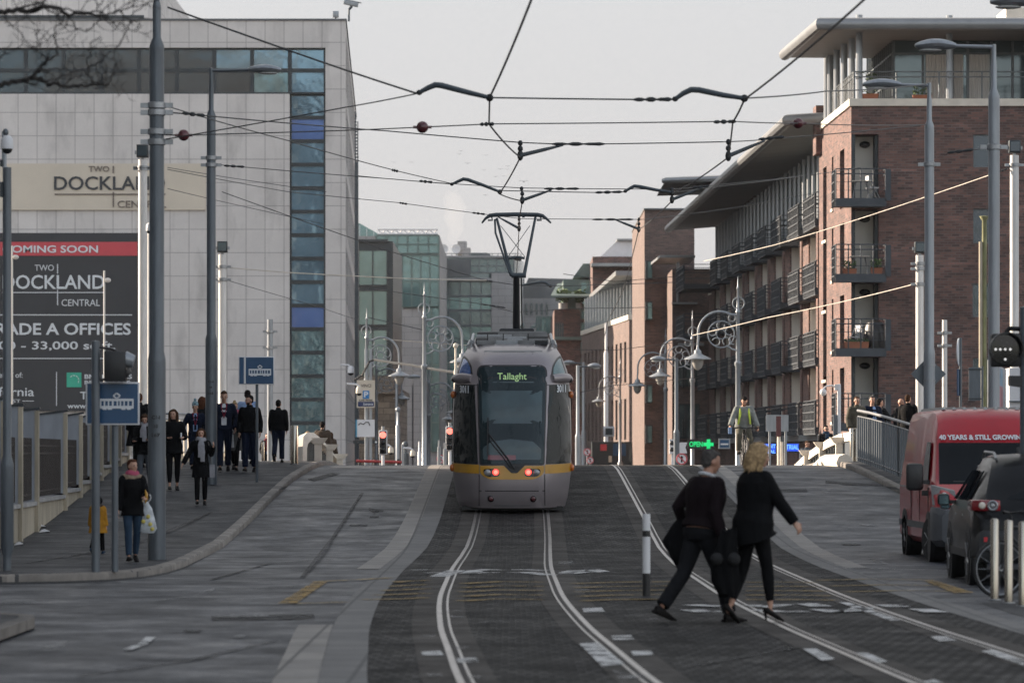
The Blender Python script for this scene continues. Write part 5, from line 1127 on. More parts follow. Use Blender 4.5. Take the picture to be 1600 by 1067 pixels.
# red barrier behind crest
t = thing('red_barrier', 'red pipe barrier at road level beyond the crest left', 'barrier', (X(580, 140), 140, gz(140))); y = 140; mb = MB(); mb.cyl((X(556, y), y, Z(720, y)), (X(628, y), y, Z(722, y)), .05, n=8); mb.build('rail', pm('barrier_red', (.3, .03, .03), .5), t, True); mb = MB()
for px in (562, 586, 622): mb = MB(); mb.cyl((X(px, y), y + .06, gz(y)), (X(px, y), y + .06, Z(717, y)), .06, n=8); mb.build('post', M['dark_frame'], t, True)
# cameras on the limestone building corner
for px, py, lb, s_ in ((548, 580, 'black and white dome camera on the limestone corner, upper one', 1), (561, 612, 'cream dome camera lower by the car park sign', .95), (611, 705, 'small dome camera near the road right of the red light', .8), (645, 710, 'small pale camera by the tall ornate post foot', .8)):
    y = 188 if px < 555 else 148; t = thing('dome_camera', lb, 'camera', (X(px, y), y, Z(py, y)), 0, 'dome cameras beyond the bridge'); dome(t, 0, .15 * s_ * y / 170, 0, 'white' if px < 555 else 'cream')
    mb = MB(); mb.tube([(0, 0, .2 * s_), (-.1, 0, .3 * s_), (-.5 * s_, 0, .32 * s_)], .04, 6); mb.build('arm', M['white'], t)
    if px > 600: mb = MB(); mb.cyl((-.5 * s_, 0, .4), (-.5 * s_, 0, gz(y) - Z(py, y)), .04, n=8); mb.build('post', M['pole_light'], t)
# assorted street clutter beyond the crest
def post_thing(name, label, cat, px, y, pt, r, mat, ball=0):
    g = gz(y); t = thing(name, label, cat, (X(px, y), y, g)); h = Z(pt, y) - g; mb = MB(); mb.lathe([(r, 0), (r, h * .8), (r * .6, h * .82), (r * .6, h), (0, h + .01)], 10); mb.build('post', M[mat], t)
    if ball: mb = MB(); mb.ell((0, 0, h), (ball,) * 3); mb.build('ball', M[mat], t)
post_thing('flag_pole', 'cream ball topped pole against the tram left shoulder', 'pole', 712, 112, 540, .055, 'stone_white', .075); post_thing('steel_post', 'pale steel post left of the tram at crest level', 'post', 686, 112, 688, .05, 'pole_light'); post_thing('steel_post', 'second pale steel post touching the tram left side', 'post', 695, 114, 692, .05, 'pole_light')
post_thing('light_column', 'grey column with floodlights behind the old stone building corner', 'column', 622, 165, 640, .1, 'pole_light', .12); post_thing('chimney_post', 'dark stub column with a pale cap beside the ornate post', 'column', 633, 170, 694, .16, 'grey_frame', .14); post_thing('slim_pole', 'slim pale pole beside the tall ornate lamp post', 'pole', 655, 150, 690, .06, 'white'); post_thing('catenary_pole', 'slender dark pole in the far distance left of the tram', 'pole', 645, 260, 570, .06, 'pole')
def no_turn(px, py, y, label, r, frm=None):
    g = gz(y); t = thing('no_turn_sign', label, 'sign', (X(px, y), y, g), 0, 'no turn signs'); z = Z(py, y) - g; mb = MB(); mb.lathe([(.035, 0), (.035, z), (0, z + .01)], 8); mb.build('post', M['pole_light'], t)
    mb = MB(); mb.T = Matrix.Translation((0, -.06, z)) @ Matrix.Rotation(R(90), 4, 'X'); mb.lathe([(0, -.01), (r, -.01), (r, .01), (0, .01)], 24); d = mb.build('disc', M['pale_ink'], t)
    mb = MB(); mb.torus((0, -.075, z), r * .88, r * .11, 'y', 28, 6); k = r * .62; mb.tube([(-k, -.076, z + k), (k, -.076, z - k)], r * .09, 6); mb.build('red_ring', M['red'], d)
    mb = MB(); mb.box(-.04 * r / .3, .04 * r / .3, -.078, -.071, z - r * .55, z + r * .35); mb.prism([(-r * .28, z + r * .2), (r * .28, z + r * .2), (0, z + r * .6)], 'y', -.078, -.0712); mb.build('arrow', M['black'], d)
no_turn(1065, 717, 125, 'round no turn sign at the crest left of the sunlit lamp post', .19); no_turn(917.5, 706, 170, 'far round no turn sign right of the tram, upper one', .17); no_turn(922, 719, 168, 'far no turn sign right of the tram, lower one', .16); no_turn(689, 717, 150, 'no turn sign peeping out left of the tram', .17)
# cabinet sign, red and white pole, vents right
y = 122; g = gz(y); t = thing('road_sign', 'grey rectangular sign back on posts beside the cyclist', 'sign', (X(1215, y), y, g)); mb = MB(); fbox(mb, 1197, 1232, 648, 674, y, .06); mb.build('plate', M['pole_light'], t, True); mb = MB()
for px in (1203, 1228): mb = MB(); mb.cyl((X(px, y), y + .1, g), (X(px, y), y + .1, Z(650, y)), .04, n=8); mb.build('post', M['pole_light'], t, True)
y = 118; g = gz(y); t = thing('sign_pole', 'pale pole with narrow red strip sign in front of the blue shop displays', 'pole', (X(1217, y), y, g)); mb = MB(); mb.cyl((0, 0, 0), (0, 0, Z(652, y) - g), .055, n=10); mb.cyl((.1, .05, 0), (.1, .05, Z(690, y) - g), .04, n=8); mb.build('shaft', M['stone_white'], t); mb = MB(); mb.box(-.09, .06, -.08, -.057, Z(682, y) - g, Z(650, y) - g); mb.build('strip_sign', M['insul'], t)
# camera on white swan neck post right of crest
y = 112; g = gz(y); t = thing('camera_post', 'white swan neck post with ball camera in front of the brick corner', 'camera', (X(1311, y), y, g)); mb = MB(); mb.box(-.05, .05, -.05, .05, 0, Z(600, y) - g); mb.build('post', M['white'], t, bevel=.01); mb = MB(); z = Z(602, y) - g; mb.tube([(-.08, 0, z - .08), (-.2, 0, z), (-.36, 0, z - .02), (-.46, 0, z - .1)], .025, 8); mb.box(-.13, -.05, -.06, .06, z - .14, z + .03); mb.build('swan_neck', M['white'], t); mb = MB(); mb.ell((-.46, 0, z - .2), (.1, .1, .11)); mb.build('ball_camera', M['white'], t)
mb = MB(); mb.box(-.17, -.06, -.08, .08, 0, Z(648, y) - g); mb.build('cabinet', M['pole'], t)
# white monitor unit by canopy building, white weather box near pharmacy
y = 200; t = thing('speaker_box', 'pale box unit fixed to the pole in front of the canopy building', 'box', (X(950, y), y, Z(682, y))); mb = MB(); fbox(mb, 943, 960, 666, 682, y, .4); mb.build('box', M['white'], t, True, bevel=.03); mb = MB(); fbox(mb, 946, 957, 669, 679, y - .04, .03); mb.build('grille', M['dark_frame'], t, True)
post_thing('downpipe', 'white drain pipe down the canopy building corner', 'pipe', 947, 276, 505, .16, 'white')
y = 150; t = thing('shop_camera_box', 'white box with round dark eyes beside the open sign', 'box', (X(1050, y), y, gz(y))); mb = MB(); fbox(mb, 1046, 1055, 686, 709, y, .3); fbox(mb, 1049, 1053, 709, None, y + .1, .1); b_ = mb.build('box', M['white'], t, True); mb = MB(); [mb.ell((X(1050, y), y - .02, Z(k, y)), (.09, .05, .09)) for k in (692, 702)]; mb.build('eye', M['black'], b_, True)
t = thing('grey_plate', 'pale grey angled board right of the white box and dark eyes', 'board', (X(1066, 150), 150, Z(708, 150))); mb = MB(); mb.prism([(X(1060, 150), Z(708, 150)), (X(1074, 150), Z(708, 150)), (X(1071, 150), Z(699, 150)), (X(1074, 150), Z(691, 150)), (X(1062, 150), Z(691, 150))], 'y', 150, 150.1); mb.build('board', M['white'], t, True); mb = MB(); fbox(mb, 1063, 1067, 708, None, 150.1, .08); mb.build('stand', M['galv'], t, True)
# right edge: tram signal, sign back, round sign, hoarding, dark post
y = 50; t = thing('tram_signal', 'black tram signal head with white dots close at the right picture edge', 'tram signal', (X(1602, y), y, gz(y))); r = .13
mb = MB(); mb.lathe([(.07, 0), (.07, Z(480, y)), (0, Z(478, y))], 12); mb.build('post', M['pole'], t)
mb = MB(); mb.box(X(1549, y) - X(1602, y), X(1596, y) - X(1602, y), -.05, .15, Z(573, y), Z(521, y)); hd = mb.build('signal_head', M['black'], t, bevel=.03); cxx = X(1570, y) - X(1602, y); czz = Z(546, y)
mb = MB(); mb.T = Matrix.Translation((cxx, -.05, czz)) @ Matrix.Rotation(R(90), 4, 'X'); mb.lathe([(.0, .0), (.2, .0), (.2, .03), (.0, .035)], 24); mb.build('lens', M['glass_black'], hd)
mb = MB(); mb.T = Matrix.Translation((cxx, -.06, czz)) @ Matrix.Rotation(R(90), 4, 'X')
vs = []; n_ = 20
for i in range(n_ + 1):
    a = math.pi * (-.15 + 1.3 * i / n_)
    for rr, zz_ in ((.205, 0), (.22, 0), (.22, .2), (.205, .2)): vs.append((rr * math.cos(a), rr * math.sin(a), zz_))
mb.add(vs, [(i * 4 + j, i * 4 + (j + 1) % 4, (i + 1) * 4 + (j + 1) % 4, (i + 1) * 4 + j) for i in range(n_) for j in range(4)]); mb.build('visor', M['black'], hd)
dm = emit('white_dot', (1, 1, 1), .2)
for a, b_ in ((-.13, 0), (-.07, 0), (-.005, 0), (.06, 0), (-.005, -.13)): mb = MB(); mb.ell((cxx + a, -.09, czz + b_), (.017, .01, .017)); mb.build('dot', dm, hd); mb = MB(); mb.tube([(X(1573, y) - X(1602, y), .05, Z(520, y)), (X(1577, y) - X(1602, y), .05, Z(513, y)), (0, .05, Z(514, y))], .03, 8); mb.build('arm', M['black'], t)
mb = MB(); mb.prism([(X(1578, y) - X(1602, y), Z(587, y)), (X(1605, y) - X(1602, y), Z(587, y)), (X(1605, y) - X(1602, y), Z(606, y)), (X(1578, y) - X(1602, y), Z(602, y))], 'y', -.05, .2); mb.build('lower_head', M['black'], t)
y = 53; t = thing('dark_post', 'dark post with black box cut by the right edge beside the black car', 'post', (X(1599, y), y, .01)); mb = MB(); mb.lathe([(.035, 0), (.035, Z(572, y)), (0, Z(570, y))], 12); mb.build('shaft', M['pole'], t); mb = MB(); mb.box(X(1588, y) - X(1599, y), .1, -.06, -.036, Z(768, y), Z(700, y)); mb.build('box', M['black'], t, bevel=.02)
y = 90; g = gz(y); t = thing('parking_sign_back', 'grey back of a rectangular road sign right of the lamp pole', 'sign', (X(1533, y), y, g)); mb = MB(); fbox(mb, 1514, 1532, 574, 626, y, .04); mb.build('plate', M['pole'], t, True); mb = MB(); mb.cyl((X(1535, y), y + .06, g), (X(1535, y), y + .06, Z(572, y)), .03, n=8); mb.build('post', M['pole'], t, True)
mb = MB(); fbox(mb, 1513, 1534, 576, 578, y - .02, .018); fbox(mb, 1513, 1534, 622, 624, y - .02, .018); mb.build('rail', M['dark_frame'], t, True)
y = 92; g = gz(y); t = thing('round_sign', 'round road sign seen edge on in front of the brick wall', 'sign', (X(1498, y), y, g)); mb = MB(); mb.cyl((.05, .05, 0), (.05, .05, Z(528, y) - g), .035, n=10); mb.build('post', M['pole'], t); mb = MB(); mb.T = Matrix.Translation((0, 0, Z(550, y) - g)) @ Matrix.Rotation(R(76), 4, 'Z') @ Matrix.Rotation(R(90), 4, 'X'); mb.lathe([(0, -.01), (.33, -.01), (.33, .01), (0, .01)], 24); mb.build('disc', M['pale_ink'], t); mb = MB(); mb.T = Matrix.Rotation(R(76), 4, 'Z'); mb.box(-.25, .25, -.012, .012, Z(618, y) - g, Z(577, y) - g); mb.build('plate', M['sign_blue'], t)
y = 95; g = gz(y); t = thing('advert_hoarding', 'angled advert hoarding with blue and pink poster at the right', 'billboard', (X(1560, y), y, g)); ya, yb_ = 93, 98
def hq(x0, x1, z0a, z0b, z1a, z1b, m_, nm, par, d=0): mb = MB(); mb.hexa([(X(x0, ya), ya - d, z0a), (X(x1, yb_), yb_ - d, z0b), (X(x1, yb_), yb_ + .15, z0b), (X(x0, ya), ya + .15, z0a)], [(X(x0, ya), ya - d, z1a), (X(x1, yb_), yb_ - d, z1b), (X(x1, yb_), yb_ + .15, z1b), (X(x0, ya), ya + .15, z1a)]); return mb.build(nm, M[m_], par, True)
o = hq(1544, 1572, Z(645, ya), Z(645, yb_), Z(562, ya), Z(577, yb_), 'pole_light', 'frame', t)
M['poster_pink'] = pm('poster_pink', (.32, .11, .14), .5, 0, .7, 1.6); M['poster_blue'] = pm('poster_blue', (.13, .24, .34), .5, 0, .35, 2.5)
mb = MB(); mb.quad((X(1545, ya), ya - .05, Z(645, ya)), (X(1571, yb_), yb_ - .05, Z(645, yb_)), (X(1571, yb_), yb_ - .05, Z(607, yb_)), (X(1545, ya), ya - .05, Z(594, ya))); mb.build('poster', M['poster_pink'], o, True, norm=False)
mb = MB(); mb.quad((X(1545, ya), ya - .05, Z(594, ya)), (X(1571, yb_), yb_ - .05, Z(607, yb_)), (X(1571, yb_), yb_ - .05, Z(580, yb_)), (X(1545, ya), ya - .05, Z(565, ya))); mb.build('poster_header', M['poster_blue'], o, True, norm=False)
t = thing('white_cabin', 'pale cabin wall behind the tram signal at the right edge', 'cabin', (X(1595, 97), 97, g)); mb = MB(); fbox(mb, 1577, 1640, 575, None, 99.2, 2); mb.build('wall', M['white'], t, True); mb = MB(); fbox(mb, 1577, 1640, 626, 628, 99.1, .09); mb.build('trim', M['pole'], t, True)
# ============================================================ OVERHEAD LINE
def span(label, pts, r=.012, mat='wire', ins=(), joins=()):
    """pts: (px, py, y) along the wire; ins: indexed insulator balls (px,py,y)"""
    q = [P(*p_) for p_ in pts]; t = thing('span_wire', label, 'wire', q[0], 0, 'overhead span wires'); mb = MB()
    for a, b in zip(q, q[1:]):
        n_ = 8; L_ = (b - a).length; sag = .0012 * L_
        mb.tube([a + (b - a) * (i / n_) + Vector((0, 0, -sag * 4 * (i / n_) * (1 - i / n_))) for i in range(n_ + 1)], r, 5)
    mb.build('wire', M[mat], t, True)
    for p_ in ins: mb = MB(); c = P(*p_); mb.ell(c, (.085, .085, .085), 14, 8); mb.tube([c - Vector((.13, 0, 0)), c + Vector((.13, 0, 0))], .02, 6); mb.build('insulator', M['insul'], t, True)
    for a, b, y in joins:
        k = [P(a[0] + (b[0] - a[0]) * i / 10, a[1] + (b[1] - a[1]) * i / 10, y) for i in range(11)]
        mb = MB(); mb.tube(k, [.012, .026, .026, .012, .032, .032, .012, .024, .024, .03, .012], 6); mb.build('turnbuckle', M['black_metal'], t, True)
    return t
def hook(label, pts, y, r=.034):
    q = [P(px, py, y) for px, py in pts]; t = thing('registration_arm', label, 'arm', q[0], 0, 'overhead line registration arms'); mb = MB(); k = len(q)
    mb.tube(q, [r * (.65 + .5 * math.sin(math.pi * (i + .4) / k)) for i in range(k)], 8); mb.build('arm', M['arm'], t, True)
    mb = MB(); mb.ell(q[-1], (.05, .03, .05)); mb.ell(q[0], (.04, .03, .035)); mb.build('clamp', M['black_metal'], t, True); return t
def strut(label, top, mid, end, y):
    a, b, c = (P(*top, y), P(*mid, y), P(*end, y)); t = thing('registration_arm', label, 'arm', a, 0, 'overhead line registration arms'); mb = MB(); mb.tube([a, b], .016, 6); mb.build('dropper', M['black_metal'], t, True)
    mb = MB(); mb.tube([b, b + (c - b) * .55, c], [.035, .03, .016], 6); mb.build('arm', M['arm'], t, True); mb = MB(); mb.ell(a, (.04, .03, .05)); mb.ell(b, (.05, .03, .09)); mb.ell(b + Vector((0, 0, (a - b).z * .55)), (.045, .03, .05)); mb.build('clamp', M['black_metal'], t, True); return t
yE, yD, yC, yB, yA = 49, 54, 63, 78, 83
span('thick dark wire from the top left corner down to the first hook arm', [(262, 12, yc - 6), (505, 98, 52), (650, 146, yE)], .013)
span('wire running from the thick grey pole up to the first hook arm', [(258, 218, yc), (540, 168, 53), (650, 147, yE)], .009)
span('nearest cross wire between the two large hook arms', [(765, 153, yE), (1005, 156, yE), (1055, 155, yE)], .011, joins=(((990, 156), (1050, 155.5), yE),))
span('nearest cross wire from the right hook arm to the brick penthouse', [(1163, 154, yE), (1290, 143, 60), (1447, 132, 80)], .011)
hook('large hook arm over the left track nearest the camera', [(655, 145), (668, 138), (680, 133), (690, 134), (728, 144), (765, 153)], yE); hook('large hook arm over the right track nearest the camera', [(1055, 155), (1068, 146), (1080, 140.5), (1092, 141), (1130, 149), (1163, 154)], yE)
span('cross wire with red balls from the thick pole to the right lamp', [(258, 211, yc), (285, 211.5, yc), (480, 206, 57), (660, 199, yD), (765, 194, yD), (1145, 190, yD), (1248, 193, 60), (1447, 195, 79)], .009, ins=((287, 211.5, yc), (660, 199, yD), (1247, 193, 60)), joins=(((750, 194.5), (772, 194), yD), ((1115, 191), (1150, 190), yD)))
span('long sloping cross wire under the red ball wire', [(262, 176, yc), (320, 181, yc), (605, 205, yC), (813, 223, yC), (885, 226, yC), (1130, 222, yC), (1210, 217, 70), (1447, 195, 80)], .010, joins=(((285, 177), (320, 181), yc), ((862, 225.3), (945, 225.3), yC), ((1185, 218), (1225, 214), 68)))
strut('straight arm under the sloping cross wire over the left track', (813, 224), (813, 243), (880, 227), yC); strut('straight arm under the sloping cross wire over the right track', (1138, 222), (1138, 244), (1195, 220), yC)
span('wire from the thick pole falling to the middle hook arm', [(260, 166, yc), (450, 220, 66), (615, 266, 74), (706, 287, yB)], .009, joins=(((612, 265.5), (622, 268), 74),)); span('wire from the grey lamp pole to the middle hook arm', [(345, 258, yl_), (612, 280, 79), (706, 288, yB)], .009, joins=(((350, 259), (382, 261), yl_), ((655, 283), (676, 285), 79)))
hook('middle hook arm over the left track above the tram', [(706, 288), (716, 283.5), (724, 280), (731, 281), (756, 290), (781, 300)], yB, .032); hook('middle hook arm over the right track by the roof edge', [(977, 299), (985, 294), (991, 291), (1000, 292), (1025, 297), (1050, 301)], yB, .032)
span('cross wire between the middle hook arms', [(781, 298, yB), (930, 301, yB), (977, 300, yB)], .010, joins=(((930, 301), (972, 300), yB),)); span('cross wire from the middle hook arm to the brick corner balcony', [(1050, 301, yB), (1100, 294, 84), (1275, 272, 100)], .009)
span('thin cross wire just behind the middle hook arms', [(560, 275, 90), (700, 287, yA), (815, 294, yA), (1050, 296, yA), (1130, 288, 90), (1345, 262, 120)], .009, joins=(((850, 295), (905, 295), yA), ((1082, 293), (1108, 291), yA)))
strut('short arm above the pantograph of the tram', (815, 295), (816, 313), (862, 297), yA); strut('short arm over the right track beside the brick roof', (1050, 296), (1050, 312), (1098, 293), yA)
yQ = 100
span('cross wire passing behind the tram pantograph head', [(262, 265, 90), (450, 300, 95), (624, 317, 97), (750, 334, yQ), (815, 342, yQ), (1005, 343, yQ), (1140, 326, 108), (1280, 300, 118)], .009, joins=(((624, 317), (636, 319), 97), ((738, 332.5), (758, 335), yQ), ((925, 343), (990, 343), yQ)))
strut('short arm behind the pantograph frame', (811, 343), (811, 357), (778, 339), yQ); strut('small arm by the tall brick tower over the right track', (998, 343), (998, 358), (960, 343), yQ)
span('far cross wire over the tram roof to the small hook', [(347, 300, 106), (610, 393, 115), (757, 438, 118), (803, 445, 119), (870, 447, 120), (1060, 441, 124)], .012, joins=(((752, 437), (770, 440), 118),)); hook('small far hook arm right of the pantograph mast', [(815, 446), (828, 443), (846, 440.5), (853, 442), (860, 447)], 119, .04)
span('far thin wire behind the ornate lamp to the tram roof', [(575, 450, 125), (665, 463, 128), (760, 476, 130), (803, 488, 131), (900, 482, 134), (1020, 480, 138)], .012, joins=(((752, 475), (790, 481), 130),)); span('sloping wire over the far left lamp to the tram corner', [(575, 496, 140), (690, 522, 140), (738, 535, 140)], .014); span('far level wire right of the tram roof', [(890, 546, 150), (960, 547, 152), (1090, 530, 160)], .013)
span('far dark wire crossing the canopy building', [(880, 428, 170), (960, 440, 172), (1080, 430, 175)], .015); span('lower dark wire across the brick annex', [(885, 617, 150), (960, 602, 152), (1090, 590, 160)], .014)
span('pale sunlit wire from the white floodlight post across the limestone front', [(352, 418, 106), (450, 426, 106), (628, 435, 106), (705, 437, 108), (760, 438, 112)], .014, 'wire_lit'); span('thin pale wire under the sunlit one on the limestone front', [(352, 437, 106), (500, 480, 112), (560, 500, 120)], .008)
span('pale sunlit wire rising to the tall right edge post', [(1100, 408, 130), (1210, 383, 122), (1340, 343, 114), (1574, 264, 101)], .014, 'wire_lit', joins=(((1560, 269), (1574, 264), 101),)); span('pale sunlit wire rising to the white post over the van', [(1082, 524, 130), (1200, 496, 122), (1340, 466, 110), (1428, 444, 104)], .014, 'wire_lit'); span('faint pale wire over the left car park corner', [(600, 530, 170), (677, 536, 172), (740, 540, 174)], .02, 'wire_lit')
span('thick black cable drooping from the limestone corner to the ball topped pole', [(553, 594, 150), (566, 586, 150), (577, 565, 148), (585, 562, 148), (640, 570, 140), (712, 582, 130)], .045)
for px0, py0, px1, py1, y, lb in ((262, 295, 505, 350, 106, 'thin wire falling across the middle of the limestone front'), (262, 262, 510, 300, 98, 'thin wire crossing the limestone front under the cream sign'), (1420, 205, 1551, 231, 66, 'short dark wire at the tall right lamp clamp')):
    span(lb, [(px0, py0, y if px0 > 1000 else y - 5), ((px0 + px1) / 2, (py0 + py1) / 2 + 1, y), (px1, py1, y)] if px0 < 1000 else [(1480, 240, y + 3), (1551, 230, y)], .008, joins=(((1480, 239), (1520, 234), y),) if px0 > 1000 else ())
# contact wires
def contact(label, pts):
    q = [P(*p_) for p_ in pts]; t = thing('contact_wire', label, 'wire', q[0], 0, 'tram contact wires'); mb = MB(); out = []
    for a, b in zip(q, q[1:]):
        n_ = 8
        for i in range(n_): u = i / n_; out.append(a + (b - a) * u + Vector((0, 0, -.035 * min((b - a).length, 9) / 9 * 4 * u * (1 - u))))
    mb.tube([Vector((q[0].x + 2.1, -18, q[0].z + .05))] + out + [q[-1]], .013, 6); mb.build('wire', M['wire'], t, True)
contact('contact wire over the left track running to the pantograph', [(838, -20, 37), (765, 153, yE), (764, 194, yD), (813, 246, yC), (780, 303, yB), (816, 314, yA), (812, 338, 88), (811, 357, yQ), (806, 448, 119), (804, 490, 131), (802, 560, 170)])
contact('contact wire over the right track swinging to the top right', [(1372, -20, 37), (1163, 156, yE), (1145, 191, yD), (1138, 246, yC), (1050, 303, yB), (1050, 314, yA + .5), (998, 359, yQ), (975, 450, 120), (950, 500, 135), (930, 590, 180)])
mb = MB()
# ============================================================ TRAM
def interp(tab, z):
    for (a, va), (b, vb) in zip(tab, tab[1:]):
        if z <= b:
            t = max((z - a) / (b - a), 0); t = t * t * (3 - 2 * t) * .4 + t * .6; return va + (vb - va) * t
    return tab[-1][1]
TW = [(.12, 1.07), (.35, 1.13), (.8, 1.185), (1.3, 1.2), (2.0, 1.195), (2.6, 1.165), (2.85, 1.115), (3.0, 1.06), (3.15, .99), (3.26, .92), (3.33, .84), (3.37, .76)]
TB = [(.12, .10), (.3, .03), (.6, 0), (.95, .03), (1.3, .10), (2.0, .30), (2.7, .53), (2.95, .66), (3.1, .82), (3.22, 1.05), (3.31, 1.4), (3.37, 1.9)]
tw = lambda z: interp(TW, z); tb = lambda z: interp(TB, z)
def sy(x, z): k = min(abs(x) / tw(z), 1); return tb(z) + .85 * k ** 4.2
TY = 76.6; TG = gz(TY)
lx = lambda px: (px - 802) / 78.4
lz = lambda py: (706 - py) / 78.4 + 1.7 - TG
TR = thing('tram', 'silver grey tram with yellow stripe and raised pantograph facing the camera on the bridge', 'tram', (0, TY, TG)); TR.rotation_euler = (R(2.4), 0, 0)
TM = Matrix.Translation((0, TY, TG)) @ Matrix.Rotation(R(2.4), 4, 'X'); TI = TM.inverted()
M['tram_paint'] = pm('tram_silver_mauve', (.262, .233, .24), .3, .36, .08, .8, coat=.15)
M['tram_yellow'] = pm('tram_yellow', (.44, .225, .015), .35, 0, .08, 2, coat=.3)
M['tram_glass'] = glassy('tram_glass', (.006, .017, .021), .0, .05, .01, 1, .36)
M['tram_side'] = glassy('tram_side_glass', (.008, .011, .011), .0, .1, .12, 1.6, .3)
M['tram_blind'] = pm('cab_blind', (.03, .06, .07), .3, 0, .25, 3, coat=.25)
M['roof_gear'] = pm('roof_gear', (.16, .165, .17), .5, .4, .3, 4)
zs = [.12, .2, .3, .45, .6, .8, .95, 1.1, 1.3, 1.6, 1.9, 2.2, 2.5, 2.7, 2.85, 2.95, 3.03, 3.1, 3.16, 3.22, 3.27, 3.31, 3.34, 3.37]
us = [-1, -.985, -.96, -.92, -.87, -.8, -.72, -.63, -.52, -.38, -.2, 0, .2, .38, .52, .63, .72, .8, .87, .92, .96, .985, 1]
def sect(nm, ya, yb):
    vs = []; n = len(us) + 2
    for z in zs: vs += [(-tw(z), yb, z)] + [(u * tw(z), sy(u * tw(z), z) if ya == 0 else ya, z) for u in us] + [(tw(z), yb, z)]
    mb = MB(); mb.add(vs, [(j * n + i, j * n + i + 1, (j + 1) * n + i + 1, (j + 1) * n + i) for j in range(len(zs) - 1) for i in range(n - 1)] + [tuple((len(zs) - 1) * n + i for i in range(n))] + [tuple((j * n) for j in range(len(zs))) + tuple((len(zs) - 1 - j) * n + n - 1 for j in range(len(zs)))])
    return mb.build(nm, M['tram_paint'], TR, ang=50)
body = sect('cab_body', 0, 7.6); b2 = sect('body_section', 8.2, 15); b3 = sect('body_section', 15.6, 22)
mb = MB(); mb.box(-1.0, 1.0, 7.55, 8.25, .3, 3.2); mb.box(-1.0, 1.0, 14.9, 15.7, .3, 3.2); mb.build('bellows', M['black'], TR)
mb = MB(); mb.box(-1.0, 1.0, .5, 21, .06, .14); mb.build('underframe', M['black'], TR)
for y in (2.2, 4.0):
    for s_ in (-1, 1):
        mb = MB(); mb.T = Matrix.Translation((s_ * .72, y, .3)) @ Matrix.Rotation(R(90), 4, 'Y'); mb.lathe([(0, -.06), (.3, -.06), (.29, .06), (0, .06)], 24); mb.build('wheel', M['groove'], TR)
for s_ in (-1, 1):
    mb = MB()
    for a, b in ((1.6, 3.4), (3.6, 5.2), (5.4, 7.4), (8.5, 11.2), (11.5, 14.6)): mb.box(*(sorted((s_ * 1.2, s_ * 1.212))), a, b, 1.05, 2.4)
    mb.build('side_window_band', M['tram_side'], TR)
    mb = MB(); mb.box(*(sorted((s_ * 1.195, s_ * 1.206))), 1.2, 14.8, .8, .98); mb.build('side_stripe', M['tram_yellow'], TR)
def rounded(cs, r, n=5, e=6):
    out = []; k = len(cs); cs = [Vector(c) for c in cs]; rs = r if isinstance(r, (list, tuple)) else [r] * k; ends = []
    for i in range(k):
        a, b, c = cs[i - 1], cs[i], cs[(i + 1) % k]; ra = min(rs[i], (a - b).length * .48, (c - b).length * .48)
        p0 = b + (a - b).normalized() * ra; p1 = b + (c - b).normalized() * ra
        ends.append([p0 * (1 - t) ** 2 + b * 2 * t * (1 - t) + p1 * t * t for t in [j / n for j in range(n + 1)]])
    for i in range(k):
        out += ends[i]; a, b = ends[i][-1], ends[(i + 1) % k][0]
        out += [a + (b - a) * j / e for j in range(1, e)]
    return out
def tpatch(name, cs, mat, par, off=.006, r=0, rings=8, e=6):
    """patch on the cab surface; corners in picture columns/rows of the cab front"""
    o = rounded([(lx(a), lz(b)) for a, b in cs], [q / 78.4 for q in r] if isinstance(r, (list, tuple)) else r / 78.4, 5, e); c = sum(o, Vector((0, 0))) / len(o); n = len(o); vs = [(c.x, sy(c.x, c.y) - off, c.y)]
    for k in range(1, rings + 1):
        for p_ in o: q = c + (p_ - c) * (k / rings); vs.append((q.x, sy(q.x, q.y) - off, q.y))
    fs = [(0, 1 + i, 1 + (i + 1) % n) for i in range(n)]
    for k in range(rings - 1): fs += [(1 + k * n + i, 1 + (k + 1) * n + i, 1 + (k + 1) * n + (i + 1) % n, 1 + k * n + (i + 1) % n) for i in range(n)]
    for i in range(n): q = o[i]; vs.append((q.x, sy(q.x, q.y) + .01, q.y))
    m0 = 1 + (rings - 1) * n; m1 = 1 + rings * n
    fs += [(m0 + i, m1 + i, m1 + (i + 1) % n, m0 + (i + 1) % n) for i in range(n)]
    mb = MB(); mb.add(vs, fs); return mb.build(name, M[mat], par, ang=50, norm=False)
def mir(cs): return [(1604 - a, b) for a, b in cs][::-1]
tpatch('windscreen_surround', [(746, 571), (858, 571), (853, 727), (751, 727)], 'black', TR, .005, [14, 14, 4, 4])
ws_ = tpatch('windscreen', [(748.5, 573.5), (855.5, 573.5), (851, 724.5), (753, 724.5)], 'tram_glass', TR, .009, [12, 12, 3, 3])
tpatch('cab_blind', [(754, 611), (850, 611), (848.5, 662), (755.5, 662)], 'tram_blind', ws_, .012, 2); tpatch('cab_dashboard', [(756, 700), (770, 690), (800, 686), (835, 690), (848, 702), (847, 718), (757, 718)], 'tram_blind', ws_, .0115, 3)
M['cab_red'] = pm('cab_red_strip', (.16, .035, .045), .3, coat=.6); tpatch('cab_label', [(764, 711), (808, 711), (808, 718.5), (764, 718.5)], 'cab_red', ws_, .0125, 1)
tpatch('led_rule', [(758, 597), (849, 597), (849, 598.6), (758, 598.6)], 'tram_blind', ws_, .012, 0, 3); mb = MB(); mb.box(lx(803.5), lx(804.2), sy(0, lz(640)) - .35, sy(0, lz(640)) - .3, 0, .01)
def ttext(s, a, b, t_, bt_, mat, par, off, bold, name='lettering'):
    o = text(s, lx(a), lx(b), lz(bt_), lz(t_), 0, name, mat, par, bold, .002, world=False)
    for v in o.data.vertices: v.co.y += sy(v.co.x, v.co.z) - off
    return o
M['led_text'] = emit('destination_led', (.5, .8, .36), .17)
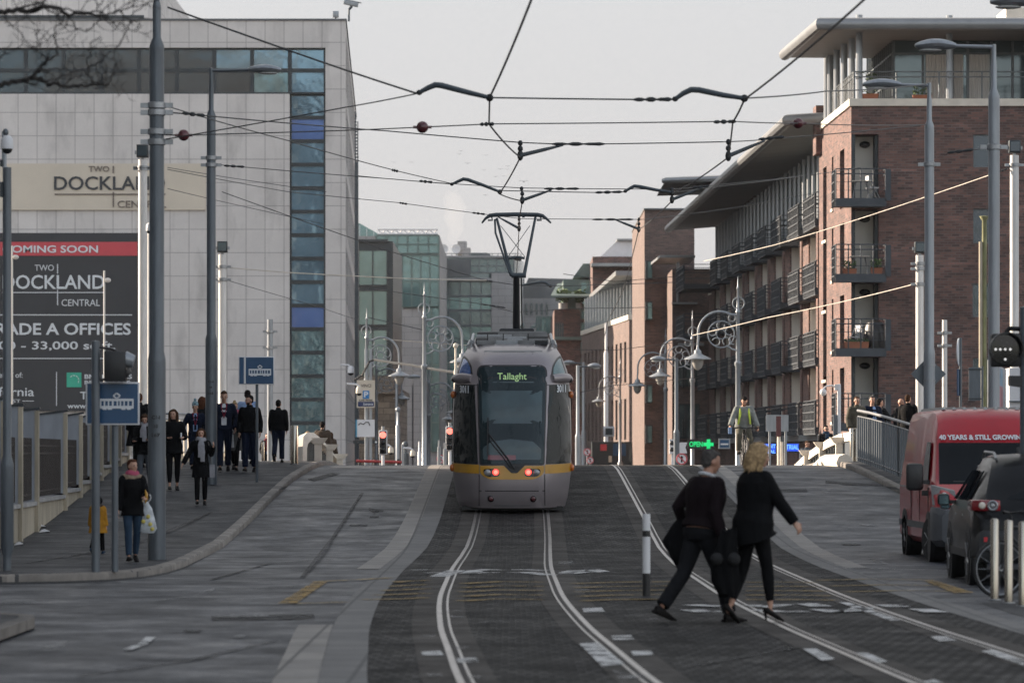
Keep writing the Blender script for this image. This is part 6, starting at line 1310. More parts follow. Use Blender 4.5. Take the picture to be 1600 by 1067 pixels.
ttext('Tallaght', 779, 825, 583.5, 597, M['led_text'], ws_, .018, .0, 'destination')
o = ttext('3011', 719.5, 733.5, 603.5, 615.5, M['pale_ink'], TR, .03, .03, 'fleet_number'); o = ttext('3011', 873, 887, 602.5, 614.5, M['pale_ink'], TR, .03, .03, 'fleet_number')
for s_ in (-1, 1):
    mm = (lambda c: c) if s_ < 0 else mir
    def sw(s, t, s__=s_):
        z = lz(602.5) + (lz(725.5) - lz(602.5)) * t; xo = .988 * tw(z); xi = abs(lx(743 + 5.5 * t)); x = xo + (xi - xo) * s; return (s__ * x, sy(x, z) - .008, z)
    mb = MB(); mb.grid(sw, 14, 18); mb.build('cab_side_window', M['tram_side'], TR, norm=False, ang=60)
    def yb_(s, t, s__=s_):
        z = lz(726) + (lz(740) - lz(726)) * t; xo = .995 * tw(z); xi = abs(lx(750.5)); x = xo + (xi - xo) * s; return (s__ * x, sy(x, z) - .007, z)
    mb = MB(); mb.grid(yb_, 14, 3); mb.build('yellow_stripe', M['tram_yellow'], TR, norm=False, ang=60)
    tpatch('quarter_light_frame', mm([(714.5, 588), (740, 588), (738.5, 574), (732, 562), (724.5, 556.5)]), 'black', TR, .005, 4); tpatch('quarter_light', mm([(717, 586), (737, 586), (736, 575), (730.5, 565), (725, 561)]), 'glass_cobalt' if s_ < 0 else 'glass_teal', TR, .011, 3)
    hl = tpatch('headlight_housing', mm([(757, 733), (781, 731.5), (783, 744), (764, 745), (758, 740)]), 'glass_black', TR, .013, 5)
    def disc(px, py, r, m_, nm, off): 
        px = px if s_ < 0 else 1604 - px; mb = MB(); x, z = lx(px), lz(py); mb.T = Matrix.Translation((x, sy(x, z) - off, z)); mb.ell((0, 0, 0), (r, .03, r), 16, 8); return mb.build(nm, M[m_], hl)
    disc(776.5, 737.5, .066, 'red_led', 'tail_light', .012); disc(776.5, 737.5, .042, 'red_core', 'tail_light_core', .03); disc(764, 738.5, .07, 'galv', 'headlight', .01)
    q = disc(769, 779, .07, 'glass_black', 'coupling_cap', -.01); disc(769, 779, .05, 'insul', 'reflector', .0)
    for py, z_ in ((619, 0), (733.5, 0)):
        z = lz(py); mb = MB(); mb.ell((s_ * (tw(z) + .02), .85 + tb(z), z), (.05, .05, .075)); mb.build('marker_lamp', M['orange_lens'], TR)
    mb = MB(); z = lz(593); mb.tube([(s_ * .8, sy(.8, z) + .02, z), (s_ * 1.0, sy(1.0, z) - .06, z + .01), (s_ * 1.14, sy(1.05, z) + .1, z), (s_ * 1.2, sy(1.05, z) + .25, z - .02)], [.09, .1, .09, .05], 12, sq=.9); mb.build('camera_pod', M['tram_paint'], TR)
    mb = MB(); mb.ell((s_ * 1.17, sy(1.05, z) + .08, z - .03), (.05, .06, .06)); mb.build('pod_camera', M['black'], TR)
    tpatch('panel_seam', mm([(750.3, 741), (751.2, 741), (750.8, 790), (749.9, 790)]), 'black', TR, .004, 0, 3); tpatch('panel_seam', mm([(712, 602), (750, 602), (750, 603), (712, 603)]), 'black', TR, .0095, 0, 3)
tpatch('yellow_front', [(751.5, 727.5), (852.5, 727.5), (852.5, 740), (838, 749), (766, 749), (751.5, 740)], 'tram_yellow', TR, .0075, [0, 0, 6, 8, 8, 6]); tpatch('wiper_cowl', [(788, 726), (823, 726), (810, 739), (801, 739)], 'black', TR, .012, 2)
tpatch('bumper_seam', [(751, 766.3), (853, 766.3), (853, 767.6), (751, 767.6)], 'black', TR, .005, 0, 3); tpatch('roof_grille', [(758, 549), (850, 549), (850, 551), (758, 551)], 'roof_gear', TR, .006, 0, 3); tpatch('roof_grille', [(758, 553), (850, 553), (850, 554.2), (758, 554.2)], 'roof_gear', TR, .006, 0, 3); tpatch('bumper_lip', [(722, 789.5), (882, 789.5), (880, 791), (724, 791)], 'roof_gear', TR, .006, 0, 3)
def on(px, py, o=.04): x, z = lx(px), lz(py); return Vector((x, sy(x, z) - o, z))
mb = MB(); mb.tube([on(806, 733, .03), on(795, 716), on(780, 697), on(766, 678)], .016, 6); mb.tube([on(800, 731, .03), on(788, 714), on(763, 684)], .01, 6); mb.tube([on(764, 653, .02), on(764, 690, .03), on(764, 713, .02)], .014, 6); mb.build('wiper', M['black'], TR)
# roof equipment
ga, gb, gc = MB(), MB(), MB()
for y, h, sg_ in ((1.9, .07, [(-.72, -.35, 0), (-.33, .1, 1), (.12, .45, 0), (.47, .72, 2)]), (2.5, .1, [(-.75, -.5, 2), (-.48, -.1, 0), (-.08, .2, 1), (.22, .75, 0)]), (3.3, .13, [(-.75, -.2, 0), (-.15, .3, 1), (.32, .75, 2)]), (4.4, .16, [(-.75, .0, 1), (.03, .75, 0)]), (5.6, .19, [(-.75, -.3, 2), (-.28, .75, 0)]), (7, .2, [(-.72, .72, 0)])):
    for a, b, k in sg_: q_ = MB(); q_.box(a, b, y, y + .42, 3.35, 3.37 + h); q_.build('roof_box', M[('roof_gear', 'pole_light', 'black_metal')[k]], TR)
for s_ in (-1, 1): gb.tube([(s_ * .82, 1.75, 3.42), (s_ * .84, 7.4, 3.5)], .035, 8); gb.tube([(s_ * .9, 2.2, 3.33), (s_ * .92, 7.4, 3.36)], .03, 8); [gb.cyl((s_ * .83, y, 3.3), (s_ * .83, y, 3.46), .02, n=6) for y in (1.8, 3, 4.4, 6)]
for x in (-.5, -.18, .33): gc.cyl((x, 2.1, 3.4), (x, 2.1, 3.58), .012, n=5)
gb.build('roof_rail', M['pole_light'], TR); gc.build('aerial', M['black_metal'], TR)
# pantograph (seen behind the roof boxes)
PY = 88.0
PG = bpy.data.objects.new('pantograph', None); COL.objects.link(PG); PG.parent = TR; PG.matrix_local = TI @ Matrix.Translation((0, PY, 0)); 
def pp(px, py, dy=0): return Vector((X(px, PY), dy, Z(py, PY)))
mb = MB()
for py in (517, 525): mb.tube([pp(783, py, -.3), pp(832, py, -.3), pp(832, py, 1.4), pp(783, py, 1.4), pp(783, py, -.3)], .045, 6)
for px in (785, 794, 803, 812, 821, 830): mb.tube([pp(px, 528, -.3), pp(px, 516, -.3)], .04, 6)
mb.build('base_frame', M['black_metal'], PG)
mb = MB(); mb.tube([pp(807, 520, .9), pp(807, 430, .1)], [.09, .075], 10); mb.tube([pp(816, 520, 1.0), pp(814.5, 432, .2)], .02, 6); mb.build('lower_arm', M['black_metal'], PG)
mb = MB(); mb.tube([pp(799, 430, .1), pp(822, 430, .1)], .06, 8)
for a, b in (((799, 430), (776, 338)), ((819, 430), (837, 336))): mb.tube([pp(*a, .1), pp((a[0] * .75 + b[0] * .25), a[1] * .75 + b[1] * .25, .3), pp(*b, .8)], [.045, .04, .03], 8)
mb.tube([pp(796, 426, .1), pp(774, 362, .5), pp(773, 340, .8)], .024, 6); mb.tube([pp(795, 402.5, .3), pp(808, 401, .3), pp(820, 402.5, .3)], .03, 6)
for a, b in (((794, 400), (828, 350)), ((820, 400), (782, 350))): mb.tube([pp(*a, .3), pp(*b, .7)], .008, 5)
mb.build('upper_frame', M['arm'], PG)
mb = MB(); mb.tube([pp(752.5, 345.5, .8), pp(758, 338.5, .8), pp(765, 333.5, .8), pp(775, 332.5, .8), pp(808, 331.8, .8), pp(840, 332.5, .8), pp(848, 334, .8), pp(855, 339, .8), pp(861.5, 345.5, .8)], [.02, .03, .045, .05, .05, .05, .045, .03, .02], 8)
for px in (768, 845): mb.tube([pp(px, 336, .8), pp(px + 1, 341, .8), pp(px - 6, 341, .8)], .02, 6)
for px in (811, 818): mb.cyl(pp(px, 333, .8), pp(px, 337, .8), .03, n=6)
mb.build('pan_head', M['arm'], PG)
# ============================================================ VEHICLES
def ring(y, zb, wb, zk, wt, zt, r):
    h = [(0, zb), (wb * .5, zb), (wb - .1, zb), (wb, zb + .1), (wb + .0, (zb + zk) / 2), (wb, zk), ((wb * .5 + wt * .5), (zk + zt - r) / 2), (wt, zt - r), (wt - r * .3, zt - r * .3), (wt - r, zt), (wt * .45, zt + .012), (0, zt + .015)]
    return [(x, y, z) for x, z in h] + [(-x, y, z) for x, z in h[-2:0:-1]]
def loft(mb, st):
    rs = [ring(*s) for s in st]; n = len(rs[0]); vs = [p_ for r in rs for p_ in r]
    mb.add(vs, [(i * n + j, i * n + (j + 1) % n, (i + 1) * n + (j + 1) % n, (i + 1) * n + j) for i in range(len(rs) - 1) for j in range(n)] + [tuple(range(n)), tuple((len(rs) - 1) * n + j for j in range(n))[::-1]])
def wheel(par, x, y, r, w, s_, rimr=.66, spokes=5, steer=0):
    mb = MB(); T_ = Matrix.Translation((x, y, r)) @ Matrix.Rotation(R(steer), 4, 'Z') @ Matrix.Rotation(R(90), 4, 'Y'); mb.T = T_
    mb.lathe([(r * rimr, -w / 2), (r * .93, -w / 2), (r * .985, -w * .38), (r, -w * .2), (r, w * .2), (r * .985, w * .38), (r * .93, w / 2), (r * rimr, w / 2)], 28); wh = mb.build('wheel', M['rubber'], par)
    mb = MB(); mb.T = T_; e = s_ * w / 2
    mb.torus((0, 0, e * .85), r * rimr * .95, r * .05, 'z', 24, 6); mb.lathe([(0, e * .3), (r * .17, e * .3), (r * .15, e * .95), (0, e * 1.0)][::1], 12)
    for k in range(spokes):
        a = 2 * math.pi * k / spokes; mb.tube([(0, 0, e * .8), (r * rimr * .93 * math.cos(a), r * rimr * .93 * math.sin(a), e * .78)], [r * .09, r * .11], 6)
    mb.build('rim', M['galv'], wh); mb = MB(); mb.T = T_; mb.lathe([(0, -.02), (r * rimr, -.02), (r * rimr, .02), (0, .02)], 20); mb.build('hub_disc', M['black'], wh)
# red van
VN = thing('red_van', 'dark red panel van with white slogan over its windscreen, parked at the kerb', 'van', (7.46, 58.35, gz(59.5)))
M['van_red'] = pm('van_red', (.36, .012, .02), .28, .0, .1, 1.2, spec=.35, coat=.3); M['bumper_grey'] = pm('bumper_grey', (.085, .09, .098), .55, 0, .12, 3)
mb = MB(); loft(mb, [(.02, .32, .62, .7, .58, .82, .05), (.08, .28, .88, .84, .8, .98, .05), (.25, .27, .98, .95, .9, 1.08, .06), (.7, .26, 1.02, 1.08, .95, 1.2, .07), (.85, .26, 1.02, 1.1, .95, 1.3, .09), (1.35, .26, 1.02, 1.12, .89, 1.86, .14), (1.62, .26, 1.02, 1.13, .86, 2.18, .16), (1.85, .26, 1.02, 1.14, .85, 2.31, .16), (2.2, .26, 1.02, 1.15, .85, 2.36, .16), (5.4, .26, 1.02, 1.15, .85, 2.36, .16), (5.55, .3, .99, 1.15, .83, 2.3, .12)]); mb.build('body', M['van_red'], VN, ang=40)
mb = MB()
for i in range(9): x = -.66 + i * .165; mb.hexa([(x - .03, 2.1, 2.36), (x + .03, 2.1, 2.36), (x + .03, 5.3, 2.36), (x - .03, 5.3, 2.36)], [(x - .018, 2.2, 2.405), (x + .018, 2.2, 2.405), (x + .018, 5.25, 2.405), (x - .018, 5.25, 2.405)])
mb.build('roof_rib', M['fascia'], VN)  # sky reflection on the red ribs put into the colour as pale metal
def vy(z): return .72 + (z - 1.2) * .985
mb = MB()
def wsf(u, v): z = 1.2 + .64 * v; hw = .89 - .06 * v; x = -hw + 2 * hw * u; return (x, vy(z) - .055 + .03 * abs(2 * u - 1) ** 3, z)
mb.grid(wsf, 12, 6); wn_ = mb.build('windscreen', M['car_glass'], VN, norm=False)
mb = MB(); mb.tube([(wsf(.12, .1)[0], wsf(.1, .1)[1] - .02, 1.24), (0.1, wsf(.5, .05)[1] - .02, 1.23)], .012, 6); mb.tube([(.1, wsf(.5, .05)[1] - .02, 1.22), (.75, wsf(.9, .1)[1] - .02, 1.26)], .012, 6); mb.build('wiper', M['black'], VN)
mb = MB(); mb.torus((.42, 1.12, 1.38), .17, .014, 'y', 20, 6); mb.build('steering_wheel', M['bumper_grey'], wn_)
o = text('40 YEARS & STILL GROWING', -.82, .53, 1.885, 1.965, 0, 'slogan', M['pale_ink'], VN, .035, .003, world=False)
for v in o.data.vertices: v.co.y += vy(v.co.z) - .075
mb = MB(); loft(mb, [(-.04, .3, .7, .55, .66, .72, .05), (.02, .26, .92, .7, .88, .82, .05), (.2, .25, 1.03, .76, 1.0, .86, .05), (.62, .25, 1.045, .78, 1.03, .87, .04)]); mb.build('bumper', M['bumper_grey'], VN)
mb = MB(); mb.box(-.5, .5, -.06, -.02, .5, .66); mb.build('grille', M['black'], VN)
for s_ in (-1, 1):
    mb = MB(); mb.hexa([(s_ * 1.035, .42, .88), (s_ * .66, .0, .87), (s_ * .66, .3, .87), (s_ * .9, .7, .88)], [(s_ * 1.03, .72, 1.2), (s_ * .72, .18, 1.12), (s_ * .68, .4, 1.1), (s_ * .9, .85, 1.18)]); h_ = mb.build('headlight', M['galv'], VN, bevel=.02); mb = MB(); mb.ell((s_ * .85, .27, 1.0), (.08, .08, .08)); mb.build('bulb', M['white'], h_)
    sx = lambda z: s_ * (1.02 - (z - 1.14) / 1.06 * .165 + .012)
    mb = MB(); mb.quad((sx(1.2), 1.15, 1.2), (sx(1.2), 2.15, 1.2), (sx(1.85), 2.15, 1.85), (sx(1.85), 1.6, 1.85)); mb.build('door_window', M['car_glass'], VN, norm=False)
    for y in (1.05, 2.3, 3.6): mb = MB(); mb.hexa([(sx(1.2), y, .5), (sx(1.2), y + .02, .5), (sx(1.2) - s_ * .03, y + .02, .5), (sx(1.2) - s_ * .03, y, .5)], [(sx(1.14), y, 1.14), (sx(1.14), y + .02, 1.14), (sx(1.14) - s_ * .03, y + .02, 1.14), (sx(1.14) - s_ * .03, y, 1.14)]); mb.build('door_seam', M['black'], VN)
    mb = MB(); mb.box(*sorted((s_ * 1.015, s_ * 1.035)), 1.2, 5.4, .5, .6); mb.build('side_moulding', M['bumper_grey'], VN); mb = MB(); mb.box(*sorted((s_ * 1.015, s_ * 1.03)), 2.4, 5.4, 1.13, 1.15); mb.build('door_track', M['galv'], VN)
    mb = MB(); mb.box(*sorted((s_ * 1.1, s_ * 1.36)), .98, 1.14, 1.1, 1.52); m_ = mb.build('mirror', M['black'], VN, bevel=.05); mb = MB(); mb.box(*sorted((s_ * 1.0, s_ * 1.12)), 1.04, 1.1, 1.2, 1.26); mb.box(*sorted((s_ * 1.0, s_ * 1.12)), 1.04, 1.1, 1.02, 1.1); mb.build('mirror_arm', M['black'], m_)
    for y, st_ in ((1.0, 12), (4.55, 0)):
        mb = MB(); mb.T = Matrix.Translation((s_ * 1.0, y, .36)) @ Matrix.Rotation(R(90), 4, 'Y'); mb.lathe([(0, -.035), (.42, -.035), (.42, .035), (0, .035)], 28); mb.build('wheel_arch', M['black'], VN)
        wheel(VN, s_ * .9, y, .345, .27, s_, .62, 6, st_)
# cars
def car(name, label, loc, rz, paint, length=4.44, k=1.0, lamp=True):
    t = thing(name, label, 'car', loc, rz); L_ = length / 4.44
    st = [(0, .5, .72, .72, .66, .84, .05), (.05, .42, .84, .82, .78, .93, .05), (.2, .36, .9, .95, .8, 1.06, .06), (.4, .33, .915, 1.0, .745, 1.25, .09), (.62, .32, .92, 1.02, .69, 1.48, .12), (.85, .32, .92, 1.03, .655, 1.6, .14), (1.4, .32, .92, 1.03, .64, 1.655, .15), (2.2, .32, .92, 1.02, .64, 1.65, .15), (2.65, .32, .92, 1.0, .66, 1.52, .13), (3.3, .32, .92, .97, .78, 1.06, .08), (4.0, .34, .89, .85, .76, .93, .07), (4.35, .38, .8, .7, .66, .78, .05), (4.44, .45, .66, .62, .55, .68, .04)]
    st = [(a * L_, b, c * k, d, e, f, g) for a, b, c, d, e, f, g in st]
    mb = MB(); loft(mb, st); mb.build('body', paint, t, ang=45)
    def yz(z): return (.2 + (z - 1.06) / (1.6 - 1.06) * .62) * L_
    mb = MB()
    def rw(u, v): z = 1.09 + .42 * v; hw = (.73 - .12 * v); x = -hw + 2 * hw * u; return (x, yz(z) - .03 + .06 * abs(2 * u - 1) ** 3, z)
    mb.grid(rw, 10, 5); r_ = mb.build('rear_window', M['car_glass'], t, norm=False)
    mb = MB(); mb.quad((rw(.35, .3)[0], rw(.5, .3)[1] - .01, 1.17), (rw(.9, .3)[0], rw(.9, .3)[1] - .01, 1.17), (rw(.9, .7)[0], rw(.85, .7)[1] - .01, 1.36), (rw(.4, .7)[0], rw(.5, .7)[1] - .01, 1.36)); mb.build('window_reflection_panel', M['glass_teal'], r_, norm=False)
    mb = MB(); loft(mb, [(-.05 * L_, .36, .7, .5, .68, .66, .04), (.0, .3, .86, .56, .84, .7, .04), (.3, .28, .93 * k, .56, .91 * k, .68, .04)]); mb.build('rear_bumper', M['black_metal'], t)
    mb = MB(); mb.box(-.26, .26, -.03, .0, .78, .89); pl = mb.build('number_plate', M['pale_ink'], t); mb = MB(); mb.box(-.26, -.22, -.033, -.031, .78, .89); mb.build('blue_band', M['sign_blue'], pl)
    for s_ in (-1, 1):
        mb = MB(); mb.prism([(s_ * .945, .6), (s_ * .93, .2), (s_ * .84, .08), (s_ * .58, .06), (s_ * .58, .3), (s_ * .84, .62)], 'z', .945, 1.085); tl = mb.build('tail_lamp', pm('tail_red', (.22, .012, .016), .15, 0, .3, 8, coat=.5), t, bevel=.02)
        mb = MB(); mb.T = Matrix.Translation((s_ * .68, .055, 1.015)); mb.torus((0, 0, 0), .055, .016, 'y', 18, 6); mb.ell((0, .01, 0), (.04, .02, .04)); mb.build('reversing_lamp', M['galv'], tl); mb = MB(); mb.ell((s_ * .81, .075, 1.015), (.045, .03, .045)); mb.build('lamp_bowl', M['stone_white'], tl)
        mb = MB(); mb.box(*sorted((s_ * .45, s_ * .8)), -.03, .02, .56, .62); mb.build('reflector', M['insul'] if False else pm('reflector_red', (.45, .02, .03), .2, coat=.6), t)
        q = lambda y, z: (s_ * (.92 * k - (z - 1.02) / .48 * .27 + .014), y * L_, z)
        for a, b, c, d in ((.75, 1.45, 1.15, .95), (1.5, 2.4, 2.35, 1.5), (2.45, 3.05, 2.62, 2.42)):
            mb = MB(); mb.quad(q(a, 1.07), q(b, 1.07), q(c, 1.45), q(d, 1.45)); mb.build('side_window', M['car_side_glass'], t, norm=False)
        mb = MB(); mb.tube([(s_ * .56, .85 * L_, 1.6), (s_ * .57, 1.0 * L_, 1.675), (s_ * .57, 2.2 * L_, 1.69), (s_ * .57, 2.45 * L_, 1.6)], .02, 8); mb.build('roof_rail', M['galv'], t)
        mb = MB(); mb.box(*sorted((s_ * .98, s_ * 1.14)), 2.78 * L_, 2.9 * L_, .98, 1.14); mi = mb.build('door_mirror', paint, t, bevel=.04); mb = MB(); mb.box(*sorted((s_ * 1.0, s_ * 1.12)), 2.768 * L_, 2.778 * L_, 1.0, 1.12); mb.build('mirror_glass', M['glass_teal'], mi); mb = MB(); mb.box(*sorted((s_ * .86, s_ * 1.0)), 2.82 * L_, 2.88 * L_, 1.0, 1.05); mb.build('mirror_arm', M['black'], mi)
        mb = MB(); mb.box(*sorted((s_ * .905 * k, s_ * .935 * k)), .4, 4.0 * L_, .34, .44); mb.build('sill', M['black_metal'], t)
        mb = MB(); mb.box(*sorted((s_ * .915 * k, s_ * .93 * k)), 1.5 * L_, 1.62 * L_, .86, .89); mb.box(*sorted((s_ * .915 * k, s_ * .93 * k)), 2.5 * L_, 2.62 * L_, .86, .89); mb.build('door_handle', M['galv'], t)
        for y in (.82, 3.5):
            mb = MB(); mb.T = Matrix.Translation((s_ * .895 * k, y * L_, .36)) @ Matrix.Rotation(R(90), 4, 'Y'); mb.lathe([(0, -.03), (.42, -.03), (.42, .03), (0, .03)], 28); mb.build('wheel_arch', M['black'], t); wheel(t, s_ * .82 * k, y * L_, .345, .23, s_, .7, 5)
    return t
M['car_black'] = pm('car_black', (.006, .0065, .0075), .3, 0, .1, 1, spec=.15, coat=.12); M['car_silver'] = pm('car_silver', (.22, .23, .24), .3, .7, .06, 1, coat=.5)
car('black_car', 'black suv with red tail lamps parked behind the bollards', (6.74, 48.35, .01), R(-1.5), M['car_black'])
car('silver_car', 'silver car squeezed between the black suv and the red van', (7.2, 53.3, .01), R(0), M['car_silver'], 4.1, .96).scale = (.88, .88, .88)
# bicycles
def bicycle(name, label, loc, rz):
    t = thing(name, label, 'bicycle', loc, rz)          # rides along -y
    for y in (-.52, .52):
        mb = MB(); mb.torus((0, y, .34), .325, .019, 'x', 32, 6); w = mb.build('wheel', M['rubber'], t); mb = MB(); mb.torus((0, y, .34), .3, .009, 'x', 28, 5)
        for k in range(12): a = math.pi * k / 6; mb.cyl((0, y, .34), (0, y + .3 * math.cos(a), .34 + .3 * math.sin(a)), .003, n=4)
        mb.cyl((-.04, y, .34), (.04, y, .34), .025); mb.build('spokes', M['galv'], w)
    mb = MB(); bb = (0, .08, .3); hd = (0, -.36, .82); st_ = (0, .24, .86)
    for a, b in ((bb, (0, -.38, .72)), (bb, st_), ((0, .21, .8), hd), (hd, (0, -.39, .68)), (bb, (0, .52, .34)), ((0, .23, .82), (0, .52, .34))): mb.tube([a, b], .018, 8)
    mb.build('frame', M['black_metal'], t); mb = MB()
    for s_ in (-.05, .05): mb.tube([(s_ * .6, -.39, .68), (s_, -.44, .6), (s_, -.52, .34)], .013, 6)
    mb.build('fork', M['black_metal'], t)
    mb = MB(); mb.tube([(-.32, -.3, .98), (-.2, -.36, 1.0), (0, -.38, .98), (.2, -.36, 1.0), (.32, -.3, .98)], .014, 8); mb.cyl((0, -.36, .82), (0, -.38, .98), .016); hb = mb.build('handlebar', M['black_metal'], t); mb = MB(); [mb.cyl((s_ * .2, -.36, 1.0), (s_ * .33, -.29, .98), .02) for s_ in (-1, 1)]; mb.build('grip', M['rubber'], hb)
    mb = MB(); mb.cyl((0, .24, .84), (0, .26, .93), .014); mb.hexa([(-.03, .08, .93), (.03, .08, .93), (.08, .36, .93), (-.08, .36, .93)], [(-.02, .1, .97), (.02, .1, .97), (.07, .36, .98), (-.07, .36, .98)]); mb.build('saddle', M['black'], t)
    mb = MB(); mb.torus((.05, .08, .3), .09, .008, 'x', 18, 5); mb.tube([(.06, .08, .3), (.07, .02, .15)], .012, 6); mb.tube([(-.06, .08, .3), (-.07, .14, .45)], .012, 6); mb.box(.07, .17, -.03, .07, .135, .16); mb.box(-.17, -.07, .09, .19, .44, .465); mb.build('crank', M['black_metal'], t); return t
bicycle('parked_bicycle', 'dark bicycle leaning behind the steel bollards beside the black car', (6.13, 44.6, .01), R(-70))
CYC = (X(1163, 101.5), 101.5, gz(101.5) + .004); bicycle('ridden_bicycle', 'dark bicycle ridden over the crest by the man in a yellow vest', CYC, R(4))
# ============================================================ PEOPLE
M['skin'] = pm('skin', (.42, .24, .17), .55, 0, .1, 20); M['skin_dark'] = pm('skin_tan', (.36, .19, .13), .55, 0, .1, 20)
M['lips'] = pm('lips', (.3, .09, .08), .5); M['eye'] = pm('eye_dark', (.03, .025, .02), .2)
def cloth(n, c, v=.2, rough=.85): M[n] = pm(n, c, rough, 0, v if n[0] != 'h' else .55, 9 if n[0] != 'h' else 34, .35, 30, .12)
for n_, c_ in (('c_black', (.0045, .0047, .0055)), ('c_navy', (.008, .012, .026)), ('c_charcoal', (.010, .0105, .0125)), ('c_plum', (.0085, .005, .0065)), ('c_jeans', (.025, .045, .075)), ('c_greyjean', (.075, .085, .1)), ('c_ochre', (.32, .155, .02)), ('c_grey', (.11, .108, .105)), ('c_scarf', (.24, .24, .26)), ('c_shirtblue', (.22, .31, .48)), ('c_white', (.5, .51, .53)), ('c_khaki', (.075, .07, .055)), ('c_brown', (.06, .045, .035)), ('c_red', (.24, .02, .04)), ('c_wine', (.11, .014, .025)), ('c_olive', (.10, .095, .075)), ('c_sage', (.2, .215, .205)), ('c_hivis', (.5, .62, .1)), ('c_teal', (.2, .29, .32)), ('c_pink', (.36, .08, .13)), ('c_fur', (.25, .19, .14)), ('h_dark', (.012, .009, .008)), ('h_brown', (.05, .026, .015)), ('h_auburn', (.075, .03, .016)), ('h_blonde', (.29, .2, .11)), ('h_grey', (.06, .055, .052)), ('c_pom', (.022, .022, .023)), ('leather', (.01, .009, .009))): cloth(n_, c_, .3 if n_[0] == 'h' else .2, .5 if n_ == 'leather' else .85)
def remesh(mb, name, mat, par, vox, sm=3, T=None, dec=0):
    me = bpy.data.meshes.new('t'); me.from_pydata(mb.v, [], mb.f); o = bpy.data.objects.new('t', me); COL.objects.link(o)
    m = o.modifiers.new('r', 'REMESH'); m.mode = 'VOXEL'; m.voxel_size = vox
    s = o.modifiers.new('s', 'SMOOTH'); s.iterations = sm; s.factor = .5
    dg = bpy.context.evaluated_depsgraph_get(); dg.update(); me2 = bpy.data.meshes.new_from_object(o.evaluated_get(dg)); me2.name = name
    bpy.data.objects.remove(o); bpy.data.meshes.remove(me)
    if T is not None: me2.transform(T)
    me2.materials.clear(); me2.materials.append(M[mat]); me2.polygons.foreach_set('use_smooth', [True] * len(me2.polygons))
    o = bpy.data.objects.new(name, me2); COL.objects.link(o); o.parent = par; return o
def put(mb, name, mat, par, T):
    for i, v in enumerate(mb.v): mb.v[i] = T @ v
    return mb.build(name, M[mat], par, ang=60)
RX = lambda a: Matrix.Rotation(R(a), 4, 'X')
RZ = lambda a: Matrix.Rotation(R(a), 4, 'Z')
RY = lambda a: Matrix.Rotation(R(a), 4, 'Y')
TR_ = lambda *a: Matrix.Translation(a)
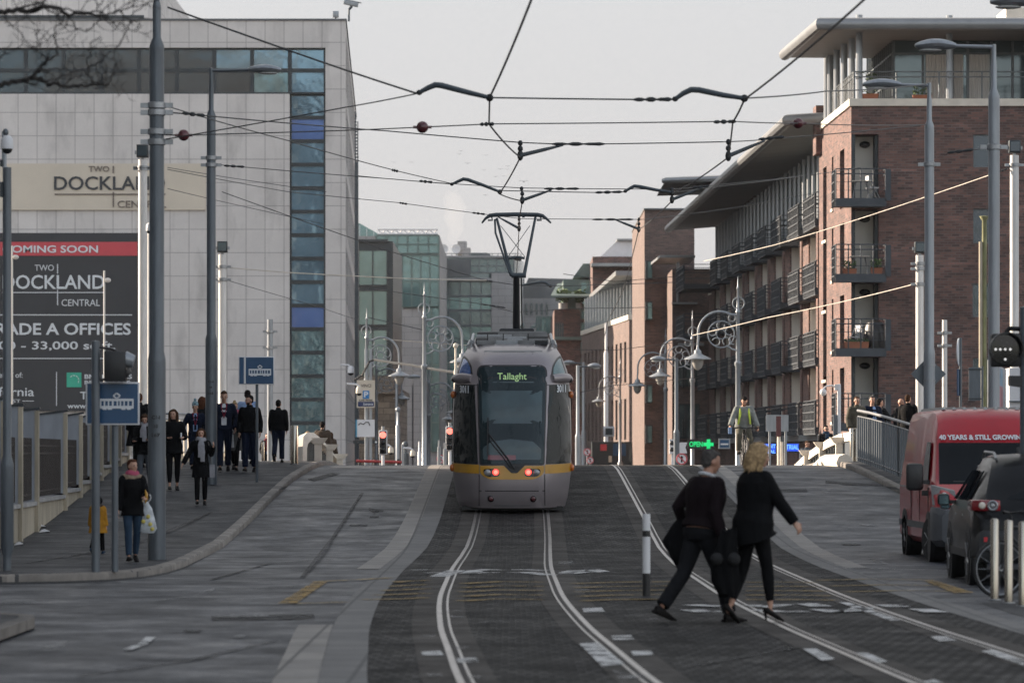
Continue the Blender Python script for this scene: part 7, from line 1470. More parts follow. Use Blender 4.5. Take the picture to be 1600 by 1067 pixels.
def person(label, loc, rz, H=1.75, legs=((0, 0), (0, 0)), arms=((0, 8, 8, 0), (0, 8, 8, 0)), lean=0, head=(0, 0), top=('c_black', .82, .0), under=None, trousers='c_black', hair=('short', 'h_dark'), shoes='leather', scarf=None, heels=False, skin='skin', fem=False, vox=.012, pelvis=None, feet=(None, None), skirt=None, bare=0, extras=(), group=None, thick=1.0, twist=0, curl=(.5, .5), open_front=None, spread=0):
    t = thing('person', label, 'person', loc, rz, group); k = H / 1.75
    U = TR_(0, 0, .95) @ RX(lean) @ RZ(twist) @ TR_(0, 0, -.95)
    Hd = U @ TR_(0, .01, 1.52) @ RZ(head[0]) @ RX(head[1]) @ TR_(0, -.01, -1.52)
    tor = [(.84, .12, .09, .01), (.9, .16, .115, .012), (.96, .165, .118, .01), (1.05, .138, .1, 0), (1.15, .145, .108, -.004), (1.27, .165, .12, -.005), (1.36, .17, .112, .005), (1.43, .14, .085, .012), (1.475, .075, .062, .014)]
    if fem: tor = [(z, rx * (.9 if z > 1.1 else 1.0), ry * .95, y) for z, rx, ry, y in tor]
    shw = .18 if not fem else .16
    J = {}
    for i, s in enumerate((-1, 1)):
        p_, ab, el, inw = arms[i]; S0 = U @ Vector((s * shw, .01, 1.405))
        def dr(pit, abd): return U.to_3x3() @ Vector((s * math.sin(R(abd)), -math.sin(R(pit)) * math.cos(R(abd)), -math.cos(R(pit)) * math.cos(R(abd))))
        E = S0 + dr(p_, ab) * .285; d2 = dr(p_ + el, ab - inw); W = E + d2 * .25; J[('a', s)] = (S0, E, W, d2)
        hp, kn = legs[i]; h0 = Vector((s * .088, 0, .91)); th = Vector((s * math.sin(R(spread)), -math.sin(R(hp)), -math.cos(R(hp)))).normalized(); K = h0 + th * .42; sh = Vector((0, -math.sin(R(hp - kn)), -math.cos(R(hp - kn)))); A = K + sh * .41
        fp = feet[i] if feet[i] is not None else (max(0, (kn - hp)) * .75 if hp < 0 else -min(hp, 20) * .5 if hp > 8 else 0)
        J[('l', s)] = (h0, K, A, fp + (28 if heels else 0))
    foot_pts = []
    for s in (-1, 1):
        A = J[('l', s)][2]; fp = J[('l', s)][3]; FM = TR_(*A) @ RX(fp)
        foot_pts += [FM @ Vector((0, .06, -.085)), FM @ Vector((0, -.18, -.085))] + ([A + Vector((0, .05, -.14))] if heels else [])
    dz = -min(p_.z for p_ in foot_pts)
    ROOT = Matrix.Scale(k, 4) @ TR_(0, 0, dz) if pelvis is None else Matrix.Scale(k, 4) @ TR_(pelvis[0] / k, pelvis[1] / k, pelvis[2] / k - .93)
    def torso(mb, inf, lo=0, hi=2, fl=None):
        q = [(z, rx + inf, ry + inf, y) for z, rx, ry, y in tor if lo <= z <= hi]
        if fl: q = fl + q
        mb.tube([U @ Vector((0, y, z)) if z > .8 else Vector((0, y, z)) for z, rx, ry, y in q], [(rx * thick, ry * thick) for z, rx, ry, y in q], 20, up=(1, 0, 0))
    def arm(mb, s, inf, wr=1.0, hand=True, cu=.5):
        S0, E, W, d2 = J[('a', s)]; W2 = E + (W - E) * wr
        mb.tube([S0 + (S0 - E).normalized() * .03, S0, S0 + (E - S0) * .5, E, E + (W2 - E) * .45, W2], [.045 + inf, .056 + inf, .05 + inf, .043 + inf, .042 + inf, .03 + inf * 1.2], 12)
        mb.ell(S0 + Vector((-s * .01, 0, -.0)), (.06 + inf, .06 + inf, .06 + inf), 12, 8)
        if hand:
            d = d2.normalized(); f = U.to_3x3() @ Vector((0, -1, 0)); sd = f - d * f.dot(d)
            if sd.length < .3: sd = Vector((-s, 0, 0)) - d * Vector((-s, 0, 0)).dot(d)
            sd.normalize(); n = d.cross(sd); 
            if n.dot(Vector((-s, 0, 0))) < 0: n = -n
            mb.tube([W - d * .01, W + d * .03, W + d * .085], [(.026, .02), (.038, .018), (.04, .015)], 10, up=sd)
            for j, ln in enumerate((.072, .08, .076, .06)):
                b_ = W + d * .08 + sd * (.031 - .0205 * j); a1 = cu * .6; a2 = cu * 1.5; p1 = b_ + (d * math.cos(a1) + n * math.sin(a1)) * ln * .5; p2 = p1 + (d * math.cos(a2) + n * math.sin(a2)) * ln * .5
                mb.tube([b_, p1, p2], [.0095, .009, .0075], 7)
            b_ = W + d * .03 + sd * .034; p1 = b_ + (d * .65 + sd * .7 + n * .25).normalized() * .04; mb.tube([b_, p1, p1 + (d * .9 + n * .45).normalized() * .03], [.012, .0105, .008], 7)
    def leg(mb, s, inf, foot=False, end=1.0, tight=1.0):
        h0, K, A, fp = J[('l', s)]; A2 = K + (A - K) * end
        mb.tube([h0 + Vector((0, 0, .05)), h0 + (K - h0) * .15, h0 + (K - h0) * .6, K, K + (A2 - K) * .35, A2], [.075 + inf, .088 + inf, .07 + inf, .056 + inf, .055 + inf, .036 + inf * tight], 14)
        if foot: FM = TR_(*A) @ RX(fp); mb.tube([FM @ Vector((0, .05, -.05)), FM @ Vector((0, 0, -.045)), FM @ Vector((0, -.1, -.062)), FM @ Vector((0, -.17, -.068))], [(.034, .03), (.036, .038), (.04, .022), (.028, .014)], 10, up=(1, 0, 0))
    # one continuous body
    mb = MB(); torso(mb, -.012)
    for i, s in enumerate((-1, 1)): arm(mb, s, -.008, cu=curl[i]); leg(mb, s, -.01, True)
    mb.tube([U @ Vector((0, .014, 1.44)), U @ Vector((0, .012, 1.5)), Hd @ Vector((0, .006, 1.58))], [.062, .054, .052], 12)
    hv = MB(); hv.ell((0, .008, 1.655), (.073, .092, .095), 16, 12); hv.ell((0, -.024, 1.59), (.053, .058, .062), 14, 10); hv.ell((0, -.05, 1.62), (.055, .045, .06)); hv.tube([(0, -.088, 1.645), (0, -.104, 1.617), (0, -.088, 1.606)], [.009, .016, .012], 8)
    for s in (-1, 1): hv.ell((s * .074, .012, 1.625), (.011, .02, .032))
    hv.ell((0, -.082, 1.578), (.022, .012, .008)); hv.ell((0, -.07, 1.548), (.02, .018, .014))
    n0 = len(mb.v); mb.add([Hd @ v for v in hv.v], hv.f)
    remesh(mb, 'body', skin, t, min(vox, .012), 2, ROOT)
    fm = MB()
    for s in (-1, 1): fm.ell(Hd @ Vector((s * .031, -.082, 1.634)), (.011, .009, .006), 8, 6)
    put(fm, 'eyes', 'eye', t, ROOT); fm = MB(); [fm.tube([Hd @ Vector((s * .015, -.09, 1.65)), Hd @ Vector((s * .045, -.083, 1.652))], .005, 5) for s in (-1, 1)]; put(fm, 'eyebrows', hair[1] if hair[0] != 'bald' else 'h_grey', t, ROOT)
    fm = MB(); fm.tube([Hd @ Vector((-.02, -.09, 1.578)), Hd @ Vector((0, -.095, 1.579)), Hd @ Vector((.02, -.09, 1.578))], [.003, .006, .003], 6); put(fm, 'lips', 'lips', t, ROOT)
    # trousers
    mb = MB(); torso(mb, .006, .8, 1.0 if top[1] > .75 else 1.0)
    for s in (-1, 1): leg(mb, s, .008 if fem else .018, False, .97 - bare, 1.9 if bare == 0 else .6)
    remesh(mb, 'trousers', trousers, t, vox, 3, ROOT)
    if skirt:
        mb = MB(); mb.tube([(0, .0, 1.02), (0, .0, .9), (0, 0, .72), (0, 0, skirt[1])], [(.15, .12), (.18, .14), (.2, .17), (.22, .2)], 20, up=(1, 0, 0)); remesh(mb, 'skirt', skirt[0], t, vox, 2, ROOT)
    # top / coat
    m_, hem, fl = top[:3]; inf = top[3] if len(top) > 3 else .022; mb = MB(); rows = None; wid = tor[1][1]
    if hem < .84: n_ = max(int((.84 - hem) / .06), 1); rows = [(hem + (.84 - hem) * i / n_, wid + inf + fl * (1 - i / n_), .125 + inf + fl * 1.1 * (1 - i / n_), .0) for i in range(n_)] + [(.84, wid + inf, .125 + inf, .005)]
    torso(mb, inf, max(hem, .86) if hem >= .84 else .9, 1.48, rows)
    for s in (-1, 1): arm(mb, s, inf * .75, 1.0, False)
    if len(top) > 4 and top[4] == 'collar': mb.tube([U @ Vector((0, .02, 1.43)), U @ Vector((0, .018, 1.5)), U @ Vector((0, .016, 1.535))], [.09, .075, .07], 14)
    remesh(mb, 'coat' if hem < .8 else 'jacket', m_, t, vox, 3, ROOT)
    if open_front:                                   # shirt strip, tie and lanyard in the opening
        mb = MB(); q = [(1.0, .055), (1.15, .06), (1.3, .06), (1.42, .045), (1.47, .03)]; vs = []
        yy_ = lambda z: -(interp([(a[0], a[2]) for a in tor], z) + inf + .008) * thick
        for z, w in q:
            for u in (-1, -.4, .4, 1): vs.append(U @ Vector((u * w, yy_(z) + .012 * abs(u), z)))
        mb.add(vs, [(i * 4 + j, i * 4 + j + 1, (i + 1) * 4 + j + 1, (i + 1) * 4 + j) for i in range(4) for j in range(3)]); put(mb, 'shirt', open_front[0], t, ROOT)
        if open_front[1]: mb = MB(); mb.tube([U @ Vector((0, yy_(z) - .006, z)) for z in (1.04, 1.2, 1.35, 1.44)], [(.03, .006), (.028, .006), (.02, .006), (.018, .01)], 8, up=(1, 0, 0)); put(mb, 'tie', open_front[1], t, ROOT)
        if open_front[2]: mb = MB(); [mb.tube([U @ Vector((s * .065, -.06, 1.49)), U @ Vector((s * .055, yy_(1.38) - .012, 1.38)), U @ Vector((0, yy_(1.2) - .012, 1.16))], .008, 5) for s in (-1, 1)]; put(mb, 'lanyard', open_front[2], t, ROOT)
    # shoes
    for i, s in enumerate((-1, 1)):
        A, fp = J[('l', s)][2:]; FM = TR_(*A) @ RX(fp); mb = MB(); th = .0 if heels else .012
        mb.tube([FM @ Vector((0, .062, -.05)), FM @ Vector((0, .03, -.045)), FM @ Vector((0, -.06, -.055)), FM @ Vector((0, -.14, -.066)), FM @ Vector((0, -.195, -.07))], [(.03, .028 + th), (.04, .035 + th), (.045, .028 + th * .6), (.043, .02 + th * .4), (.022, .012)], 12, up=(1, 0, 0))
        if heels: mb.tube([FM @ Vector((0, .05, -.06)), A + Vector((0, .055, -.135))], [.018, .008], 8)
        else: mb.T = FM; mb.hexa([(-.04, .075, -.085), (.04, .075, -.085), (.036, -.19, -.085), (-.036, -.19, -.085)], [(-.042, .078, -.06), (.042, .078, -.06), (.04, -.195, -.066), (-.04, -.195, -.066)])
        put(mb, 'shoe', shoes, t, ROOT)
    # hair
    hk, hc = hair[:2]; mb = MB()
    if hk != 'bald':
        mb.ell((0, .032, 1.676), (.078, .088, .087), 16, 10); mb.ell((0, .05, 1.63), (.072, .06, .075)); mb.ell((0, -.022, 1.722), (.06, .056, .03))
        if hk == 'long':
            for s in (-1, 1): mb.tube([(s * .05, -.02, 1.72), (s * .082, .01, 1.66), (s * .086, .02, 1.56), (s * .085, .0, 1.46), (s * .08, -.03, 1.37)], [.03, .036, .036, .034, .015], 8)
            mb.tube([(0, .08, 1.66), (0, .095, 1.55), (0, .1, 1.42)], [(.075, .04), (.085, .04), (.07, .02)], 10, up=(1, 0, 0))
        if hk == 'bob':
            for s in (-1, 1): mb.tube([(s * .04, -.035, 1.735), (s * .082, -.01, 1.68), (s * .094, .015, 1.6), (s * .085, .02, 1.5)], [.034, .042, .045, .02], 9)
            mb.tube([(0, .07, 1.72), (0, .1, 1.64), (0, .105, 1.56), (0, .09, 1.48)], [(.06, .04), (.085, .055), (.09, .055), (.06, .02)], 10, up=(1, 0, 0)); mb.ell((0, .02, 1.705), (.088, .1, .075)); mb.ell((.03, .1, 1.5), (.05, .03, .05)); mb.ell((-.05, .08, 1.48), (.035, .03, .04)); hr = random.Random(5); [mb.tube([(.07 * math.cos(a), .03 + .08 * math.sin(a), 1.74), (.1 * math.cos(a), .03 + .105 * math.sin(a), 1.62), ((.085 + hr.uniform(-.02, .03)) * math.cos(a), .03 + (.09 + hr.uniform(-.02, .035)) * math.sin(a), 1.49 + hr.uniform(-.03, .04)), (.1 * math.cos(a), .03 + .12 * math.sin(a), 1.45 + hr.uniform(-.03, .05))], [.012, .017, .015, .006], 6) for a in [R(-25 + 230 * i / 21) for i in range(22)]]
        if hk == 'bun': mb.ell((0, .06, 1.765), (.04, .04, .038))
        if hk == 'back': mb.ell((0, .105, 1.68), (.045, .04, .05))
        mb = (lambda q: (q.add([Hd @ v for v in mb.v], mb.f), q)[1])(MB()); remesh(mb, 'hair', hc, t, .009, 1, ROOT)
    if scarf:
        mb = MB(); 
        for a, r_, z in ((.095, .036, 1.49), (.085, .034, 1.525)):
            mb.tube([U @ Vector((a * math.cos(x), .01 + a * .9 * math.sin(x), z + .015 * math.sin(2 * x))) for x in [i * math.pi / 8 for i in range(17)]], r_, 8)
        yq = -.17
        if scarf[1]: mb.tube([U @ Vector((.02, -.1, 1.46)), U @ Vector((.03, yq, 1.38)), U @ Vector((.04, yq - .015, 1.2)), U @ Vector((.03, yq - .015, scarf[1]))], [(.04, .03), (.055, .02), (.06, .018), (.06, .012)], 10, up=(1, 0, 0)); mb.tube([U @ Vector((-.02, -.1, 1.46)), U @ Vector((-.03, yq, 1.36)), U @ Vector((-.025, yq - .01, scarf[1] + .1))], [(.035, .03), (.05, .018), (.05, .012)], 10, up=(1, 0, 0))
        remesh(mb, 'scarf', scarf[0], t, .012, 2, ROOT)
    for e_ in extras:
        mb = MB(); nm, mt, fn = e_; fn(mb, U, Hd, J); put(mb, nm, mt, t, ROOT)
    return t, ROOT, U, Hd, J
def feet_at(px, py, dz=.12): return G(px, py, dz)
def hgt(p_, py, top): return (ZC - (top - HY) / F * p_.y) - p_.z
def at_y(px, y, dz=.12): return Vector((X(px, y), y, gz(y) + dz))
WALK = ((20, 8), (-18, 22)); WALK2 = ((-18, 22), (20, 8))
def glasses(mb, U, Hd, J):
    for s in (-1, 1): mb.torus(Hd @ Vector((s * .034, -.097, 1.634)), .024, .004, 'y', 12, 5); mb.tube([Hd @ Vector((s * .058, -.095, 1.638)), Hd @ Vector((s * .078, .0, 1.64))], .003, 4)
def shades(mb, U, Hd, J):
    for s in (-1, 1): mb.ell(Hd @ Vector((s * .034, -.095, 1.634)), (.03, .014, .02), 10, 6); mb.tube([Hd @ Vector((s * .06, -.09, 1.64)), Hd @ Vector((s * .079, .0, 1.64))], .004, 4)
def beanie(mb, U, Hd, J):
    v0 = len(mb.v); m2 = MB(); m2.lathe([(.084, 1.675), (.088, 1.68), (.088, 1.705), (.084, 1.71), (.08, 1.75), (.05, 1.79), (0, 1.8)], 16, (0, .01, 0)); m2.ell((0, .01, 1.83), (.04, .04, .04)); mb.add([Hd @ v for v in m2.v], m2.f)
def cap_(mb, U, Hd, J): m2 = MB(); m2.lathe([(.09, 1.66), (.092, 1.69), (.085, 1.74), (.05, 1.775), (0, 1.785)], 16, (0, .01, 0)); mb.add([Hd @ v for v in m2.v], m2.f)
def fur(mb, U, Hd, J):
    r = random.Random(3)
    for i in range(60):
        a = i * 2 * math.pi / 60; c = U @ Vector((.15 * math.cos(a), .02 + .11 * math.sin(a), 1.455 + .02 * math.sin(a) + r.uniform(-.02, .02))); mb.ell(c, (.03, .03, .028), 6, 4)
    mb.tube([U @ Vector((.13 * math.cos(x), .03 + .1 * math.sin(x), 1.46)) for x in [i * math.pi / 8 for i in range(17)]], .04, 8)
def phone(mb, U, Hd, J): W = J[('a', 1)][2]; mb.box(W.x - .06, W.x - .03, W.y - .08, W.y - .06, W.z - .02, W.z + .1)
def beard(mb, U, Hd, J): m2 = MB(); m2.ell((0, -.034, 1.568), (.056, .052, .042), 12, 8); mb.add([Hd @ v for v in m2.v], m2.f)
# --- the couple in front
LC = G(1098, 974, .008); MAN = person('man in dark jumper walking right across the tracks with a coat on his arm', Vector((X(1096, 38.2), 38.2, .009)), R(125), hgt(LC, 974, 694), legs=((23, 6), (-22, 18)), arms=((-8, 12, 30, 0), (-22, 22, 70, 10)), lean=9, head=(-8, 8), top=('c_plum', .93, .0, .03), trousers='c_charcoal', hair=('short', 'h_grey'), skin='skin_dark', vox=.009, thick=1.22, feet=(0, 20),
    extras=(('shirt_collar', 'c_white', lambda mb, U, Hd, J: mb.tube([U @ Vector((.077 * math.cos(x), .016 + .07 * math.sin(x), 1.495 + .012 * math.sin(x))) for x in [i * math.pi / 8 for i in range(17)]], .018, 8)),))
def drape(label, name, path, wds, mat, loc, fold=7, th=.05, extra=None):
    t = thing(name, label, 'coat', loc); mb = MB(); vs = []; n = 28
    for (p_, w, d) in zip(path, wds, [th] * len(wds)):
        for j in range(n):
            a = 2 * math.pi * j / n; rr = 1 + .18 * math.sin(fold * a + p_[2] * 6); vs.append(Vector(p_) - Vector(loc) + Vector((w * math.cos(a) * rr, (d + .25 * w) * math.sin(a) * rr, .02 * math.sin(fold * a))))
    k = len(path); mb.add(vs, [(i * n + j, i * n + (j + 1) % n, (i + 1) * n + (j + 1) % n, (i + 1) * n + j) for i in range(k - 1) for j in range(n)] + [tuple(range(n)), tuple((k - 1) * n + j for j in range(n))]); mb.build('cloth', M[mat], t, ang=70)
    if extra: extra(t)
    return t
y = 38.45; drape('dark coat hanging over the arm of the man crossing the tracks', 'carried_coat', [P(1078, 806, y), P(1070, 822, y), P(1062, 845, y), P(1062, 866, y), P(1068, 892, y)], [.07, .11, .15, .09, .035], 'c_black', P(1066, 860, y))
WL = Vector((X(1178, 38.0), 38.0, .009)); person('blonde woman in black trouser suit and heels walking right beside the man', WL, R(122), hgt(WL, 975, 697) - .045, legs=((14, 8), (-10, 12)), arms=((32, 16, 6, 0), (8, 10, 25, 0)), lean=5, head=(-12, 6), top=('c_black', .8, .02, .03), trousers='c_black', hair=('bob', 'h_blonde'), heels=True, bare=.14, fem=True, vox=.009, thick=1.34, feet=(-6, 12), curl=(.9, .6))
def poms(t):
    for px, lb in ((1120, 0), (1147, 1)): mb = MB(); c = P(px, 873, 37.75) - Vector(t.location); mb.ell(c, (.062, .062, .064), 16, 12); o = mb.build('fur_pompom', M['c_pom'], t)
y = 37.85; drape('dark coat with two grey fur pompoms carried between the couple', 'carried_coat', [P(1140, 828, y), P(1136, 850, y), P(1132, 880, y), P(1134, 905, y), P(1138, 930, y)], [.07, .1, .125, .125, .08], 'c_black', P(1135, 880, y), 6, .05, poms)
# --- left pavement
p_ = feet_at(207, 878); q = person('woman in black parka with fur hood and jeans walking towards the camera', p_, R(14), hgt(p_, 878, 719), legs=((14, 4), (-10, 14)), arms=((4, 10, 6, 0), (22, 12, 60, 22)), head=(28, 0), top=('c_black', .78, .02, .032), trousers='c_jeans', hair=('back', 'h_auburn'), scarf=('c_pink', None), fem=True, vox=.011, extras=(('fur_hood', 'c_fur', fur),))
K = q[1]; W = Matrix.Translation(p_) @ Matrix.Rotation(R(14), 4, 'Z') @ K @ q[4][('a', 1)][2]
t = thing('banana', 'half peeled yellow banana in the hand of the woman with the fur hood', 'banana', W); mb = MB(); mb.tube([(0, -.05, -.09), (.02, -.07, -.03), (.02, -.07, .04), (0, -.05, .1)], [.008, .02, .02, .006], 8); mb.build('fruit', M['tram_yellow'] if 'tram_yellow' in M else pm('banana', (.5, .28, .02)), t); mb = MB(); mb.tube([(0, -.05, -.02), (-.04, -.08, -.07)], [.012, .004], 6); mb.build('peel', pm('peel', (.5, .3, .05)), t)
t = thing('carrier_bag', 'white patterned plastic bag hanging beside the woman with the fur hood', 'bag', P(228, 812, p_.y + .1)); mb = MB(); mb.tube([(0, 0, .26), (0, 0, .16), (.0, 0, .0), (.02, 0, -.14), (.02, 0, -.19)], [(.03, .02), (.09, .04), (.13, .07), (.14, .08), (.1, .06)], 16, up=(1, 0, 0)); mb.build('bag', pm('bag_plastic', (.42, .45, .47), .35, 0, .35, 14, .4, 20), t); mb = MB(); mb.torus((0, 0, .32), .07, .008, 'y', 14, 5); mb.build('handle', M['white'], t)
mb = MB(); [mb.ell((.02 + dx, -.085, dz_), (.03, .012, .03)) for dx, dz_ in ((.05, -.06), (-.05, -.02), (.02, .05), (.08, -.13))]; mb.build('printed_patch', pm('patch_yellow', (.5, .42, .1), .5), t)
p_ = feet_at(153, 865); person('small child in ochre jacket and dark hat seen from behind the signal post', p_, R(170), hgt(p_, 865, 776), legs=WALK, top=('c_ochre', .66, .03, .05, 'collar'), trousers='c_black', hair=('short', 'h_dark'), shoes='c_jeans', thick=1.25, extras=(('hat', 'c_black', lambda mb, U, Hd, J: mb.ell((0, .01, 1.65), (.15, .15, .14))), ('hood', 'c_brown', lambda mb, U, Hd, J: mb.torus((0, .02, 1.5), .12, .05, 'z', 14, 8))))
p_ = feet_at(314, 789); person('woman with long brown hair, grey scarf and black coat walking by the lamp pole', p_, R(5), hgt(p_, 789, 671), legs=((10, 4), (-6, 10)), arms=((6, 28, 10, 0), (18, 18, 118, 10)), top=('c_black', .62, .03, .03), trousers='c_black', hair=('long', 'h_brown'), scarf=('c_scarf', .98), fem=True, vox=.011, extras=(('bag_strap', 'c_grey', lambda mb, U, Hd, J: mb.tube([(.17, -.1, 1.44), (.21, -.02, 1.2), (.24, .02, .9)], .012, 6)), ('shoulder_bag', 'c_scarf', lambda mb, U, Hd, J: mb.box(.2, .32, -.06, .1, .62, .92))))
p_ = feet_at(271, 766); person('woman in black coat with folded arms and phone right of the thick pole', p_, R(8), hgt(p_, 766, 641), legs=((8, 4), (-6, 8)), arms=((12, 12, 75, 35), (10, 18, 80, 30)), head=(-20, 0), top=('c_black', .78, .03, .04, 'collar'), trousers='c_black', hair=('long', 'h_brown'), fem=True, bare=.12, extras=(('phone', 'pale_ink', phone),))
p_ = feet_at(226, 765); person('person with big grey scarf and grey jeans half hidden by the thick pole', p_, R(-8), hgt(p_, 765, 648), legs=((12, 5), (-8, 12)), arms=((14, 14, 70, 25), (14, 14, 75, 25)), head=(10, 22), top=('c_black', .8, .03, .04), trousers='c_greyjean', hair=('long', 'h_brown'), scarf=('c_scarf', 1.1), fem=True, bare=.1)
p_ = at_y(218, 93); person('person in black hooded coat seen from behind beside the large tram sign', p_, R(175), hgt(p_, 0, 615), top=('c_black', .5, .06, .06, 'collar'), trousers='c_black', hair=('short', 'h_auburn'), thick=1.2)
SUIT = dict(open_front=('c_shirtblue', 'c_navy', 'c_red'))
p_ = at_y(305, 92.2); person('young man with grey bobble hat in navy suit and lanyard', p_, R(6), hgt(p_, 0, 628), legs=WALK, arms=((-6, 26, 35, 22), (-6, 20, 35, 20)), head=(-8, 2), top=('c_navy', .86, .01, .03), trousers='c_navy', hair=('short', 'h_dark'), extras=(('bobble_hat', 'c_teal', beanie),), **SUIT)
p_ = at_y(316, 95); person('person with brown hair mostly hidden behind the man in the bobble hat', p_, R(170), hgt(p_, 0, 620), hair=('long', 'h_auburn'), top=('c_charcoal', .75, .02), fem=True)
p_ = at_y(350, 91.0); person('tall man in navy suit with white shirt and red lanyard right of the lamp pole', p_, R(4), hgt(p_, 0, 612), legs=((12, 4), (-10, 14)), arms=((-4, 14, 30, 14), (-8, 20, 40, 26)), head=(0, 12), top=('c_navy', .84, .01, .03), trousers='c_navy', hair=('short', 'h_brown'), open_front=('c_white', None, 'c_red'))
p_ = at_y(366.5, 91.5); person('woman with blonde bun in grey skirt coat and black tights', p_, R(-6), hgt(p_, 0, 627), legs=WALK2, arms=((-4, 12, 20, 6), (8, 8, 40, 12)), head=(15, 4), top=('c_black', .98, .0, .024), trousers='c_black', skirt=('c_grey', .52), hair=('bun', 'h_blonde'), scarf=('c_pink', None), fem=True)
t = thing('white_bag', 'white bag at the side of the woman in the grey skirt coat', 'bag', Vector((X(358, 91.2), 91.2, gz(91.2) + .12 + .55))); mb = MB(); mb.hexa([(-.1, -.05, 0), (.12, -.05, 0), (.12, .05, 0), (-.1, .05, 0)], [(-.06, -.03, .3), (.1, -.03, .32), (.1, .03, .32), (-.06, .03, .3)]); mb.build('bag', M['c_white'], t, bevel=.02); mb = MB(); mb.torus((.02, 0, .38), .08, .008, 'y', 14, 5); mb.build('handle', M['c_white'], t)
p_ = at_y(390, 90.6); person('bearded man in black zipped jacket and dark jeans looking left beside the small tram sign', p_, R(-4), hgt(p_, 0, 619), legs=((10, 4), (-8, 12)), arms=((-6, 11, 24, 10), (-10, 13, 30, 12)), head=(-48, 4), top=('c_black', .86, .0, .03, 'collar'), trousers='c_navy', hair=('short', 'h_dark'), extras=(('beard', 'h_dark', beard),), thick=1.08)
p_ = at_y(387, 95.5); person('man in light blue shirt seen from behind past the bearded man', p_, R(176), hgt(p_, 0, 610), top=('c_shirtblue', .9, .0, .03), hair=('short', 'h_dark'), thick=1.1, trousers='c_navy')
p_ = at_y(435, 96.4); person('man in black quilted jacket seen from behind walking away at the crest', p_, R(178), hgt(p_, 0, 625), legs=((10, 6), (-12, 30)), arms=((-4, 9, 30, 10), (-4, 9, 30, 10)), top=('c_black', .9, .0, .038, 'collar'), trousers='c_navy', hair=('short', 'h_dark'), thick=1.05)
p_ = at_y(418, 126); person('man with glasses and wine red scarf coming up the far side of the bridge', p_, R(8), hgt(p_, 0, 677), arms=((8, 14, 60, 20), (0, 10, 20, 0)), top=('c_black', .7, .02, .03), hair=('short', 'h_brown'), scarf=('c_wine', 1.0), open_front=('c_shirtblue', None, None), extras=(('glasses', 'black', glasses),))
p_ = at_y(504, 119); person('man in brown jacket and black cap seen from behind past the left white parapet', p_, R(172), hgt(p_, 0, 660), top=('c_brown', .84, .02, .06, 'collar'), hair=('short', 'h_dark'), extras=(('cap', 'c_black', cap_),), thick=1.15)
p_ = at_y(481, 124); person('blonde head just showing over the left white parapet', p_, R(175), hgt(p_, 0, 675), top=('c_white', .8, .02, .04), hair=('bob', 'h_blonde'), fem=True)
p_ = at_y(516, 123); person('dark haired person in brown coat beside the man in the black cap', p_, R(168), hgt(p_, 0, 675), top=('c_brown', .7, .03, .05), hair=('long', 'h_brown'), fem=True)
# --- right side
p_ = at_y(1339, 102.5, .12); person('smiling man with glasses in dark khaki jacket at the end of the grey railing', p_, R(20), hgt(p_, 0, 620), arms=((-4, 14, 30, 10), (10, 8, 40, 10)), top=('c_khaki', .82, .01, .045, 'collar'), hair=('short', 'h_brown'), extras=(('glasses', 'black', glasses),), thick=1.08)
p_ = at_y(1363, 103); person('grey haired man in navy jacket beside the man with glasses', p_, R(16), hgt(p_, 0, 619), arms=((4, 12, 30, 10), (0, 14, 20, 0)), top=('c_navy', .8, .01, .04), hair=('short', 'h_grey'), open_front=('c_shirtblue', None, None), thick=1.08)
p_ = at_y(1375, 104.6); person('person in dark coat turned away behind the grey haired man', p_, R(120), hgt(p_, 0, 623), top=('c_charcoal', .7, .02, .05), hair=('short', 'h_dark'), arms=((30, 20, 90, 20), (0, 14, 20, 0)))
p_ = at_y(1408, 102.2); person('balding man in dark coat facing the man by the red van roof', p_, R(45), hgt(p_, 0, 623), top=('c_charcoal', .7, .02, .045), hair=('bald', 'h_grey'), skin='skin_dark')
p_ = at_y(1419, 101); person('man in black overcoat seen from behind beside the red van roof', p_, R(150), hgt(p_, 0, 617), top=('c_black', .6, .03, .045, 'collar'), hair=('short', 'h_brown'), thick=1.05)
p_ = at_y(1291, 123); person('man with sunglasses and blue scarf behind the right white parapet', p_, R(10), hgt(p_, 0, 665), top=('c_charcoal', .75, .02, .04), hair=('short', 'h_dark'), scarf=('c_jeans', 1.15), extras=(('sunglasses', 'black', shades),))
p_ = at_y(1261, 146, .12); person('man in grey jacket holding a paper at the foot of the right white parapet', p_, R(20), hgt(p_, 0, 689), arms=((14, 14, 80, 30), (14, 10, 80, 30)), head=(20, 10), top=('c_greyjean', .85, .01, .045, 'collar'), hair=('short', 'h_brown'), skin='skin_dark', thick=1.25)
# --- cyclist
t, RT, *_ = person('man on a bicycle in grey jumper and open yellow vest riding over the crest', Vector(CYC), R(4), 1.8, legs=((62, 70), (38, 52)), arms=((30, 24, 22, 4), (34, 18, 14, 4)), lean=16, head=(0, 22), top=('c_sage', .9, .0, .04), trousers='c_olive', hair=('short', 'h_dark'), pelvis=(0, .22, 1.02), thick=1.1, curl=(1.1, 1.1), spread=10,
    extras=(('beard', 'h_brown', beard), ('yellow_vest', 'c_hivis', lambda mb, U, Hd, J: [mb.tube([U @ Vector((s * .09, .06, 1.46)), U @ Vector((s * .1, -.09, 1.44)), U @ Vector((s * .12, -.19, 1.3)), U @ Vector((s * .16, -.19, 1.05))], [(.03, .012), (.03, .012), (.028, .012), (.025, .012)], 8, up=(1, 0, 0)) for s in (-1, 1)]), ('phone', 'c_shirtblue', lambda mb, U, Hd, J: mb.box(J[('a', -1)][2].x - .06, J[('a', -1)][2].x + .03, J[('a', -1)][2].y - .14, J[('a', -1)][2].y - .1, J[('a', -1)][2].z - .2, J[('a', -1)][2].z - .03))))
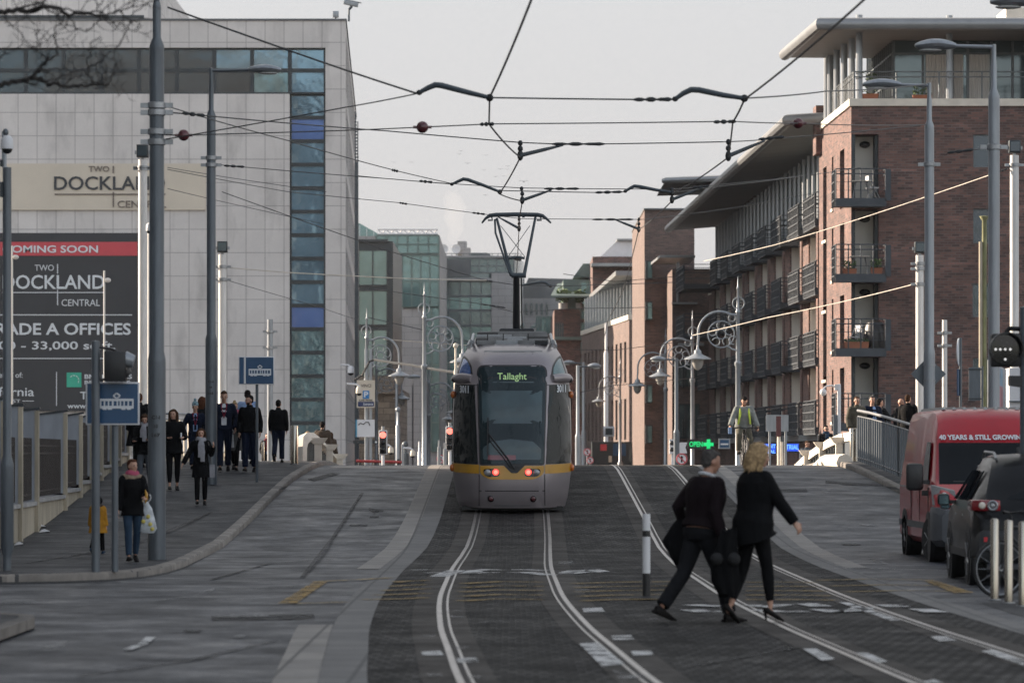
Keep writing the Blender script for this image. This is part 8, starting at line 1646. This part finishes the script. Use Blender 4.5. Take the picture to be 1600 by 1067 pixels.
# ============================================================ TREE, BIRDS, STEAM, SKY, LIGHT, CAMERA
TY_ = 32.0
bt_ = thing('bare_tree', 'bare leafless tree whose dark twigs reach in at the top left corner', 'tree', (X(-420, TY_), TY_, 0))
def tp(px, py, dy=0): return Vector((X(px, TY_), TY_ + dy, Z(py, TY_)))
mb = MB(); bx_ = X(-420, TY_); mb.tube([(bx_, TY_, -.1), (bx_ + .05, TY_, 1.2), (bx_ - .02, TY_ + .05, 2.6), (bx_ + .1, TY_, 4.0), (bx_ + .25, TY_, 6.0), (bx_ + .2, TY_, 7.5)], [.2, .16, .14, .12, .08, .03], 12); mb.build('trunk', M['bark'], bt_, True)
rt = random.Random(11); br = MB()
def limb(pts, r0, r1, twig=2, dy=0):
    q = [tp(a, b, dy + rt.uniform(-.1, .1)) for a, b in pts]; n = len(q); fine = []
    for a, b in zip(q, q[1:]):
        for i in range(4): fine.append(a + (b - a) * i / 4 + Vector((rt.gauss(0, .008), rt.gauss(0, .02), rt.gauss(0, .008))))
    fine.append(q[-1]); m = len(fine); rs = [.62 * (r0 + (r1 - r0) * i / (m - 1)) for i in range(m)]; br.tube(fine, rs, 6)
    if twig:
        for i in range(2, m):
            if rt.random() < .27: d = (fine[i] - fine[i - 1]).normalized(); twigs(fine[i], d, rs[i] * .6, .28 * rt.uniform(.5, 1.2), twig)
def twigs(p_, d, r, ln, lv):
    a = rt.choice((-1, 1)) * rt.uniform(.4, 1.1); d2 = Vector((d.x * math.cos(a) - d.z * math.sin(a), d.y + rt.uniform(-.4, .4), d.x * math.sin(a) + d.z * math.cos(a) + .12)).normalized()
    q = [p_]; 
    for i in range(3): d2 = (d2 + Vector((rt.gauss(0, .18), rt.gauss(0, .2), rt.gauss(0, .18) + .04))).normalized(); q.append(q[-1] + d2 * ln / 3)
    br.tube(q, [max(r, .003), max(r * .7, .0025), max(r * .5, .002), .0015], 5)
    if lv > 0:
        for i in (1, 2, 3):
            if rt.random() < .6: twigs(q[i], d2, r * .6, ln * .6, lv - 1)
B4 = lambda l: [(a * .16875, b * .16875) for a, b in l]
limb([(-420, 60), (-250, 40)] + B4([(-400, 130), (0, 120), (150, 100), (280, 112), (460, 80), (540, 78), (590, 125), (760, 128), (900, 155), (990, 160)]), .045, .015)
limb(B4([(545, 95), (700, 98), (820, 95), (905, 100), (960, 140), (1000, 165)]), .012, .009); limb(B4([(990, 160), (1080, 120), (1150, 95), (1230, 60), (1260, 0), (1270, -60)]), .014, .005); limb(B4([(1000, 165), (1060, 210), (1120, 225), (1170, 245)]), .009, .005); limb(B4([(1100, 110), (1170, 160), (1210, 190), (1330, 190), (1430, 188)]), .012, .004); limb(B4([(900, 95), (940, 40), (960, 0), (980, -60)]), .009, .004); limb(B4([(1210, 150), (1280, 90), (1380, 50), (1470, 10)]), .009, .004)
limb(B4([(990, 165), (910, 205), (850, 280), (780, 285), (700, 260), (620, 220)]), .01, .006); limb(B4([(600, 130), (600, 200), (520, 280), (520, 410), (525, 500), (440, 570), (350, 650)]), .009, .012)
limb(B4([(1215, 220), (1180, 300), (1100, 420), (1000, 510), (900, 580), (840, 610)]), .008, .011, 2)
limb([(-420, 250), (-250, 190)] + B4([(-300, 860), (0, 795), (120, 765), (300, 742), (380, 740), (450, 770), (560, 795), (720, 798), (860, 780), (1000, 785)]), .045, .016)
limb(B4([(300, 745), (350, 650), (440, 570), (510, 530)]), .016, .009); limb(B4([(870, 775), (820, 660), (790, 590), (830, 480), (850, 400), (930, 330)]), .015, .006); limb(B4([(450, 745), (560, 720), (680, 660), (780, 640), (880, 600)]), .01, .006); limb(B4([(380, 650), (500, 640), (620, 640)]), .008, .005); limb(B4([(440, 570), (380, 480), (300, 435), (180, 300), (120, 240), (60, 210), (50, 130)]), .008, .005); limb(B4([(1000, 785), (1070, 660), (1050, 590), (1130, 560)]), .01, .004); limb(B4([(900, 785), (960, 740), (990, 640), (970, 540)]), .008, .004)
limb(B4([(430, 560), (420, 420), (345, 240)]), .006, .003, 1); limb(B4([(60, 230), (130, 230), (250, 120), (380, 10)]), .006, .003, 1); limb(B4([(780, 580), (770, 420), (790, 330)]), .005, .003, 1); limb(B4([(0, 540), (90, 470), (220, 435), (330, 440)]), .006, .004)
br.build('branches', M['bark'], bt_, True, norm=False)
# birds
bm_ = pm('gull_dark', (.06, .06, .065), .8)
for i, (cx, cy) in enumerate(((312, 662), (210, 663), (612, 596), (600, 614), (757, 620), (650, 669), (747, 709), (844, 702), (888, 686), (886, 705), (817, 748), (863, 744), (985, 778), (757, 858))):
    px, py = 560 + cx * .2625, 80 + cy * .2625; y = 210 + (i * 37) % 60; s = .35 if i not in (12,) else .6; c = P(px, py, y); mb = MB(); a = (i * 53) % 40 / 100 + .1
    mb.tube([c - Vector((0, .2, 0)) * s, c - Vector((0, .08, 0)) * s, c + Vector((0, .1, 0)) * s, c + Vector((0, .24, .01)) * s], [.015 * s, .06 * s, .05 * s, .012 * s], 6)
    for sd in (-1, 1): mb.hexa([c + Vector((0, -.07, -.01)) * s, c + Vector((sd * .25, -.08, .25 * a)) * s, c + Vector((sd * .25, .03, .25 * a)) * s, c + Vector((0, .07, -.01)) * s], [c + Vector((0, -.07, .01)) * s, c + Vector((sd * .25, -.08, .25 * a + .02)) * s, c + Vector((sd * .25, .03, .25 * a + .02)) * s, c + Vector((0, .07, .01)) * s]); mb.hexa([c + Vector((sd * .25, -.08, .25 * a)) * s, c + Vector((sd * .5, .02, .05)) * s, c + Vector((sd * .5, .05, .05)) * s, c + Vector((sd * .25, .03, .25 * a)) * s], [c + Vector((sd * .25, -.08, .25 * a + .02)) * s, c + Vector((sd * .5, .02, .06)) * s, c + Vector((sd * .5, .05, .06)) * s, c + Vector((sd * .25, .03, .25 * a + .02)) * s])
    tag(mb.build('gull', bm_, norm=False), 'tiny dark gull wheeling in the pale sky between the overhead wires', 'bird', 'gulls over the street')
# steam plume
y = 400; mb = MB(); q = [(711, 386, .35), (708, 372, .6), (713, 358, .8), (708, 342, 1.0), (712, 325, 1.1), (706, 308, .9), (706, 298, .5)]
mb.tube([P(a, b, y) for a, b, r in q], [r * 1.1 for a, b, r in q], 12); st_ = mb.build('steam', None or M['white'])
vm = bpy.data.materials.new('steam_vapour'); vm.use_nodes = True; N = vm.node_tree.nodes; N.remove(N['Principled BSDF']); pv = N.new('ShaderNodeVolumePrincipled'); pv.inputs['Density'].default_value = .035; pv.inputs['Color'].default_value = (1, .97, .94, 1); pv.inputs['Anisotropy'].default_value = .3; lnk(vm, pv.outputs['Volume'], N['Material Output'].inputs['Volume'])
st_.data.materials.clear(); st_.data.materials.append(vm); tag(st_, 'faint pale steam plume rising from the roof behind the pantograph', 'steam', None, 'stuff')
# haze
HZ = 1
if HZ:
    mb = MB(); mb.box(-950, 950, -100, 620, -1.5, 34.5); hz = mb.build('haze', M['white'], ang=0); hm = bpy.data.materials.new('haze_air'); hm.use_nodes = True; N = hm.node_tree.nodes; N.remove(N['Principled BSDF']); pv = N.new('ShaderNodeVolumePrincipled'); pv.inputs['Density'].default_value = .00006; pv.inputs['Color'].default_value = (.93, .94, .96, 1); pv.inputs['Anisotropy'].default_value = .2; lnk(hm, pv.outputs['Volume'], N['Material Output'].inputs['Volume']); hz.data.materials.clear(); hz.data.materials.append(hm); hz['kind'] = 'stuff'
# sky and sun
sd = Vector((-.87, .36, .33)).normalized(); el = math.asin(sd.z); az = math.atan2(sd.x, sd.y)
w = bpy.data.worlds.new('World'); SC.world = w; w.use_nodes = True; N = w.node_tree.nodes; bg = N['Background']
sk = N.new('ShaderNodeTexSky'); sk.sky_type = 'NISHITA'; sk.sun_disc = False; sk.sun_elevation = el; sk.sun_rotation = az; sk.air_density = 1.0; sk.dust_density = 1.6; sk.ozone_density = 1.0
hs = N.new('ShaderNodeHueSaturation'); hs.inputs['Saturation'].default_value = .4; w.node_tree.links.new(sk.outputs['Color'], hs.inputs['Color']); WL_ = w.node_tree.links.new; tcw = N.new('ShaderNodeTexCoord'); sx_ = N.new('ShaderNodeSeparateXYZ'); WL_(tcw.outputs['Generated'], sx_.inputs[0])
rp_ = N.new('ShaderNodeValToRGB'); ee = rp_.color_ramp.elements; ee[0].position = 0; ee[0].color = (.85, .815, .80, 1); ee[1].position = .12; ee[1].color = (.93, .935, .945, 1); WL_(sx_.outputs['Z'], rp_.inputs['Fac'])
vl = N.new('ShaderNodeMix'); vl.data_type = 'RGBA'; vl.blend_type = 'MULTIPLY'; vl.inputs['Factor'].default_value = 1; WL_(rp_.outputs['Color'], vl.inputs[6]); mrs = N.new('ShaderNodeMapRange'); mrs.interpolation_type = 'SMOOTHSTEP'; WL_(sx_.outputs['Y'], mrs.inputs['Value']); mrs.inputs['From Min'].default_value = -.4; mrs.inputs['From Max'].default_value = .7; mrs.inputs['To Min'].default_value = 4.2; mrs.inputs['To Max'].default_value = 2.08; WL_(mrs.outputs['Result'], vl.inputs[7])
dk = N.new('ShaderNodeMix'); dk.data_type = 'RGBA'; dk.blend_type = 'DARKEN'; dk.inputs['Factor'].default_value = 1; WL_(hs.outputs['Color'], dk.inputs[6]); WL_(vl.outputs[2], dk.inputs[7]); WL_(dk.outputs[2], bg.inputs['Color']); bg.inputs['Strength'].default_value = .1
ld = bpy.data.lights.new('sun', 'SUN'); ld.energy = 3.7; ld.angle = R(.6); ld.color = (1, .83, .66); so = bpy.data.objects.new('sun', ld); COL.objects.link(so); so.rotation_euler = sd.to_track_quat('Z', 'Y').to_euler(); so.location = (-40, 60, 33)
cd = bpy.data.cameras.new('camera'); co = bpy.data.objects.new('camera', cd); COL.objects.link(co); co.location = (0, 0, ZC); co.rotation_euler = (R(90), 0, 0); cd.sensor_width = 36; cd.lens = 36 * F / 1600; cd.shift_y = (HY - 533.5) / 1600; cd.clip_end = 4000; cd.clip_start = .5
cd.dof.use_dof = True; cd.dof.focus_distance = 88; cd.dof.aperture_fstop = 3.4
SC.camera = co
SC.view_settings.view_transform = 'Standard'; SC.view_settings.look = 'None'; SC.view_settings.exposure = 1.9; SC.view_settings.gamma = 1
SC.render.engine = 'CYCLES'; SC.cycles.use_denoising = True; SC.cycles.denoising_prefilter = 'FAST'; SC.cycles.max_bounces = 6; SC.cycles.volume_bounces = 1
